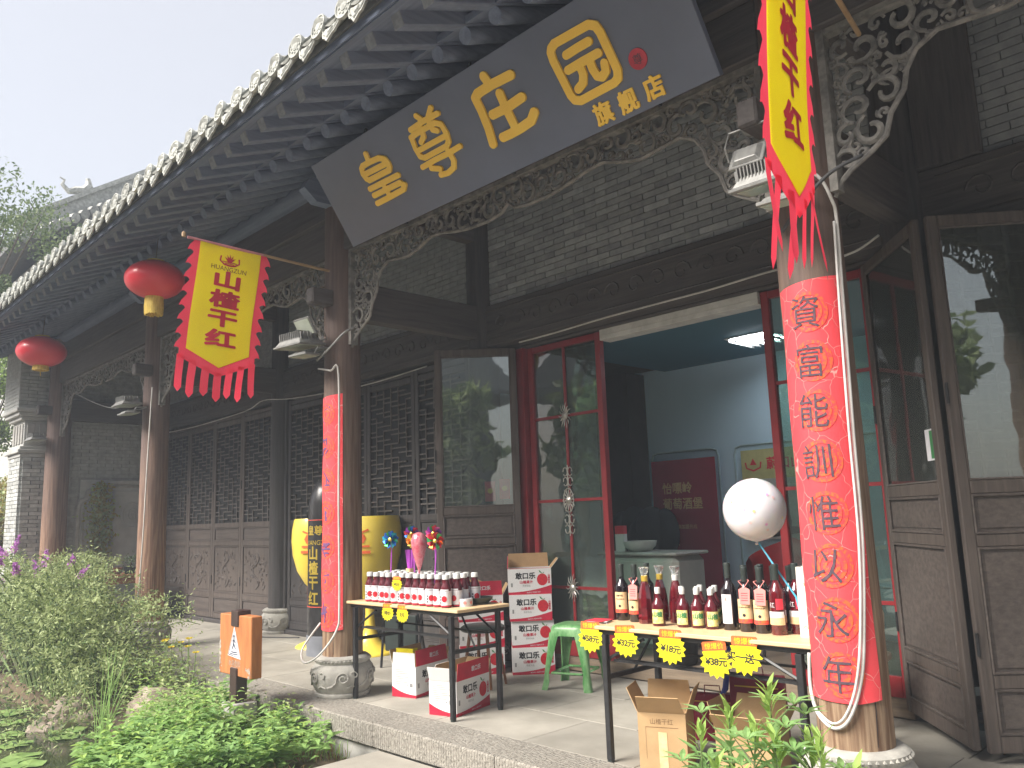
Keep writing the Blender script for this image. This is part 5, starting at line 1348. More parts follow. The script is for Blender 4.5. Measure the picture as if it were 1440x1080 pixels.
# ------------------------------------------------------------------ cartons
def carton(label, loc, rot, w_=.40, d_=.25, h=.225, flaps=None, name='fruit_drink_carton'):
    t = thing(name, label, 'carton', loc, rot, 'white hawthorn drink cartons')
    T = .004; m = M()
    if flaps is None:
        m.box(0, w_, 0, d_, 0, h)
    else:
        for (a, b, c_, e) in ((0, w_, 0, T), (0, w_, d_ - T, d_), (0, T, T + .0005, d_ - T - .0005), (w_ - T, w_, T + .0005, d_ - T - .0005)): m.box(a, b, c_, e, .004, h)
        m.box(T, w_ - T, T, d_ - T, .003, .008)
    m.ob('carton_body', carton_w, t)
    if flaps is None: M().box(.002, w_ - .002, .1 * d_ + .03, .1 * d_ + .08, h, h + .0008).ob('packing_tape', creamlab, t)
    f = lambda u, v, hh=0: (u, -.0008 - hh, v)
    sd_ = lambda u, v, hh=0: (-.0008 - hh, d_ - u, v)
    # crimson sweep along the bottom, lower on the left
    def sweep(L, up): return poly([(0, 0), (L, 0), (L, up[-1])] + [(L * (1 - k / 8), up[-1 - k] if False else up[0] + (up[1] - up[0]) * (1 - k / 8) ** 2.2) for k in range(1, 9)])
    lay('crimson_band', [sweep(w_, (.022, .078))], f, crimson, t)
    lay('crimson_band', [poly([(0, 0), (d_, 0)] + [(d_ * (1 - k / 8), .022 + .055 * (k / 8) ** 2.2) for k in range(0, 9)])], sd_, crimson, t)
    lay('lettering', [shift(text2d('敢口乐', .060, .0020), w_ * .40, h * .72)], lambda u, v, hh: f(u, v, .0006), darkprint, t)
    lay('red_lettering', [shift(text2d('山楂果汁', .030, .0008), w_ * .42, h * .48)], lambda u, v, hh: f(u, v, .0006), crimson, t)
    lay('small_print', [shift(text2d('原浆饮品', .018, .0), w_ * .42, h * .34), rect(w_ * .06, w_ * .10, h * .30, h * .45)], lambda u, v, hh: f(u, v, .0006), MATS['cable_grey'] if 'cable_grey' in MATS else mat('cable_grey', (.3, .3, .3), bump=0), t)
    fr = lay('fruit_print', [circ(w_ * .79, h * .56, .048, 22, .052)], lambda u, v, hh: f(u, v, .0006), fruitred, t)
    lay('leaf_print', [poly([(w_ * .79, h * .79), (w_ * .75, h * .90), (w_ * .71, h * .93), (w_ * .73, h * .84)]), poly([(w_ * .79, h * .79), (w_ * .84, h * .86), (w_ * .83, h * .80)]), ribbon([(w_ * .79, h * .74), (w_ * .78, h * .84)], .003)], lambda u, v, hh: f(u, v, .0006), leafprint, fr)
    lay('side_caption', [shift(text2d(c_, .020, .001), w_ * .945, h * (.72 - .09 * k)) for k, c_ in enumerate('山楂饮品')], lambda u, v, hh: f(u, v, .0008), crimson, t)
    lay('band_print', [shift(text2d('· · 酸甜可口 健康好味道 · ·', .013, .0002), w_ * .58, .018, 1, .04)], lambda u, v, hh: f(u, v, .0008), whitelab, t)
    lay('fine_print', [rect(d_ * .14, d_ * (.14 + rgx), h * (.86 - .055 * q), h * (.86 - .055 * q) + .004) for q, rgx in enumerate((.35, .5, .6, .2, .55, .62, .3, .5, .2))] + [rect(d_ * .74, d_ * .86, h * .34, h * .46), circ(d_ * .64, h * .40, .006, 8)], lambda u, v, hh: sd_(u, v, .0006), MATS['cable_grey'], t)
    if flaps:
        fa = M(); inn = M()
        A, Bk, Cl, Dr = flaps    # lean from the vertical: front, back, left, right
        def flap(p, q, out, ang, L):
            p, q, out = Vector(p), Vector(q), Vector(out); up = Vector((0, 0, 1)) * cos(ang) + out * sin(ang); n_ = (out * cos(ang) - Vector((0, 0, 1)) * sin(ang)) * .003
            i_ = (q - p).normalized() * .006
            return [p + i_, q - i_, q - i_ * 2 + up * L, p + i_ * 2 + up * L, p + i_ + n_, q - i_ + n_, q - i_ * 2 + up * L + n_, p + i_ * 2 + up * L + n_]
        FS = [(0, 1, 2, 3), (7, 6, 5, 4), (0, 4, 5, 1), (1, 5, 6, 2), (2, 6, 7, 3), (3, 7, 4, 0)]
        for nm, a_ in (('front', flap((0, 0, h), (w_, 0, h), (0, -1, 0), A, d_ * .5)), ('back', flap((w_, d_, h), (0, d_, h), (0, 1, 0), Bk, d_ * .5)), ('left', flap((0, d_, h), (0, 0, h), (-1, 0, 0), Cl, d_ * .42)), ('right', flap((w_, 0, h), (w_, d_, h), (1, 0, 0), Dr, d_ * .42))):
            M().add(a_, FS).ob('flap', crimson if nm in ('front',) else carton_w, t) if nm != 'left' or A > -1 else M().add(a_, FS).ob('flap', crimson, t)
            nn = (a_[4] - a_[0]); M().add([x_ - nn * .35 if k < 4 else x_ - nn * 1.02 for k, x_ in enumerate(a_)], FS).ob('flap_inside', carton_b, t)
            if nm == 'front':
                e1 = (a_[1] - a_[0]).normalized(); e2 = (a_[3] - a_[0]).normalized(); fm = plane_map(a_[4], e1, e2, 1)
                lay('flap_lettering', [shift(text2d('敢口乐', .04, .001), w_ * .55, d_ * .26)], lambda u, v, hh, fm=fm, nn=nn: fm(u, v, 0) + nn.normalized() * .001, whitelab, t)
        M().box(.006, w_ - .006, .006, d_ - .006, .0085, .011).ob('carton_floor', carton_b, t)
    return t
def yaw(dx, dy): return atan2(dy, dx)
rS = yaw(.66, .75)
ps = Vector((-5.43, 5.14))
labs = ['white drink carton at the bottom of the stack beside the green stool', 'second white drink carton from the floor in the stack beside the stool', 'third white drink carton from the floor in the stack beside the stool']
for k in range(3): carton(labs[k], (ps.x + R.uniform(-.015, .015), ps.y + R.uniform(-.015, .015), k * .227), rS + R.uniform(-.05, .05), .375, .25, .226)
carton('open white drink carton on top of the stack beside the green stool', (ps.x - .01, ps.y, 3 * .227), rS - .02, .385, .25, .226, flaps=(-2.2, .05, -.05, .7))
ps = Vector((-5.80, 4.86)); rL = yaw(.62, .78)
for k in range(3): carton('white drink carton, %s in the shorter stack behind the juice table' % ['bottom', 'middle', 'third and open'][k], (ps.x + R.uniform(-.01, .01), ps.y + R.uniform(-.01, .01), k * .227), rL + R.uniform(-.04, .04), .40, .25, .226, flaps=None if k < 2 else (.1, .2, .6, .5))
carton('open white drink carton on the floor under the right end of the juice table', (-4.63, 3.84, 0), yaw(-.25, .967), .42, .24, .235, flaps=(.05, -.5, .35, .4))
carton('open white drink carton with a yellow liner, farther left under the juice table', (-5.36, 4.04, 0), yaw(-.25, .967), .42, .24, .235, flaps=(-.1, .3, -.05, .5))
yl = thing('yellow_liner', 'bright yellow card liner sticking out of the farther open carton under the juice table', 'card', (-5.40, 4.05, .02), yaw(-.25, .967))
m = M(); m.box(.03, .036, .03, .20, .0, .34); m.box(.037, .09, .03, .036, .0, .34); m.ob('card', starm, yl)

# ------------------------------------------------------------------ brown cardboard boxes and bags below the wine table
def brown_box(label, loc, rot, w_, d_, h, fl, text=True):
    t = thing('cardboard_box', label, 'box', loc, rot, 'brown cardboard boxes under the wine table'); T = .005
    m = M()
    for (a, b, c_, e) in ((0, w_, 0, T), (0, w_, d_ - T, d_), (0, T, T + .0005, d_ - T - .0005), (w_ - T, w_, T + .0005, d_ - T - .0005)): m.box(a, b, c_, e, .004, h)
    m.box(T, w_ - T, T, d_ - T, .003, .009); m.ob('box_body', carton_b, t)
    FS = [(0, 1, 2, 3), (7, 6, 5, 4), (0, 4, 5, 1), (1, 5, 6, 2), (2, 6, 7, 3), (3, 7, 4, 0)]
    for (p, q, out, ang) in (((0, 0, h), (w_, 0, h), (0, -1, 0), fl[0]), ((w_, d_, h), (0, d_, h), (0, 1, 0), fl[1]), ((0, d_, h), (0, 0, h), (-1, 0, 0), fl[2]), ((w_, 0, h), (w_, d_, h), (1, 0, 0), fl[3])):
        p, q, out = Vector(p), Vector(q), Vector(out); up = Vector((0, 0, 1)) * cos(ang) + out * sin(ang); n_ = (out * cos(ang) - Vector((0, 0, 1)) * sin(ang)) * .004; L = .13; i_ = (q - p).normalized() * .004
        M().add([p + i_, q - i_, q - i_ * 4 + up * L, p + i_ * 4 + up * L, p + i_ + n_, q - i_ + n_, q - i_ * 4 + up * L + n_, p + i_ * 4 + up * L + n_], FS).ob('flap', carton_b, t)
    if text:
        g = mat('brown_ink', (.22, .13, .06), bump=0) if 'brown_ink' not in MATS else MATS['brown_ink']
        lay('printing', [shift(text2d('山楂干红', .032, .0003), w_ * .5, h * .84)], lambda u, v, hh: (u, -.001, v), g, t); lay('printing', [ribbon([(w_ * .16, h * .74), (w_ * .84, h * .74)], .003), ribbon([(w_ * .16, h * .2), (w_ * .16, h * .74)], .0015), circ(w_ * .80, h * .28, .010, 10), circ(w_ * .70, h * .28, .007, 10)], lambda u, v, hh: (u, -.001, v), g, t, kind='stuff')
        M().box(w_ * .42, w_ * .60, -.0022, -.0014, .01, h * .66).ob('packing_tape', creamlab, t)
    return t
def brown_at(x, y): return (x, y, 0)
brown_box('open brown cardboard box in front of the wine table, left one with packing tape', (-2.93, 3.70, 0), radians(24), .26, .24, .30, (.75, -.15, .45, .35))
brown_box('open brown cardboard box behind the leafy plants, right one below the wine table', (-2.55, 3.86, 0), radians(10), .30, .26, .24, (.8, .3, .3, .5), False)
def giftbag(label, loc, rot, w_, h):
    t = thing('gift_bag', label, 'bag', loc, rot); d_ = .10
    m = M(); m.add([(-w_ / 2, -d_ / 2, 0), (w_ / 2, -d_ / 2, 0), (w_ / 2, d_ / 2, 0), (-w_ / 2, d_ / 2, 0), (-w_ / 2, -d_ / 4, h), (w_ / 2, -d_ / 4, h), (w_ / 2, d_ / 4, h), (-w_ / 2, d_ / 4, h)], [(0, 3, 2, 1), (4, 5, 6, 7), (0, 1, 5, 4), (1, 2, 6, 5), (2, 3, 7, 6), (3, 0, 4, 7)])
    m.ob('bag_body', bagred, t, bevel=.006)
    M().tube([(-.05, -d_ / 4, h - .02), (-.045, -d_ / 4 - .01, h + .05), (.045, -d_ / 4 - .01, h + .05), (.05, -d_ / 4, h - .02)], .004, 5).ob('bag_handle', bagred, t)
    lay('gold_trim', [rect(-w_ * .4, w_ * .4, h * .82, h * .84), circ(0, h * .5, .03, 14)], lambda u, v, hh: (u, -d_ / 2 + (d_ / 4) * v / h - .0015, v), goldpl, t)
    return t
giftbag('maroon gift bag lying low behind the open brown box, left one', (-2.93, 4.45, 0), radians(20), .30, .27)
giftbag('taller maroon gift bag behind the plants, right one under the wine table', (-2.66, 4.50, 0), radians(14), .32, .40)
um = thing('blue_umbrella', 'thin furled blue umbrella leaning among the maroon gift bags', 'umbrella', (-2.80, 4.30, .0), 0)
m = M(); m.tube([(0, 0, .02), (.02, 0, .30), (.05, 0, .34), (.085, 0, .52), (.10, 0, .62)], [.006, .012, .018, .014, .003], 8); m.ob('canopy', mat('blue_umbrella_cloth', (0.03, 0.05, 0.32), rough=.5), um, smooth=True)
m = M(); m.tube([(0, 0, .02), (-.004, 0, -.0)], .004, 5); m.ob('tip', alu, um)

# ------------------------------------------------------------------ stools and chairs
st = thing('green_plastic_stool', 'translucent green plastic stool between the carton stack and the wine table', 'stool', (-4.66, 5.12, 0), radians(18), None)
H = .495; a, b = .142, .195
m = M(); n = 8
def rsq(s, r, z, n=5):
    p = []
    for cx, cy, aa in ((s - r, s - r, 0), (-s + r, s - r, pi / 2), (-s + r, -s + r, pi), (s - r, -s + r, 1.5 * pi)):
        p += [(cx + r * cos(aa + pi / 2 * k / (n - 1)), cy + r * sin(aa + pi / 2 * k / (n - 1)), z) for k in range(n)]
    return p
rings = [rsq(.06, .03, H + .001), rsq(a - .02, .05, H), rsq(a, .055, H - .008), rsq(a + .012, .06, H - .035), rsq(a + .018, .06, H - .085), rsq(a + .013, .06, H - .085), rsq(a + .002, .055, H - .035), rsq(a - .012, .05, H - .014), rsq(.05, .03, H - .012)]
q = len(rings[0]); m.add([p for r_ in rings for p in r_], [(i * q + k, i * q + (k + 1) % q, (i + 1) * q + (k + 1) % q, (i + 1) * q + k) for i in range(len(rings) - 1) for k in range(q)] + [tuple(range(q))[::-1]])
m.ob('seat', greenpl, st, smooth=True, angle=50)
for sx in (-1, 1):
    for sy in (-1, 1):
        l = M(); vs = []; K = 7
        for k in range(K + 1):
            t_ = k / K; z = H - .06 - (H - .06) * t_; s = a + .012 + (b - a) * t_ + (.006 if k == K else 0); wl = .088 - .045 * min(1, t_ * 1.5) + (.012 if k >= K - 1 else 0)
            dd = .008
            cs = [(s - wl, s), (s - wl * .5, s + .004), (s - .012, s), (s, s - .012), (s + .004, s - wl * .5), (s, s - wl), (s - dd, s - wl), (s - dd, s - .03), (s - .03, s - dd), (s - wl, s - dd)]
            vs += [(sx * x_, sy * y_, z) for x_, y_ in cs]
        c_ = 10; l.add(vs, [(i * c_ + k, i * c_ + (k + 1) % c_, (i + 1) * c_ + (k + 1) % c_, (i + 1) * c_ + k) for i in range(K) for k in range(c_)] + [tuple(range(K * c_, K * c_ + c_))])
        l.ob('leg', greenpl, st, smooth=True, angle=55)
br = M(); s = a + (b - a) * .72 - .012
for (p, q2) in (((-s, -s), (s, -s)), ((s, -s), (s, s)), ((s, s), (-s, s)), ((-s, s), (-s, -s))):
    br.tube([(p[0] * .80, p[1] * (1.0 if p[1] == q2[1] else .80), .125) if True else 0, (q2[0] * .80, q2[1] * (1.0 if p[1] == q2[1] else .80), .125)], [.02, .02], 4, flat=.5)
br.ob('brace', greenpl, st)
# wooden stool with a dark seat behind the juice table
ws = thing('wooden_stool', 'wooden stool with dark grey round seat behind the juice table', 'stool', (-5.28, 4.68, 0), radians(20))
M().lathe([(.17, .44), (.185, .45), (.185, .475), (.16, .49), (.001, .492)], 24).ob('seat', capsule, ws, smooth=True, angle=50)
walnut = wood('walnut_leg', 'z', (0.28, 0.13, 0.065), (0.18, 0.08, 0.04), rough=.45, bump=.1)
for k in range(4):
    aa = pi / 4 + k * pi / 2; M().tube([(.11 * cos(aa), .11 * sin(aa), .44), (.19 * cos(aa), .19 * sin(aa), 0)], [.016, .011], 8).ob('leg', walnut, ws, smooth=True)
def chair(label, loc, rot):
    t = thing('dining_chair', label, 'chair', loc, rot, 'cream dining chairs'); shell = mat('cream_chair_shell', (0.55, 0.47, 0.36), rough=.5, bump=.05) if 'cream_chair_shell' not in MATS else MATS['cream_chair_shell']
    m = M(); m.lathe([(.20, .42), (.225, .44), (.225, .47), (.20, .48), (.001, .475)], 24, sy=.95); m.ob('seat', shell, t, smooth=True, angle=50)
    m = M(); n = 12; vs = []
    for z, rr_ in ((.47, .20), (.60, .225), (.72, .235), (.80, .235), (.84, .225)):
        for k in range(n + 1):
            sp = 1.15 if z < .8 else .95; aa = pi / 2 - sp + 2 * sp * k / n; vs.append((rr_ * cos(aa), rr_ * sin(aa) + .02, z))
    for z, rr_ in ((.84, .21), (.80, .22), (.72, .22), (.60, .21), (.47, .185)):
        for k in range(n + 1):
            sp = 1.15 if z < .8 else .95; aa = pi / 2 - sp + 2 * sp * k / n; vs.append((rr_ * cos(aa), rr_ * sin(aa) + .02, z))
    q = n + 1; m.add(vs, [(i * q + k, i * q + k + 1, (i + 1) * q + k + 1, (i + 1) * q + k) for i in range(9) for k in range(n)]); m.ob('backrest', shell, t, smooth=True, angle=60)
    for k in range(4):
        aa = pi / 4 + k * pi / 2; M().tube([(.13 * cos(aa), .13 * sin(aa), .43), (.24 * cos(aa), .24 * sin(aa), 0)], [.017, .011], 8).ob('leg', walnut, t, smooth=True)
    return t
chair('cream dining chair with walnut legs half hidden behind the near pillar', (-2.36, 5.12, 0), radians(-160))

# ------------------------------------------------------------------ giant golden goblet and bottle figure
def goblet(label, loc, em):
    gc = thing('golden_goblet', label, 'sculpture', loc, 0, 'giant golden goblets')
    m = M(); m.lathe([(.30, 0), (.30, .012), (.27, .03), (.17, .07), (.10, .15), (.06, .26), (.045, .40), (.05, .52), (.10, .60), (.20, .70), (.285, .84), (.335, 1.02), (.35, 1.18), (.345, 1.30), (.325, 1.41), (.315, 1.43), (.30, 1.42), (.31, 1.36), (.001, 1.0)], 40)
    m.ob('cup', golden, gc, smooth=True, angle=60)
    ca_ = atan2(-gc.location.y, -gc.location.x) + em
    lay('red_emblem', [circ(0, 1.20, .055, 6), ribbon([(-.09, 1.12), (.09, 1.12)], .02), ribbon([(-.08, 1.29), (0, 1.26), (.08, 1.29)], .02), ribbon([(-.10, 1.06), (.10, 1.06)], .03)], lambda u, v, h: (.353 * cos(ca_ + u / .35), .353 * sin(ca_ + u / .35), v), starred, gc, step=(.03, None))
    return gc
goblet('giant golden goblet behind the second pillar, nearer the juice table', (-7.56, 5.10, 0), -.25)
goblet('giant golden goblet half hidden by the black bottle figure', (-8.48, 5.08, 0), -.45)
bo = thing('giant_wine_bottle', 'man-high dark display wine bottle with gold lettering behind the second pillar', 'sculpture', (-7.93, 4.83, 0))
m = M(); r = .225
m.lathe([(r * .98, 0), (r, .02), (r, 1.45), (r * .97, 1.58), (r * .86, 1.70), (r * .66, 1.80), (r * .40, 1.86), (.001, 1.88)], 36); m.ob('bottle_body', winem if False else mat('display_bottle_black', (0.035, 0.033, 0.034), rough=.25, bump=0), bo, smooth=True, angle=60)
bm_ = lambda u, v, h=0: ((r + .003 + h) * sin(u / r + .62), -(r + .003 + h) * cos(u / r + .62), v)
lay('label_border', [rect(-.245, .245, .50, .506), rect(-.245, .245, 1.405, 1.411), rect(-.245, -.239, .507, 1.404), rect(.239, .245, .507, 1.404)], bm_, MATS['orange_roundel_print'], bo, step=(.03, None))
for k, ch in enumerate('山楂干红'): lay('gold_character', [shift(text2d(ch, .15, .004), -.10, 1.06 - k * .155)], bm_, MATS['yellow_label'] if False else goldpl, bo, step=(.03, None))
lay('gold_lettering', [shift(text2d('HUANGZUN', .07, .001), -.05, 1.17), shift(text2d('皇尊', .11, .002), -.08, 1.30)], bm_, goldpl, bo, step=(.03, None))
M().lathe([(r + .012, .0), (r + .012, .20), (r + .002, .205)], 36).ob('grey_skirt', mat('grey_vinyl', (0.20, 0.21, 0.24), rough=.5), bo, smooth=True)
# black chair back shape next to goblet
bk = thing('folded_black_chair', 'folded black metal chair leaning behind the second pillar and juice table', 'chair', (-6.55, 4.75, 0), radians(25))
m = M(); m.tube([(-.2, 0, 0), (-.2, .12, .80), (-.12, .14, .88), (.12, .14, .88), (.2, .12, .80), (.2, 0, 0)], .012, 6); m.tube([(-.18, .22, 0), (-.18, .03, .5)], .011, 6); m.tube([(.18, .22, 0), (.18, .03, .5)], .011, 6); m.ob('frame', blackmetal, bk, smooth=True)
M().box(-.18, .18, .07, .10, .55, .82).ob('backrest', capsule, bk, bevel=.01); M().box(-.17, .17, .02, .06, .15, .48).ob('seat', capsule, bk, bevel=.01)

# ------------------------------------------------------------------ pinwheels and candy on the juice pack
foils = [mat('foil_' + n_, c, rough=.25, metal=.55, bump=0) for n_, c in (('blue', (.03, .16, .62)), ('cyan', (.05, .45, .6)), ('red', (.62, .03, .06)), ('orange', (.8, .25, .04)), ('gold', (.8, .6, .1)), ('green', (.05, .42, .12)), ('violet', (.35, .05, .45)), ('pink', (.8, .12, .4)))]
stickm = mat('purple_stick', (0.55, 0.10, 0.62), rough=.4, bump=0)
def pinwheel(label, x, y, z, r, cols, lean, rot=.5):
    t = thing('pinwheel', label, 'pinwheel', (x, y, .80), rot, 'foil pinwheels on the juice bottles')
    zz = z - .80; hx = lean
    M().tube([(0, 0, .0), (hx * .5, 0, zz * .55), (hx, 0, zz)], .0045, 6).ob('stick', stickm, t)
    for k in range(12):
        a = 2 * pi * k / 12; b_ = a + .75; c_ = foils[cols[k % len(cols)]]; lay_ = -.008 - .006 * (k % 3)
        m = M(); p = lambda rr_, aa, yy: (hx + rr_ * cos(aa), yy, zz + rr_ * sin(aa))
        m.add([p(.006, a, lay_), p(r * .72, a - .12, lay_), p(r, a + .20, lay_ - .016), p(r * .78, b_ - .05, lay_ - .026), p(r * .35, a + .5, lay_ - .030)], [(0, 1, 2), (0, 2, 3), (0, 3, 4)]); m.ob('vane', c_, t)
    M().lathe([(.001, .0), (.012, .004), (.014, .012), (.001, .018)], 10, mtx=Matrix.Translation((hx, -.030, zz)) @ Matrix.Rotation(pi / 2, 4, 'X')).ob('hub', foils[4], t)
    return t
pinwheel('blue and green foil pinwheel, leftmost over the juice bottles', -5.38, 3.82, 1.225, .072, [0, 1, 0, 5], .02)
pinwheel('dark violet foil pinwheel behind the blue one', -5.34, 4.02, 1.26, .07, [6, 2, 0, 5], .0)
pinwheel('gold and orange foil pinwheel in the middle of the group', -5.17, 3.90, 1.215, .06, [4, 3, 3, 4], .0)
pinwheel('purple and red foil pinwheel at the back of the group', -5.10, 4.05, 1.26, .07, [6, 7, 2, 5], .0)
pinwheel('red and green foil pinwheel, rightmost over the juice bottles', -4.86, 3.84, 1.21, .070, [2, 5, 2, 3], .03)
ca = thing('candy_lollipop', 'big pink foil-wrapped candy lollipop among the pinwheels', 'candy', (-5.02, 3.83, .80), 0)
M().tube([(0, 0, 0), (-.01, 0, .30)], .005, 6).ob('stick', stickm, ca)
M().lathe([(.006, .17), (.010, .20), (.028, .25), (.045, .31), (.058, .37), (.060, .42), (.045, .46), (.02, .475), (.001, .478)], 16, c=(0, 0, 0)).ob('wrapper', mat('pink_foil_wrapper', (0.72, 0.10, 0.16), (0.80, 0.35, 0.40), rough=.22, metal=.3, scale=30, bump=.3, coat=.6), ca, smooth=True)
sb = thing('stick_bundle', 'bundle of purple pinwheel sticks in a pot among the juice bottles', 'sticks', (-5.27, 3.93, .90), 0)
for k in range(16):
    a = R.uniform(0, 6.28); q = R.uniform(.2, 1); M().tube([(.018 * q * cos(a), .018 * q * sin(a), .06), (.05 * q * cos(a), .05 * q * sin(a), .24)], .004, 5).ob('stick', stickm, sb)
M().lathe([(.026, .04), (.032, .10), (.028, .10), (.02, .05)], 14).ob('pot', creamlab, sb, smooth=True)
tp = thing('tape_roll', 'white roll of printed ribbon at the right end of the juice table', 'roll', (-4.62, 3.93, .745), 0)
M().lathe([(.055, 0), (.058, .03), (.055, .055), (.035, .055), (.035, .0)], 22).ob('roll', whitelab, tp, smooth=True, angle=40)
lay('ribbon_print', [circ(.05 * k - .1, .028, .012, 8) for k in range(5)], lambda u, v, h: (.0592 * sin(u / .058), -.0592 * cos(u / .058), v), pinktag, tp)
bw = thing('grey_tray', 'shallow grey tray behind the ribbon roll on the juice table', 'tray', (-4.66, 4.08, .745), .2)
M().lathe([(.07, 0), (.10, .035), (.105, .05), (.095, .05), (.065, .008), (.001, .006)], 24, sx=1.2).ob('tray', capsule, bw, smooth=True, angle=60)

# ------------------------------------------------------------------ things inside the shop
bn = thing('rollup_banner', 'maroon roll-up banner with gold lettering against the blue wall inside', 'banner', (-5.60, 7.62, .12), 0)
M().box(-.03, .80, -.004, .004, .03, 1.81).ob('banner_sheet', maroon, bn); M().box(-.05, .82, -.04, .04, 0, .04).ob('banner_foot', alu, bn, bevel=.006)
F_ = lambda u, v, h: (u, -.006, v)
lay('lettering', [shift(text2d('怡嘌岭', .13, .003), .30, 1.50)], F_, creamlab, bn); lay('lettering', [shift(text2d('葡萄酒堡', .13, .003), .36, 1.33)], F_, creamlab, bn)
lay('small_lettering', [shift(text2d('地址', .05), .17, 1.16), shift(text2d('招商加盟热线', .05), .38, 1.08)] + [rect(.14, .24 + .05 * (k % 2), 1.0 - .12 * k, 1.008 - .12 * k) for k in range(6)], F_, creamlab, bn)
yb = thing('yellow_display_board', 'yellow and white display board with red lettering on the inner wall, behind the balloon', 'sign', (-4.62, 7.86, 1.05), 0)
M().box(0, .95, -.012, 0, .62, .93).ob('yellow_header', mat('board_yellow', (0.62, 0.56, 0.25), bump=0), yb); M().box(0, .95, -.012, 0, 0, .619).ob('white_field', mat('board_white', (0.55, 0.53, 0.50), bump=0), yb)
lay('lettering', [shift(text2d('蔚口山楂', .135, .003), .56, .78)], lambda u, v, h: (u, -.0135, v), redprint, yb)
lay('crown_emblem', [ribbon([(.05, .80), (.06, .74), (.14, .71), (.22, .74), (.23, .80)], .018), poly([(.10, .77), (.14, .84), (.18, .77)])], lambda u, v, h: (u, -.0135, v), redprint, yb)
lay('vase_picture', [circ(.42, .18, .10, 16, .14), poly([(.30, .02), (.60, .06), (.62, .12), (.34, .14)])], lambda u, v, h: (u, -.0135, v), MATS['dark_brown_cladding'], yb)
dk = thing('white_counter', 'pale counter with rounded corner inside the doorway, behind the wine bottles', 'counter', (-5.35, 6.30, .12), 0)
M().box(0, .90, 0, .50, 0, .84).ob('counter_body', mat('pale_grey_counter', (0.50, 0.51, 0.47), rough=.5, scale=2), dk, bevel=.05); M().box(-.02, .92, -.02, .52, .845, .875).ob('counter_top', mat('counter_top_grey', (0.52, 0.52, 0.49), rough=.4), dk, bevel=.012)
wb = thing('white_basin', 'white basin standing on the counter inside', 'basin', (-4.98, 6.48, .995), 0)
M().lathe([(.10, 0), (.15, .05), (.165, .10), (.155, .10), (.14, .05), (.001, .012)], 26).ob('basin', white_pl, wb, smooth=True, angle=60)
cb = thing('red_white_box', 'small red and white packet standing at the left of the counter inside', 'box', (-5.16, 6.42, .995), .2)
M().box(-.05, .05, -.03, .03, 0, .17).ob('lower_half', carton_w, cb); M().box(-.05, .05, -.03, .03, .171, .25).ob('upper_half', redprint, cb)
dp = thing('dark_heap', 'dark coats piled on a chair back at the far side of the counter inside', 'coats', (-5.45, 7.15, .12), 0)
m = M()
for k in range(5): m.lathe([(.001, 0)] + [((.17 + .04 * sin(k * 3)) * sin(pi * q / 8), .26 * (1 - cos(pi * q / 8))) for q in range(1, 8)] + [(.001, .52)], 14, c=(-.25 + .13 * k, .04 * sin(k * 2), .75 + .07 * sin(k * 2.3)))
m.ob('coat', mat('dark_coat_cloth', (0.015, 0.02, 0.026), rough=.9, bump=.4), dp, smooth=True)
rc = thing('red_armchair', 'round-backed red chair inside, behind the dark wine bottles', 'chair', (-3.62, 6.70, .12), radians(10))
redl = mat('red_leather', (0.30, 0.015, 0.02), rough=.4)
m = M(); m.lathe([(.28, .30), (.30, .34), (.30, .42), (.26, .45), (.001, .46)], 24); m.ob('seat', redl, rc, smooth=True)
m = M(); n = 16; vs = []
for z, rr_ in ((.40, .30), (.70, .33), (.93, .34), (.98, .31), (.93, .28), (.70, .27), (.40, .25)):
    for k in range(n + 1):
        aa = pi / 2 - 1.5 + 3.0 * k / n; zz = z - (.16 * abs(k / n - .5) * 2 if z > .65 else 0); vs.append((rr_ * cos(aa), rr_ * sin(aa), zz))
q = n + 1; m.add(vs, [(i * q + k, i * q + k + 1, (i + 1) * q + k + 1, (i + 1) * q + k) for i in range(6) for k in range(n)]); m.ob('backrest', redl, rc, smooth=True, angle=70)
for k in range(4): M().tube([(.2 * cos(pi / 4 + k * pi / 2), .2 * sin(pi / 4 + k * pi / 2), .30), (.24 * cos(pi / 4 + k * pi / 2), .24 * sin(pi / 4 + k * pi / 2), 0)], .015, 6).ob('leg', blackmetal, rc)
tb = thing('black_tub', 'black round tub with a small red mark just inside the doorway under the wine table', 'bin', (-4.15, 5.80, .13), 0)
M().lathe([(.15, 0), (.17, .02), (.19, .30), (.195, .31), (.17, .31), (.15, .03), (.001, .02)], 26).ob('tub', mat('black_rubber', (0.018, 0.02, 0.024), rough=.5), tb, smooth=True, angle=50)
lay('red_mark', [rrect(-.03, .03, .06, .085, .01)], lambda u, v, h: (.176 * sin(u / .18 + .5), -.176 * cos(u / .18 + .5), v), redprint, tb)
# stickers on the right door glass
p0_, a1_ = p0, a1
stk = thing('door_sticker', 'small white and green notice stuck on the glass of the right folding door', 'sticker', (p0_.x, p0_.y, 0), a1_)
LW = (p1 - p0).length
M().box(LW - .19, LW - .08, -.0095, -.006, 1.60, 1.78).ob('paper', whitelab, stk)
lay('print', [rect(LW - .13, LW - .085, 1.61, 1.77)], lambda u, v, h: (u, -.0100, v), leafprint, stk)
# posters seen in the left door glass
for q, (u0, z0_) in enumerate(((.46, 1.52), (.60, 1.54))):
    ps_ = thing('fortune_poster', 'red paper notice %s behind the lower glass of the left open door' % ('at left' if q == 0 else 'at right'), 'poster', (-6.16, 4.92, 0), ang)
    M().box(u0, u0 + .10, .030, .034, z0_, z0_ + .19).ob('paper', redprint, ps_)
    lay('mark', [circ(u0 + .05, z0_ + .10, .025)], lambda u, v, h: (u, .0288, v), goldl, ps_)
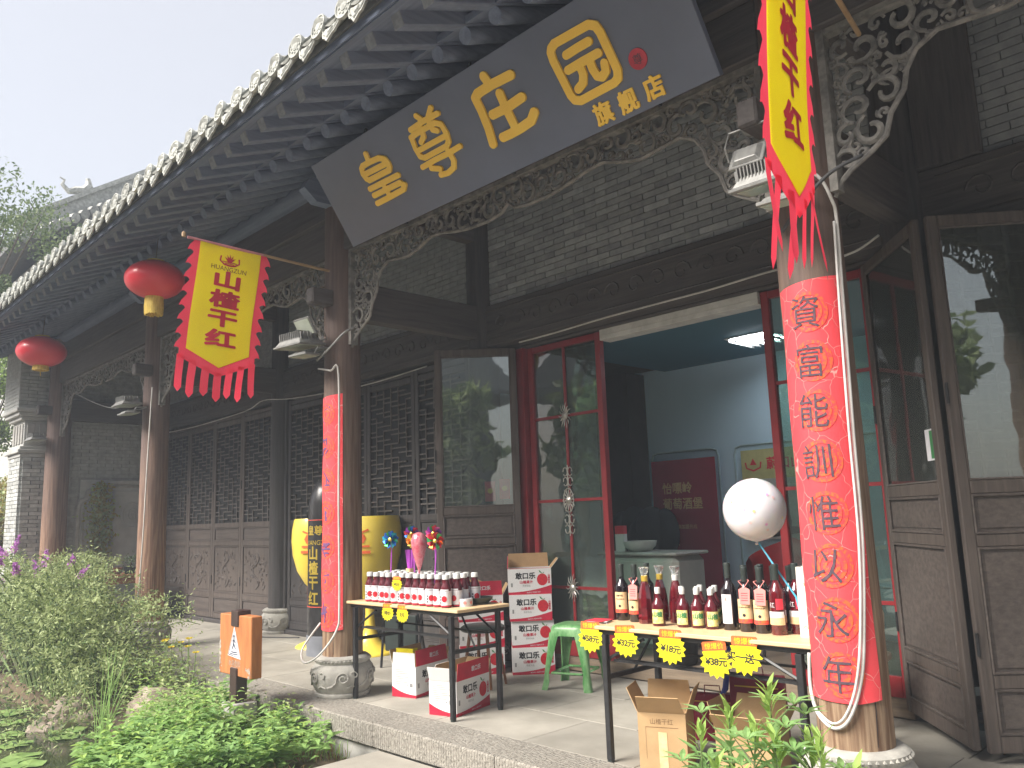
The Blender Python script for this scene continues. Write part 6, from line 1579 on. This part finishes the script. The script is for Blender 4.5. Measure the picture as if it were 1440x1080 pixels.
# ------------------------------------------------------------------ brick pier at the far end
pr = thing('brick_pier', 'pale grey brick pier with carved capital at the far left end of the porch', 'pier', (0, 0, 0))
PX0, PX1, PY0, PY1 = -15.20, -14.50, 3.34, 3.72
M().box(PX0 + .02, PX1 - .02, PY0 + .02, PY1, 0, 2.60).ob('pier_core', mortar, pr)
nb = 0; bsh = {}
for j in range(42):
    z = .02 + j * .0605
    for face in (0, 1):
        L_ = PX1 - PX0 if face == 0 else PY1 - PY0; x = -(.13 if j % 2 else 0)
        while x < L_:
            a, b = max(0, x), min(L_, x + .25)
            if b - a > .03:
                key = (face, round(b - a, 3))
                if key not in bsh: bsh[key] = (M().box(0, b - a - .006, -.02, .02, 0, .053) if face == 0 else M().box(-.02, .02, 0, b - a - .006, 0, .053)).mesh('brick', brickl)
                link('brick', bsh[key], pr, (PX0 + a, PY0 + R.uniform(.0, .004), z) if face == 0 else (PX1 + R.uniform(-.004, 0), PY0 + a + .021, z)); nb += 1
            x += .257
m = M()
for (e, z0, z1) in ((.03, 2.56, 2.62), (.07, 2.622, 2.68), (.04, 2.682, 2.73), (-.02, 2.732, 3.14), (.04, 3.142, 3.20), (.09, 3.202, 3.26), (.13, 3.262, 3.32)): m.box(PX0 - e, PX1 + e, PY0 - e, PY1 + .05, z0, z1)
m.ob('carved_capital', plaster, pr, bevel=.008)
m = M()
for k in range(4): m.box(PX0 + .06 + k * .16, PX0 + .16 + k * .16, PY0 + .003, PY0 + .015, 2.78, 3.09)
for k in range(2): m.box(PX1 + .021, PX1 + .033, PY0 + .05 + k * .17, PY0 + .16 + k * .17, 2.78, 3.09)
m.ob('capital_panel', concrete, pr, bevel=.004)
brickfield('upper_brickwork', pr, PY0 - .1, PY1 + .06, 3.325, 4.35, lambda u, v, h: (PX1 + .08 + h, u, v), brickl, t=.9)

# ------------------------------------------------------------------ neighbouring hall with raking verge
nh = thing('neighbour_hall', 'grey-tiled neighbouring hall with raked verge and ridge beast beyond the eave', 'building', (0, 0, 0))
GX = -20.0; sl = .69; Y0, Z0 = 4.30, 8.0
def rk(y, dz=0): return Z0 + (y - Y0) * sl + dz
m = M(); m.add([(GX - 9, Y0 + .8, 0), (GX - .5, Y0 + .8, 0), (GX - .5, 16, 0), (GX - 9, 16, 0), (GX - 9, Y0 + .8, rk(Y0 + .8, -.6)), (GX - .5, Y0 + .8, rk(Y0 + .8, -.6)), (GX - .5, 13, rk(13, -.6)), (GX - 9, 13, rk(13, -.6)), (GX - .5, 16, 8), (GX - 9, 16, 8)],
              [(0, 1, 5, 4), (1, 2, 8, 6, 5), (4, 5, 6, 7), (3, 2, 1, 0), (6, 8, 9, 7), (0, 4, 7, 9, 3)]); m.ob('wall', plaster, nh)
m = M(); m.add([(GX - 9, Y0 - .2, rk(Y0 - .2, -.28)), (GX, Y0 - .2, rk(Y0 - .2, -.28)), (GX, 13, rk(13, -.28)), (GX - 9, 13, rk(13, -.28)), (GX - 9, Y0 - .2, rk(Y0 - .2, -.10)), (GX, Y0 - .2, rk(Y0 - .2, -.10)), (GX, 13, rk(13, -.10)), (GX - 9, 13, rk(13, -.10))],
              [(0, 3, 2, 1), (4, 5, 6, 7), (0, 1, 5, 4), (1, 2, 6, 5), (2, 3, 7, 6), (3, 0, 4, 7)]); nr = m.ob('roof', tiled, nh)
vm = M()
for (dx, a, b) in ((-.05, -.05, .34), (.03, .342, .40), (-.02, .402, .48)):
    vm.add([(GX - .55 - dx, Y0, rk(Y0, a)), (GX - .25 + dx, Y0, rk(Y0, a)), (GX - .25 + dx, 13, rk(13, a)), (GX - .55 - dx, 13, rk(13, a)), (GX - .55 - dx, Y0, rk(Y0, b)), (GX - .25 + dx, Y0, rk(Y0, b)), (GX - .25 + dx, 13, rk(13, b)), (GX - .55 - dx, 13, rk(13, b))], [(0, 3, 2, 1), (4, 5, 6, 7), (0, 1, 5, 4), (1, 2, 6, 5), (2, 3, 7, 6), (3, 0, 4, 7)])
vm.ob('verge_ridge', tilem, nr)
vd = M(); n = 10; vs = []
for xx in (0, .30):
    for k in range(n + 1): vs.append((xx, .14 * cos(pi * k / n), .13 * sin(pi * k / n)))
vd.add(vs, [(k, k + 1, k + n + 2, k + n + 1) for k in range(n)]); vd.add([(.30, .14 * cos(2 * pi * k / 16), .13 * sin(2 * pi * k / 16)) for k in range(16)], [tuple(range(16))]); vd.add([(.28, .14 * cos(pi + pi * k / 8), -.02 + .2 * sin(pi + pi * k / 8) * .8) for k in range(9)], [tuple(range(9))])
vdm = vd.mesh('verge_tile', tilem)
for k in range(40): link('verge_tile', vdm, nr, (GX - .20, Y0 + .1 + k * .20, rk(Y0 + .1 + k * .20, -.10)), (0, 0.25, 0), (1, .68, .75))
m = M(); by, bz = 5.62, rk(5.62, .42)
m.tube([(GX - .4, by - .30, bz + .02), (GX - .4, by - .12, bz + .10), (GX - .4, by + .05, bz + .12), (GX - .4, by + .16, bz + .28), (GX - .4, by + .13, bz + .46)], [.06, .10, .12, .10, .05], 7)
m.tube([(GX - .4, by - .28, bz + .04), (GX - .4, by - .42, bz + .18), (GX - .4, by - .38, bz + .30), (GX - .4, by - .48, bz + .34)], [.06, .045, .03, .015], 6)
m.tube([(GX - .4, by + .05, bz), (GX - .4, by + .05, bz + .12)], [.12, .10], 6); m.ob('ridge_beast', tilem, nh, smooth=True)

# ------------------------------------------------------------------ vegetation tools
def leaf_quad(m, p, d, up, L, Wd, mi=0, fold=.25, droop=0.15):
    """pointed leaf from p along d: 6 vertices, folded on the midrib, drooping at the tip"""
    d = d.normalized(); s = d.cross(up)
    if s.length < 1e-4: s = Vector((1, 0, 0))
    s.normalize(); n_ = s.cross(d).normalized()
    a = p; b1 = p + d * L * .38 + s * Wd / 2 + n_ * Wd * fold; b2 = p + d * L * .38 - s * Wd / 2 + n_ * Wd * fold; c_ = p + d * L * .45
    e = p + d * L - n_ * L * droop; g1 = p + d * L * .72 + s * Wd * .34 + n_ * (Wd * fold * .5 - L * droop * .5); g2 = p + d * L * .72 - s * Wd * .34 + n_ * (Wd * fold * .5 - L * droop * .5)
    h = p + d * L * .72 - n_ * L * droop * .5
    m.add([a, b1, c_, b2, g1, h, g2, e], [(0, 1, 2), (0, 2, 3), (1, 4, 5, 2), (3, 2, 5, 6), (4, 7, 5), (6, 5, 7)], mi)
def tiny_leaf(m, p, d, L, Wd, rg, mi=0):
    s = Vector((rg.uniform(-1, 1), rg.uniform(-1, 1), rg.uniform(-1, 1))).cross(d)
    if s.length < 1e-3: s = Vector((1, 0, 0))
    s.normalize(); m.add([p, p + d * L * .5 + s * Wd / 2, p + d * L, p + d * L * .5 - s * Wd / 2], [(0, 1, 2, 3)], mi)
def rdir(rg, up=0.0):
    v = Vector((rg.gauss(0, 1), rg.gauss(0, 1), rg.gauss(0, 1) + up)); return v.normalized()

# ------------------------------------------------------------------ garden: shrub, rocks, ground cover
# tall flowering shrub at the left
sh = thing('flowering_shrub', 'large loose green shrub with purple flower spikes at the left, over the pond', 'shrub', (-9.6, 2.75, -.2))
rg = random.Random(21); st_ = M(); lf = M(); fl = []
def shrub_top(dx): return 1.25 * max(0.15, 1 - (abs(dx + .6) / 3.1) ** 2.2)
tips = []
for k in range(260):
    bx = rg.uniform(-1.6, 1.3); by = rg.uniform(-.45, .35)
    tx = bx * 1.45 + rg.uniform(-.6, .6); ty = by * 1.3 + rg.uniform(-.35, .35); tz = shrub_top(tx) * rg.uniform(.55, 1.08)
    P0 = Vector((bx * .55, by * .6, 0)); P2 = Vector((tx, ty, tz)); P1 = Vector((bx, by, tz * .75 + .15))
    pts = [P0 * (1 - t) ** 2 + P1 * 2 * t * (1 - t) + P2 * t * t for t in [q / 8 for q in range(9)]]
    # arching tip
    pts.append(P2 + (P2 - P1).normalized() * .12 - Vector((0, 0, .04)))
    st_.tube(pts, [.008 * (1 - q / 11) + .002 for q in range(len(pts))], 4, cap=False)
    tips.append((pts[-1], (pts[-1] - pts[-2]).normalized()))
    for q in range(2, len(pts) - 1):
        for r_ in range(24):
            t = rg.random(); p = pts[q] * (1 - t) + pts[q + 1] * t; o_ = rdir(rg, .2) * rg.uniform(.01, .14)
            tiny_leaf(lf, p + o_, rdir(rg, -.1), rg.uniform(.03, .065), rg.uniform(.010, .019), rg, 0 if rg.random() < .84 else 1)
for k in range(9000):
    dx, dy = rg.uniform(-2.4, 1.9), rg.uniform(-.75, .35); top_ = max(.05, shrub_top(dx) * .75); z = rg.uniform(-.22, top_)
    if mathutils.noise.noise((dx * 2.2, dy * 2.2, z * 2.2)) < -.12: continue
    tiny_leaf(lf, Vector((dx, dy - .15 * (1 - z), z)), rdir(rg, -.2), rg.uniform(.03, .07), rg.uniform(.011, .02), rg, 0 if rg.random() < .6 else 1)
st_.ob('stem', stemm, sh, kind='stuff'); lf.ob('foliage', [shrubleaf, darkleaf], sh, kind='stuff')
tips.sort(key=lambda a: -a[0].z)
for k, (p, d) in enumerate([tips[i] for i in (0, 2, 5, 9, 12, 18, 25, 33, 40, 52, 60, 75, 88, 100)]):
    f = M(); d = (d + Vector((0, -.2, .7))).normalized(); L = rg.uniform(.13, .22)
    for q in range(130):
        t = rg.random(); w_ = .034 * (1 - t * .8); f_ = rdir(rg) * w_
        tiny_leaf(f, p + Vector((0, -.08, 0)) + d * L * t + f_, rdir(rg), .026, .022, rg)
    f.ob('flower_spike', purplef, sh)
# rocks
def rock(label, loc, sx, sy, sz, seed):
    bm = bmesh.new(); bmesh.ops.create_icosphere(bm, subdivisions=4, radius=1)
    for v in bm.verts:
        n1 = mathutils.noise.noise(v.co * 1.1 + Vector((seed, 0, 0))); n2 = mathutils.noise.noise(v.co * 2.9 + Vector((0, seed, 0))); n3 = abs(mathutils.noise.noise(v.co * 5.5 + Vector((0, 0, seed))))
        k = 1 + .45 * n1 + .2 * n2 - .12 * n3; v.co = Vector((v.co.x * k * sx, v.co.y * k * sy, max(-.6, v.co.z * k) * sz))
    me = bpy.data.meshes.new('garden_rock'); bm.to_mesh(me); bm.free(); me.materials.append(rockm)
    me.polygons.foreach_set('use_smooth', [True] * len(me.polygons)); me.set_sharp_from_angle(angle=radians(28))
    o = link('garden_rock', me, None, loc, (0, 0, seed)); o['label'] = label; o['category'] = 'rock'; o['group'] = 'rocks round the pond'
rock('big pale rock standing in the shrub at the far left of the pond', (-11.6, 2.55, -.05), .36, .28, .36, 1.3)
rock('flat-topped reddish rock between the reed clump and the sign', (-7.45, 2.86, -.16), .28, .20, .20, 3.7)
rock('grey rock below the reed clump at the water edge', (-7.15, 2.62, -.34), .22, .18, .18, 5.2)
rock('small rounded rock in the ground cover right of the reeds', (-6.85, 2.90, -.26), .16, .14, .12, 6.6)
rock('dark rock half hidden under the shrub beside the water', (-8.9, 2.62, -.40), .34, .24, .22, 8.1)
# lily pads
for k in range(30):
    rg2 = random.Random(k + 3); a = rg2.uniform(0, 6.28); rr_ = rg2.uniform(0, 1) ** .5
    x, y = -8.5 + 2.1 * rr_ * cos(a), 1.75 + .90 * rr_ * sin(a); s = rg2.uniform(.10, .19)
    n = 14; off = rg2.uniform(0, 6)
    pts = [(0, 0, 0)] + [(s * cos(off + .18 + (2 * pi - .36) * q / n), s * sin(off + .18 + (2 * pi - .36) * q / n), .004 + .008 * sin(q * 1.7)) for q in range(n + 1)]
    side_ = 'near' if y < 1.75 else 'far'; big_ = 'small' if s < .13 else ('large' if s > .16 else 'middling')
    o = M().add(pts, [(0, q + 1, q + 2) for q in range(n)]).ob('lily_pad', lilyleaf, None, loc=(x, y, -.433 + .002 * (k % 4)))
    o['label'] = '%s round lily pad on the %s half of the pond, %s' % (big_, side_, ['left', 'centre left', 'centre', 'centre right', 'right'][max(0, min(4, int((x + 10.6) / .85)))]); o['category'] = 'lily pad'; o['group'] = 'lily pads on the pond'
# reeds
rd = thing('reed_clump', 'tall thin green reed clump rising from the rocks at the pond edge', 'reeds', (-7.25, 2.36, -.40))
for k in range(26):
    rg2 = random.Random(90 + k); a = rg2.uniform(0, 6.28); L = rg2.uniform(.5, .98); ln = rg2.uniform(.03, .22); w_ = .007
    bx, by = rg2.uniform(-.05, .05), rg2.uniform(-.05, .05); dx, dy = cos(a) * ln, sin(a) * ln
    m = M(); vs = []
    for q in range(7):
        t = q / 6; x, y, z = bx + dx * t * t * 1.2, by + dy * t * t * 1.2, L * t * (1 - .08 * t); vs += [(x - w_ * (1 - t * .9), y, z), (x + w_ * (1 - t * .9), y + .002, z)]
    m.add(vs, [(2 * q, 2 * q + 1, 2 * q + 3, 2 * q + 2) for q in range(6)]); m.ob('blade', greenleaf, rd)
# ground cover: leafy herbs
def gcover(name, label, cat, region, n, hmin, hmax, mats, seed, L=(.03, .07)):
    rg2 = random.Random(seed); lf_ = M()
    x0, x1, y0, y1 = region; c = 0
    while c < n:
        x, y = rg2.uniform(x0, x1), rg2.uniform(y0, y1)
        d = ((x + 8.9) / 2.6) ** 2 + ((y - 1.60) / 1.15) ** 2
        if d < 1.12: continue
        if nz(x, y, 1.5, seed) < -.24 or (x > -5.75 and y > 2.75 - .4 * nz(x, y, 3, 2) and rg2.random() < .8): continue
        c += 1
        H_ = rg2.uniform(hmin, hmax) * (.65 + .7 * max(0, nz(x, y, 1.6, seed + 2) + .5)); z0 = gz(x, y)
        lean = Vector((rg2.uniform(-.35, .35), rg2.uniform(-.35, .35), 1)).normalized()
        hue = rg2.random()
        for q in range(rg2.randint(4, 8)):
            t = .25 + .75 * q / 7; p = Vector((x, y, z0)) + lean * H_ * t; a = q * 2.4 + hue * 6
            dv = Vector((cos(a), sin(a), rg2.uniform(-.1, .6)))
            l = rg2.uniform(*L) * (1.15 - .5 * t) * (1.5 if .4 < hue < .5 else 1); leaf_quad(lf_, p, dv, Vector((0, 0, 1)), l * 1.2, l * .62, 1 if hue < .22 else (2 if hue > .80 else 0))
    o = lf_.ob(name, mats, None, kind='stuff'); o['label'] = label; o['category'] = cat
    return o
gcover('ground_cover', 'dense bright green leafy ground cover in front of the porch kerb', 'ground cover', (-7.25, -5.05, 1.9, 3.26), 1300, .14, .34, [greenleaf, plantleaf, tipleaf], 4, (.05, .10))
gcover('weeds', 'taller straggling green weeds along the porch kerb by the sign', 'weeds', (-8.3, -5.6, 2.3, 3.34), 420, .28, .62, [shrubleaf, greenleaf, tipleaf], 9, (.03, .06))
# grass and dry straw at the kerb corner
rg2 = random.Random(77); gr = M()
for k in range(2600):
    x, y = rg2.uniform(-6.3, -4.9), rg2.uniform(2.2, 3.34)
    if nz(x, y, 2.3, 5) < -.15: continue
    a = rg2.uniform(0, 6.28); L = rg2.uniform(.05, .14); z = gz(x, y); dx, dy = cos(a) * L * .6, sin(a) * L * .6; w_ = .0025
    px_, py_ = -sin(a) * w_, cos(a) * w_
    gr.add([(x - px_, y - py_, z), (x + px_, y + py_, z), (x + dx * .4 + px_, y + dy * .4 + py_, z + L * .7), (x + dx * .4 - px_, y + dy * .4 - py_, z + L * .7), (x + dx, y + dy, z + L * .85)], [(0, 1, 2, 3), (3, 2, 4)], 0 if rg2.random() < .55 else 1)
o = gr.ob('grass', [greenleaf, dryleaf], None, kind='stuff'); o['label'] = 'green and straw-coloured grass at the foot of the kerb'; o['category'] = 'grass'
# yellow flowers by the sign
yfw = thing('yellow_flower_plant', 'weed with small yellow flowers between the rocks and the warning sign', 'plant', (-7.55, 3.14, -.2))
for k in range(8):
    rg2 = random.Random(200 + k); x, y, h = rg2.uniform(-.35, .3), rg2.uniform(-.12, .1), rg2.uniform(.38, .62)
    M().tube([(x * .5, y, 0), (x, y, h)], .004, 4).ob('stem', stemm, yfw)
    f = M()
    for q in range(9): a = q * .7; tiny_leaf(f, Vector((x, y, h)), Vector((cos(a), sin(a), .25)), .034, .022, rg2)
    f.ob('blossom', yellowf, yfw)
# balsam-like plants in the foreground, right
def balsam(label, x, y, h, seed, scale=1.3, z0=-.19):
    t = thing('leafy_plant', label, 'plant', (x, y, z0), 0, 'leafy green plants below the wine table'); rg2 = random.Random(seed)
    lx, ly = rg2.uniform(-.05, .05), rg2.uniform(-.05, .05); st2 = M(); P = lambda q: Vector((lx * q * q, ly * q * q, h * q))
    st2.tube([P(q / 6) for q in range(7)], [.007 - .004 * q / 6 for q in range(7)], 6); st2.ob('stem', stemm, t, smooth=True)
    lv = M(); tipm = M(); n_ = int(h / .030)
    for q in range(n_):
        f = .22 + .78 * q / (n_ - 1); p = P(f); a = q * 2.4 + rg2.uniform(-.3, .3); last = f > .86
        for s in ((0,) if not last else (0, 2.1, 4.2)):
            aa = a + s; elev = .15 + .7 * f * f + rg2.uniform(-.15, .15) + (.35 if last else 0)
            d = Vector((cos(aa) * cos(elev), sin(aa) * cos(elev), sin(elev))); L = (rg2.uniform(.085, .125) if not last else rg2.uniform(.045, .085)) * scale
            pt = p + d * .012
            leaf_quad(tipm if last else lv, pt, d, Vector((0, 0, 1)), L, L * .27, 0, .22, .22)
    # side shoots
    for k in range(7):
        f = rg2.uniform(.35, .9); p = P(f); a = rg2.uniform(0, 6.28); L0 = rg2.uniform(.07, .14); e = p + Vector((cos(a) * L0, sin(a) * L0, L0 * .9)); sm2 = M().tube([p, e], [.004, .002], 5); sm2.ob('side_stem', stemm, t)
        for s in range(6):
            aa = s * 1.05; d = Vector((cos(aa), sin(aa), .5)).normalized(); leaf_quad(lv, e, d, Vector((0, 0, 1)), 0.075 * scale, .021 * scale, 0, .2, .2)
    lv.ob('leaf_spray', plantleaf, t); tipm.ob('shoot_tip', tipleaf, t)
C_ = Vector((0, 0, 1.36))
rg = random.Random(12)
spots = [(-2.02, 2.95, .66), (-1.92, 3.0, .72), (-1.80, 2.92, .70), (-1.72, 3.02, .82), (-1.62, 2.9, .68), (-1.55, 3.0, .66), (-1.47, 2.88, .70), (-1.40, 2.96, .60), (-1.84, 2.78, .56), (-1.66, 2.76, .58), (-1.52, 2.74, .56), (-1.36, 2.80, .58)]
pos_l = ['leftmost', 'second from left', 'third from left', 'tallest', 'fifth from left', 'sixth from left', 'seventh from left', 'rightmost']
for k, (x, y, h) in enumerate(spots):
    balsam('leafy green plant, %s of the foreground clump' % (pos_l[k] + ' in the back row' if k < 8 else ORD[k - 8] + ' from left in the front row'), x, y, h, 300 + k)
balsam('single leafy shoot right of the near pillar base', -.96, 2.55, .62, 330); balsam('small leafy shoot at the bottom right corner before the folding door', -.72, 2.48, .60, 331, .85)
balsam('short leafy shoot between the near pillar base and the corner shoot', -.86, 2.50, .46, 332, .9)

# ------------------------------------------------------------------ warning sign
ws_ = thing('garden_warning_sign', 'weathered orange wooden board with a white triangle warning on a dark post', 'sign', (-6.27, 3.03, 0))
orange_w = mat('weathered_orange_board', (0.50, 0.20, 0.07), (0.36, 0.13, 0.045), rough=.7, scale=3, stretch=(6, 6, 1), bump=.15, fine=.1)
flake = mat('bare_flaked_wood', (0.50, 0.46, 0.40), (0.30, 0.24, 0.19), rough=.9, scale=40)
M().box(-.27, .27, -.045, .045, .23, .685).ob('board', orange_w, ws_, bevel=.006)
M().box(-.06, .06, -.055, .055, .60, .72).ob('post_cap', mat('dark_brown_post', (0.06, 0.035, 0.03), (0.04, 0.025, 0.022), rough=.5), ws_, bevel=.005)
M().box(-.055, .055, -.058, .035, .02, .29).ob('post', MATS['dark_brown_post'], ws_, bevel=.004)
M().box(-.10, .10, -.10, .10, -.24, .035).ob('concrete_footing', concrete, ws_, bevel=.008)
F_ = lambda u, v, h: (u, -.0465 - h, v)
tri = lay('warning_triangle', [poly([(-.115, .375), (.105, .36), (-.010, .60)])], F_, whitelab, ws_, thick=.002)
lay('warning_border', [ribbon([(-.100, .384), (.088, .371), (-.010, .575), (-.100, .384)], .006)], lambda u, v, h: (u, -.0500, v), mat('blue_black_print', (.03, .04, .09), bump=0), ws_)
lay('walking_figure', [circ(-.010, .525, .012, 10), ribbon([(-.010, .512), (-.012, .470), (-.035, .430)], .014), ribbon([(-.012, .470), (.018, .432)], .012), ribbon([(-.035, .485), (-.010, .500), (.018, .478)], .008), rect(-.07, .06, .388, .395), rect(-.055, .045, .402, .410)], lambda u, v, h: (u, -.0502, v), MATS['blue_black_print'], ws_)
lay('worn_lettering', [shift(text2d('水深危险', .05, 0), .0, .325), shift(text2d('请勿靠近', .03, 0), .0, .285)], lambda u, v, h: (u, -.0472, v), flake, ws_)
rg = random.Random(4); fs_ = []
for k in range(46):
    e = rg.random(); 
    if e < .55: cx, cy = -.262 + abs(rg.gauss(0, .012)), rg.uniform(.24, .50)
    else: cx, cy = .262 - abs(rg.gauss(0, .03)), rg.uniform(.235, .30)
    r_ = rg.uniform(.004, .014); fs_.append(poly([(min(.268, max(-.268, cx + r_ * rg.uniform(.5, 1) * cos(a))), max(.234, cy + 1.6 * r_ * rg.uniform(.5, 1) * sin(a))) for a in [2 * pi * q / 7 for q in range(7)]]))
for q, s_ in enumerate(fs_): s_[0][:] = s_[0]
lay('flaked_patch', fs_, lambda u, v, h: (u, -.0462 - .0001 * (int((u + v) * 3000) % 7), v), flake, ws_, kind='stuff')

# ------------------------------------------------------------------ bonsai bench behind the third pillar, creeper on the doorway
bt = thing('wooden_bench', 'brown wooden bench with potted bonsai at the far end of the porch', 'bench', (-13.45, 4.45, 0), radians(0))
benchw = wood('brown_bench_wood', 'y', (0.32, 0.15, 0.08), (0.22, 0.10, 0.05), rough=.5)
M().box(-.30, .30, -.55, .55, .66, .72).ob('bench_top', benchw, bt, bevel=.008); M().box(-.27, .27, -.52, .52, .58, .655).ob('apron', benchw, bt, bevel=.004)
for sx in (-.24, .24):
    for sy in (-.48, .48): M().box(sx - .03, sx + .03, sy - .03, sy + .03, 0, .58).ob('leg', benchw, bt, bevel=.004)
M().box(-.24, .24, -.48, .48, .25, .29).ob('lower_shelf', benchw, bt)
terr = mat('terracotta_pot', (0.26, 0.13, 0.07), (0.20, 0.10, 0.06), rough=.7); bluep = mat('blue_glazed_pot', (0.03, 0.06, 0.20), rough=.3)
for q, (y, r_, mt_, nm) in enumerate([(4.02, .06, bluep, 'blue'), (4.20, .11, terr, 'wide brown'), (4.44, .075, terr, 'small brown'), (4.62, .10, capsule, 'dark'), (4.85, .09, terr, 'last brown')]):
    t = thing('bonsai_pot', 'bonsai in a %s pot on the brown bench' % nm, 'potted plant', (-13.30, y, .722), 0, 'potted bonsai on the bench')
    M().lathe([(r_ * .7, 0), (r_, .09), (r_ * 1.05, .10), (r_ * .9, .10), (r_ * .85, .08), (.001, .08)], 18).ob('pot', mt_, t, smooth=True, angle=50)
    M().tube([(0, 0, .08), (.02, .01, .15), (-.02, .02, .22)], [.012, .009, .004], 6).ob('trunk', bark, t); l = M(); rg2 = random.Random(q)
    for k in range(150): p = Vector((-.02, .02, .20)) + rdir(rg2, .2) * rg2.uniform(.02, .10) * (1 + .3 * (q % 2)); tiny_leaf(l, p, rdir(rg2), .028, .015, rg2)
    l.ob('crown', shrubleaf if q != 3 else darkleaf, t)
cr = thing('creeper', 'green leafy creeper hanging down the arched doorway of the end wall', 'creeper', (EW + .06, 4.45, 0)); l = M(); s = M(); rg2 = random.Random(9)
for k in range(6): s.tube([(0, rg2.uniform(-.12, .14) + .04 * sin(q + k), 2.1 - q * .16) for q in range(9)], .006, 4)
s.ob('vine_stem', stemm, cr, kind='stuff')
for k in range(1500):
    z = rg2.uniform(.55, 2.15); w_ = .16 + .05 * sin(z * 5); p = Vector((rg2.uniform(0, .10), rg2.gauss(0, w_ * .55), z)); tiny_leaf(l, p, (rdir(rg2) + Vector((.6, 0, -.5))).normalized(), rg2.uniform(.05, .09), rg2.uniform(.035, .06), rg2, 0 if rg2.random() < .6 else 1)
l.ob('foliage', [shrubleaf, autumn], cr, kind='stuff')

# ------------------------------------------------------------------ trees
def tree(label, x, y, h, cr, seed, mats, nl=9000, lean=(0, 0), L=(.07, .13), base=-.2, crown_z=.62, gaps=.35, group='trees round the courtyard', flat=.75):
    t = thing('leafy_tree', label, 'tree', (x, y, base), 0, group); rg2 = random.Random(seed)
    tr = M(); top = Vector((lean[0], lean[1], h * crown_z)); tr.tube([Vector((0, 0, 0)), top * .35 + Vector((.1, 0, 0)), top * .7, top], [cr * .07, cr * .055, cr * .045, cr * .03], 9)
    cl = []
    for k in range(26):
        a = rg2.uniform(0, 6.28); el = rg2.uniform(-.35, 1.3); rr_ = cr * rg2.uniform(.45, 1.0); e = top + Vector((cos(a) * cos(el) * rr_, sin(a) * cos(el) * rr_, sin(el) * rr_ * flat))
        mid = top * .8 + (e - top) * .45 + Vector((0, 0, -.1)); tr.tube([top * rg2.uniform(.6, 1), mid, e], [cr * .022, cr * .014, cr * .004], 5); cl.append((e, cr * rg2.uniform(.16, .34))); cl.append((mid + rdir(rg2) * cr * .2, cr * rg2.uniform(.12, .26)))
    tr.ob('trunk', bark, t, smooth=True); l = M()
    for k in range(nl):
        e, rr_ = cl[rg2.randrange(len(cl))]; v = rdir(rg2); p = e + Vector((v.x, v.y, v.z * .6)) * rr_ * rg2.random() ** .45
        tiny_leaf(l, p, (rdir(rg2) + Vector((0, 0, -.3))).normalized(), rg2.uniform(*L), rg2.uniform(*L) * .55, rg2, 0 if rg2.random() < .65 else 1)
    l.ob('crown', mats, t, kind='stuff')
    return t
tree('fine-leaved tree whose branches reach in at the top left against the sky', -17.5, 2.65, 9.9, 2.0, 3, [treeleaf, darkleaf], 15000, (1.0, 0.10), (.05, .10), crown_z=.70, flat=.6)
tree('bushy tree with pale leaves low at the left behind the eave', -20.6, 3.6, 6.4, 1.5, 5, [treeleaf, tipleaf], 10000, (.0, .3), (.06, .11), crown_z=.70)
tree('yellowing tree beyond the brick pier at the left edge', -19.0, 4.0, 3.2, 1.3, 8, [autumn, shrubleaf], 8000, (0, 0), (.07, .12), crown_z=.55)
for k, (x, y, h, c_) in enumerate([(-10, -9, 5.6, 2.6), (-4.5, -11, 6.2, 2.9), (1.5, -9.5, 5.6, 2.7), (6.5, -10, 6.2, 2.9), (-15, -8.5, 5.8, 2.7), (9.5, -2.5, 6, 2.8)]):
    tree('courtyard tree opposite the shop behind the viewer, %s from the left' % ORD[k], x, y, h, c_, 40 + k, [treeleaf, shrubleaf], 9000, (.2, .2), (.26, .44), group='trees behind the viewer')
# hall on the other side of the court, mirrored in the door glass
oh = thing('opposite_hall', 'grey hall with tiled roof across the courtyard behind the viewer', 'building', (-4, -12.5, -.2))
M().box(-18, 16, -4, 0, 0, 6.4).ob('wall', mat('dark_grey_brick_wall', (0.13, 0.14, 0.13), (0.07, 0.075, 0.07), rough=.9, scale=3), oh)
m = M(); m.prism([(1.2, 6.2), (1.2, 6.45), (-2.2, 9.6), (-5.4, 6.45), (-5.4, 6.2)], lambda u, v: (-19, u, v), lambda u, v: (17, u, v)); m.ob('roof', tiled, oh)
for k in range(9): M().tube([(-16 + k * 3.7, .9, 0), (-16 + k * 3.7, .9, 6.15)], .16, 12).ob('pillar', pillar_m, oh)
for k in range(7): M().box(-12.4 + k * 3.7, -10.0 + k * 3.7, .01, .06, .3, 3.2).ob('door', door_z, oh)
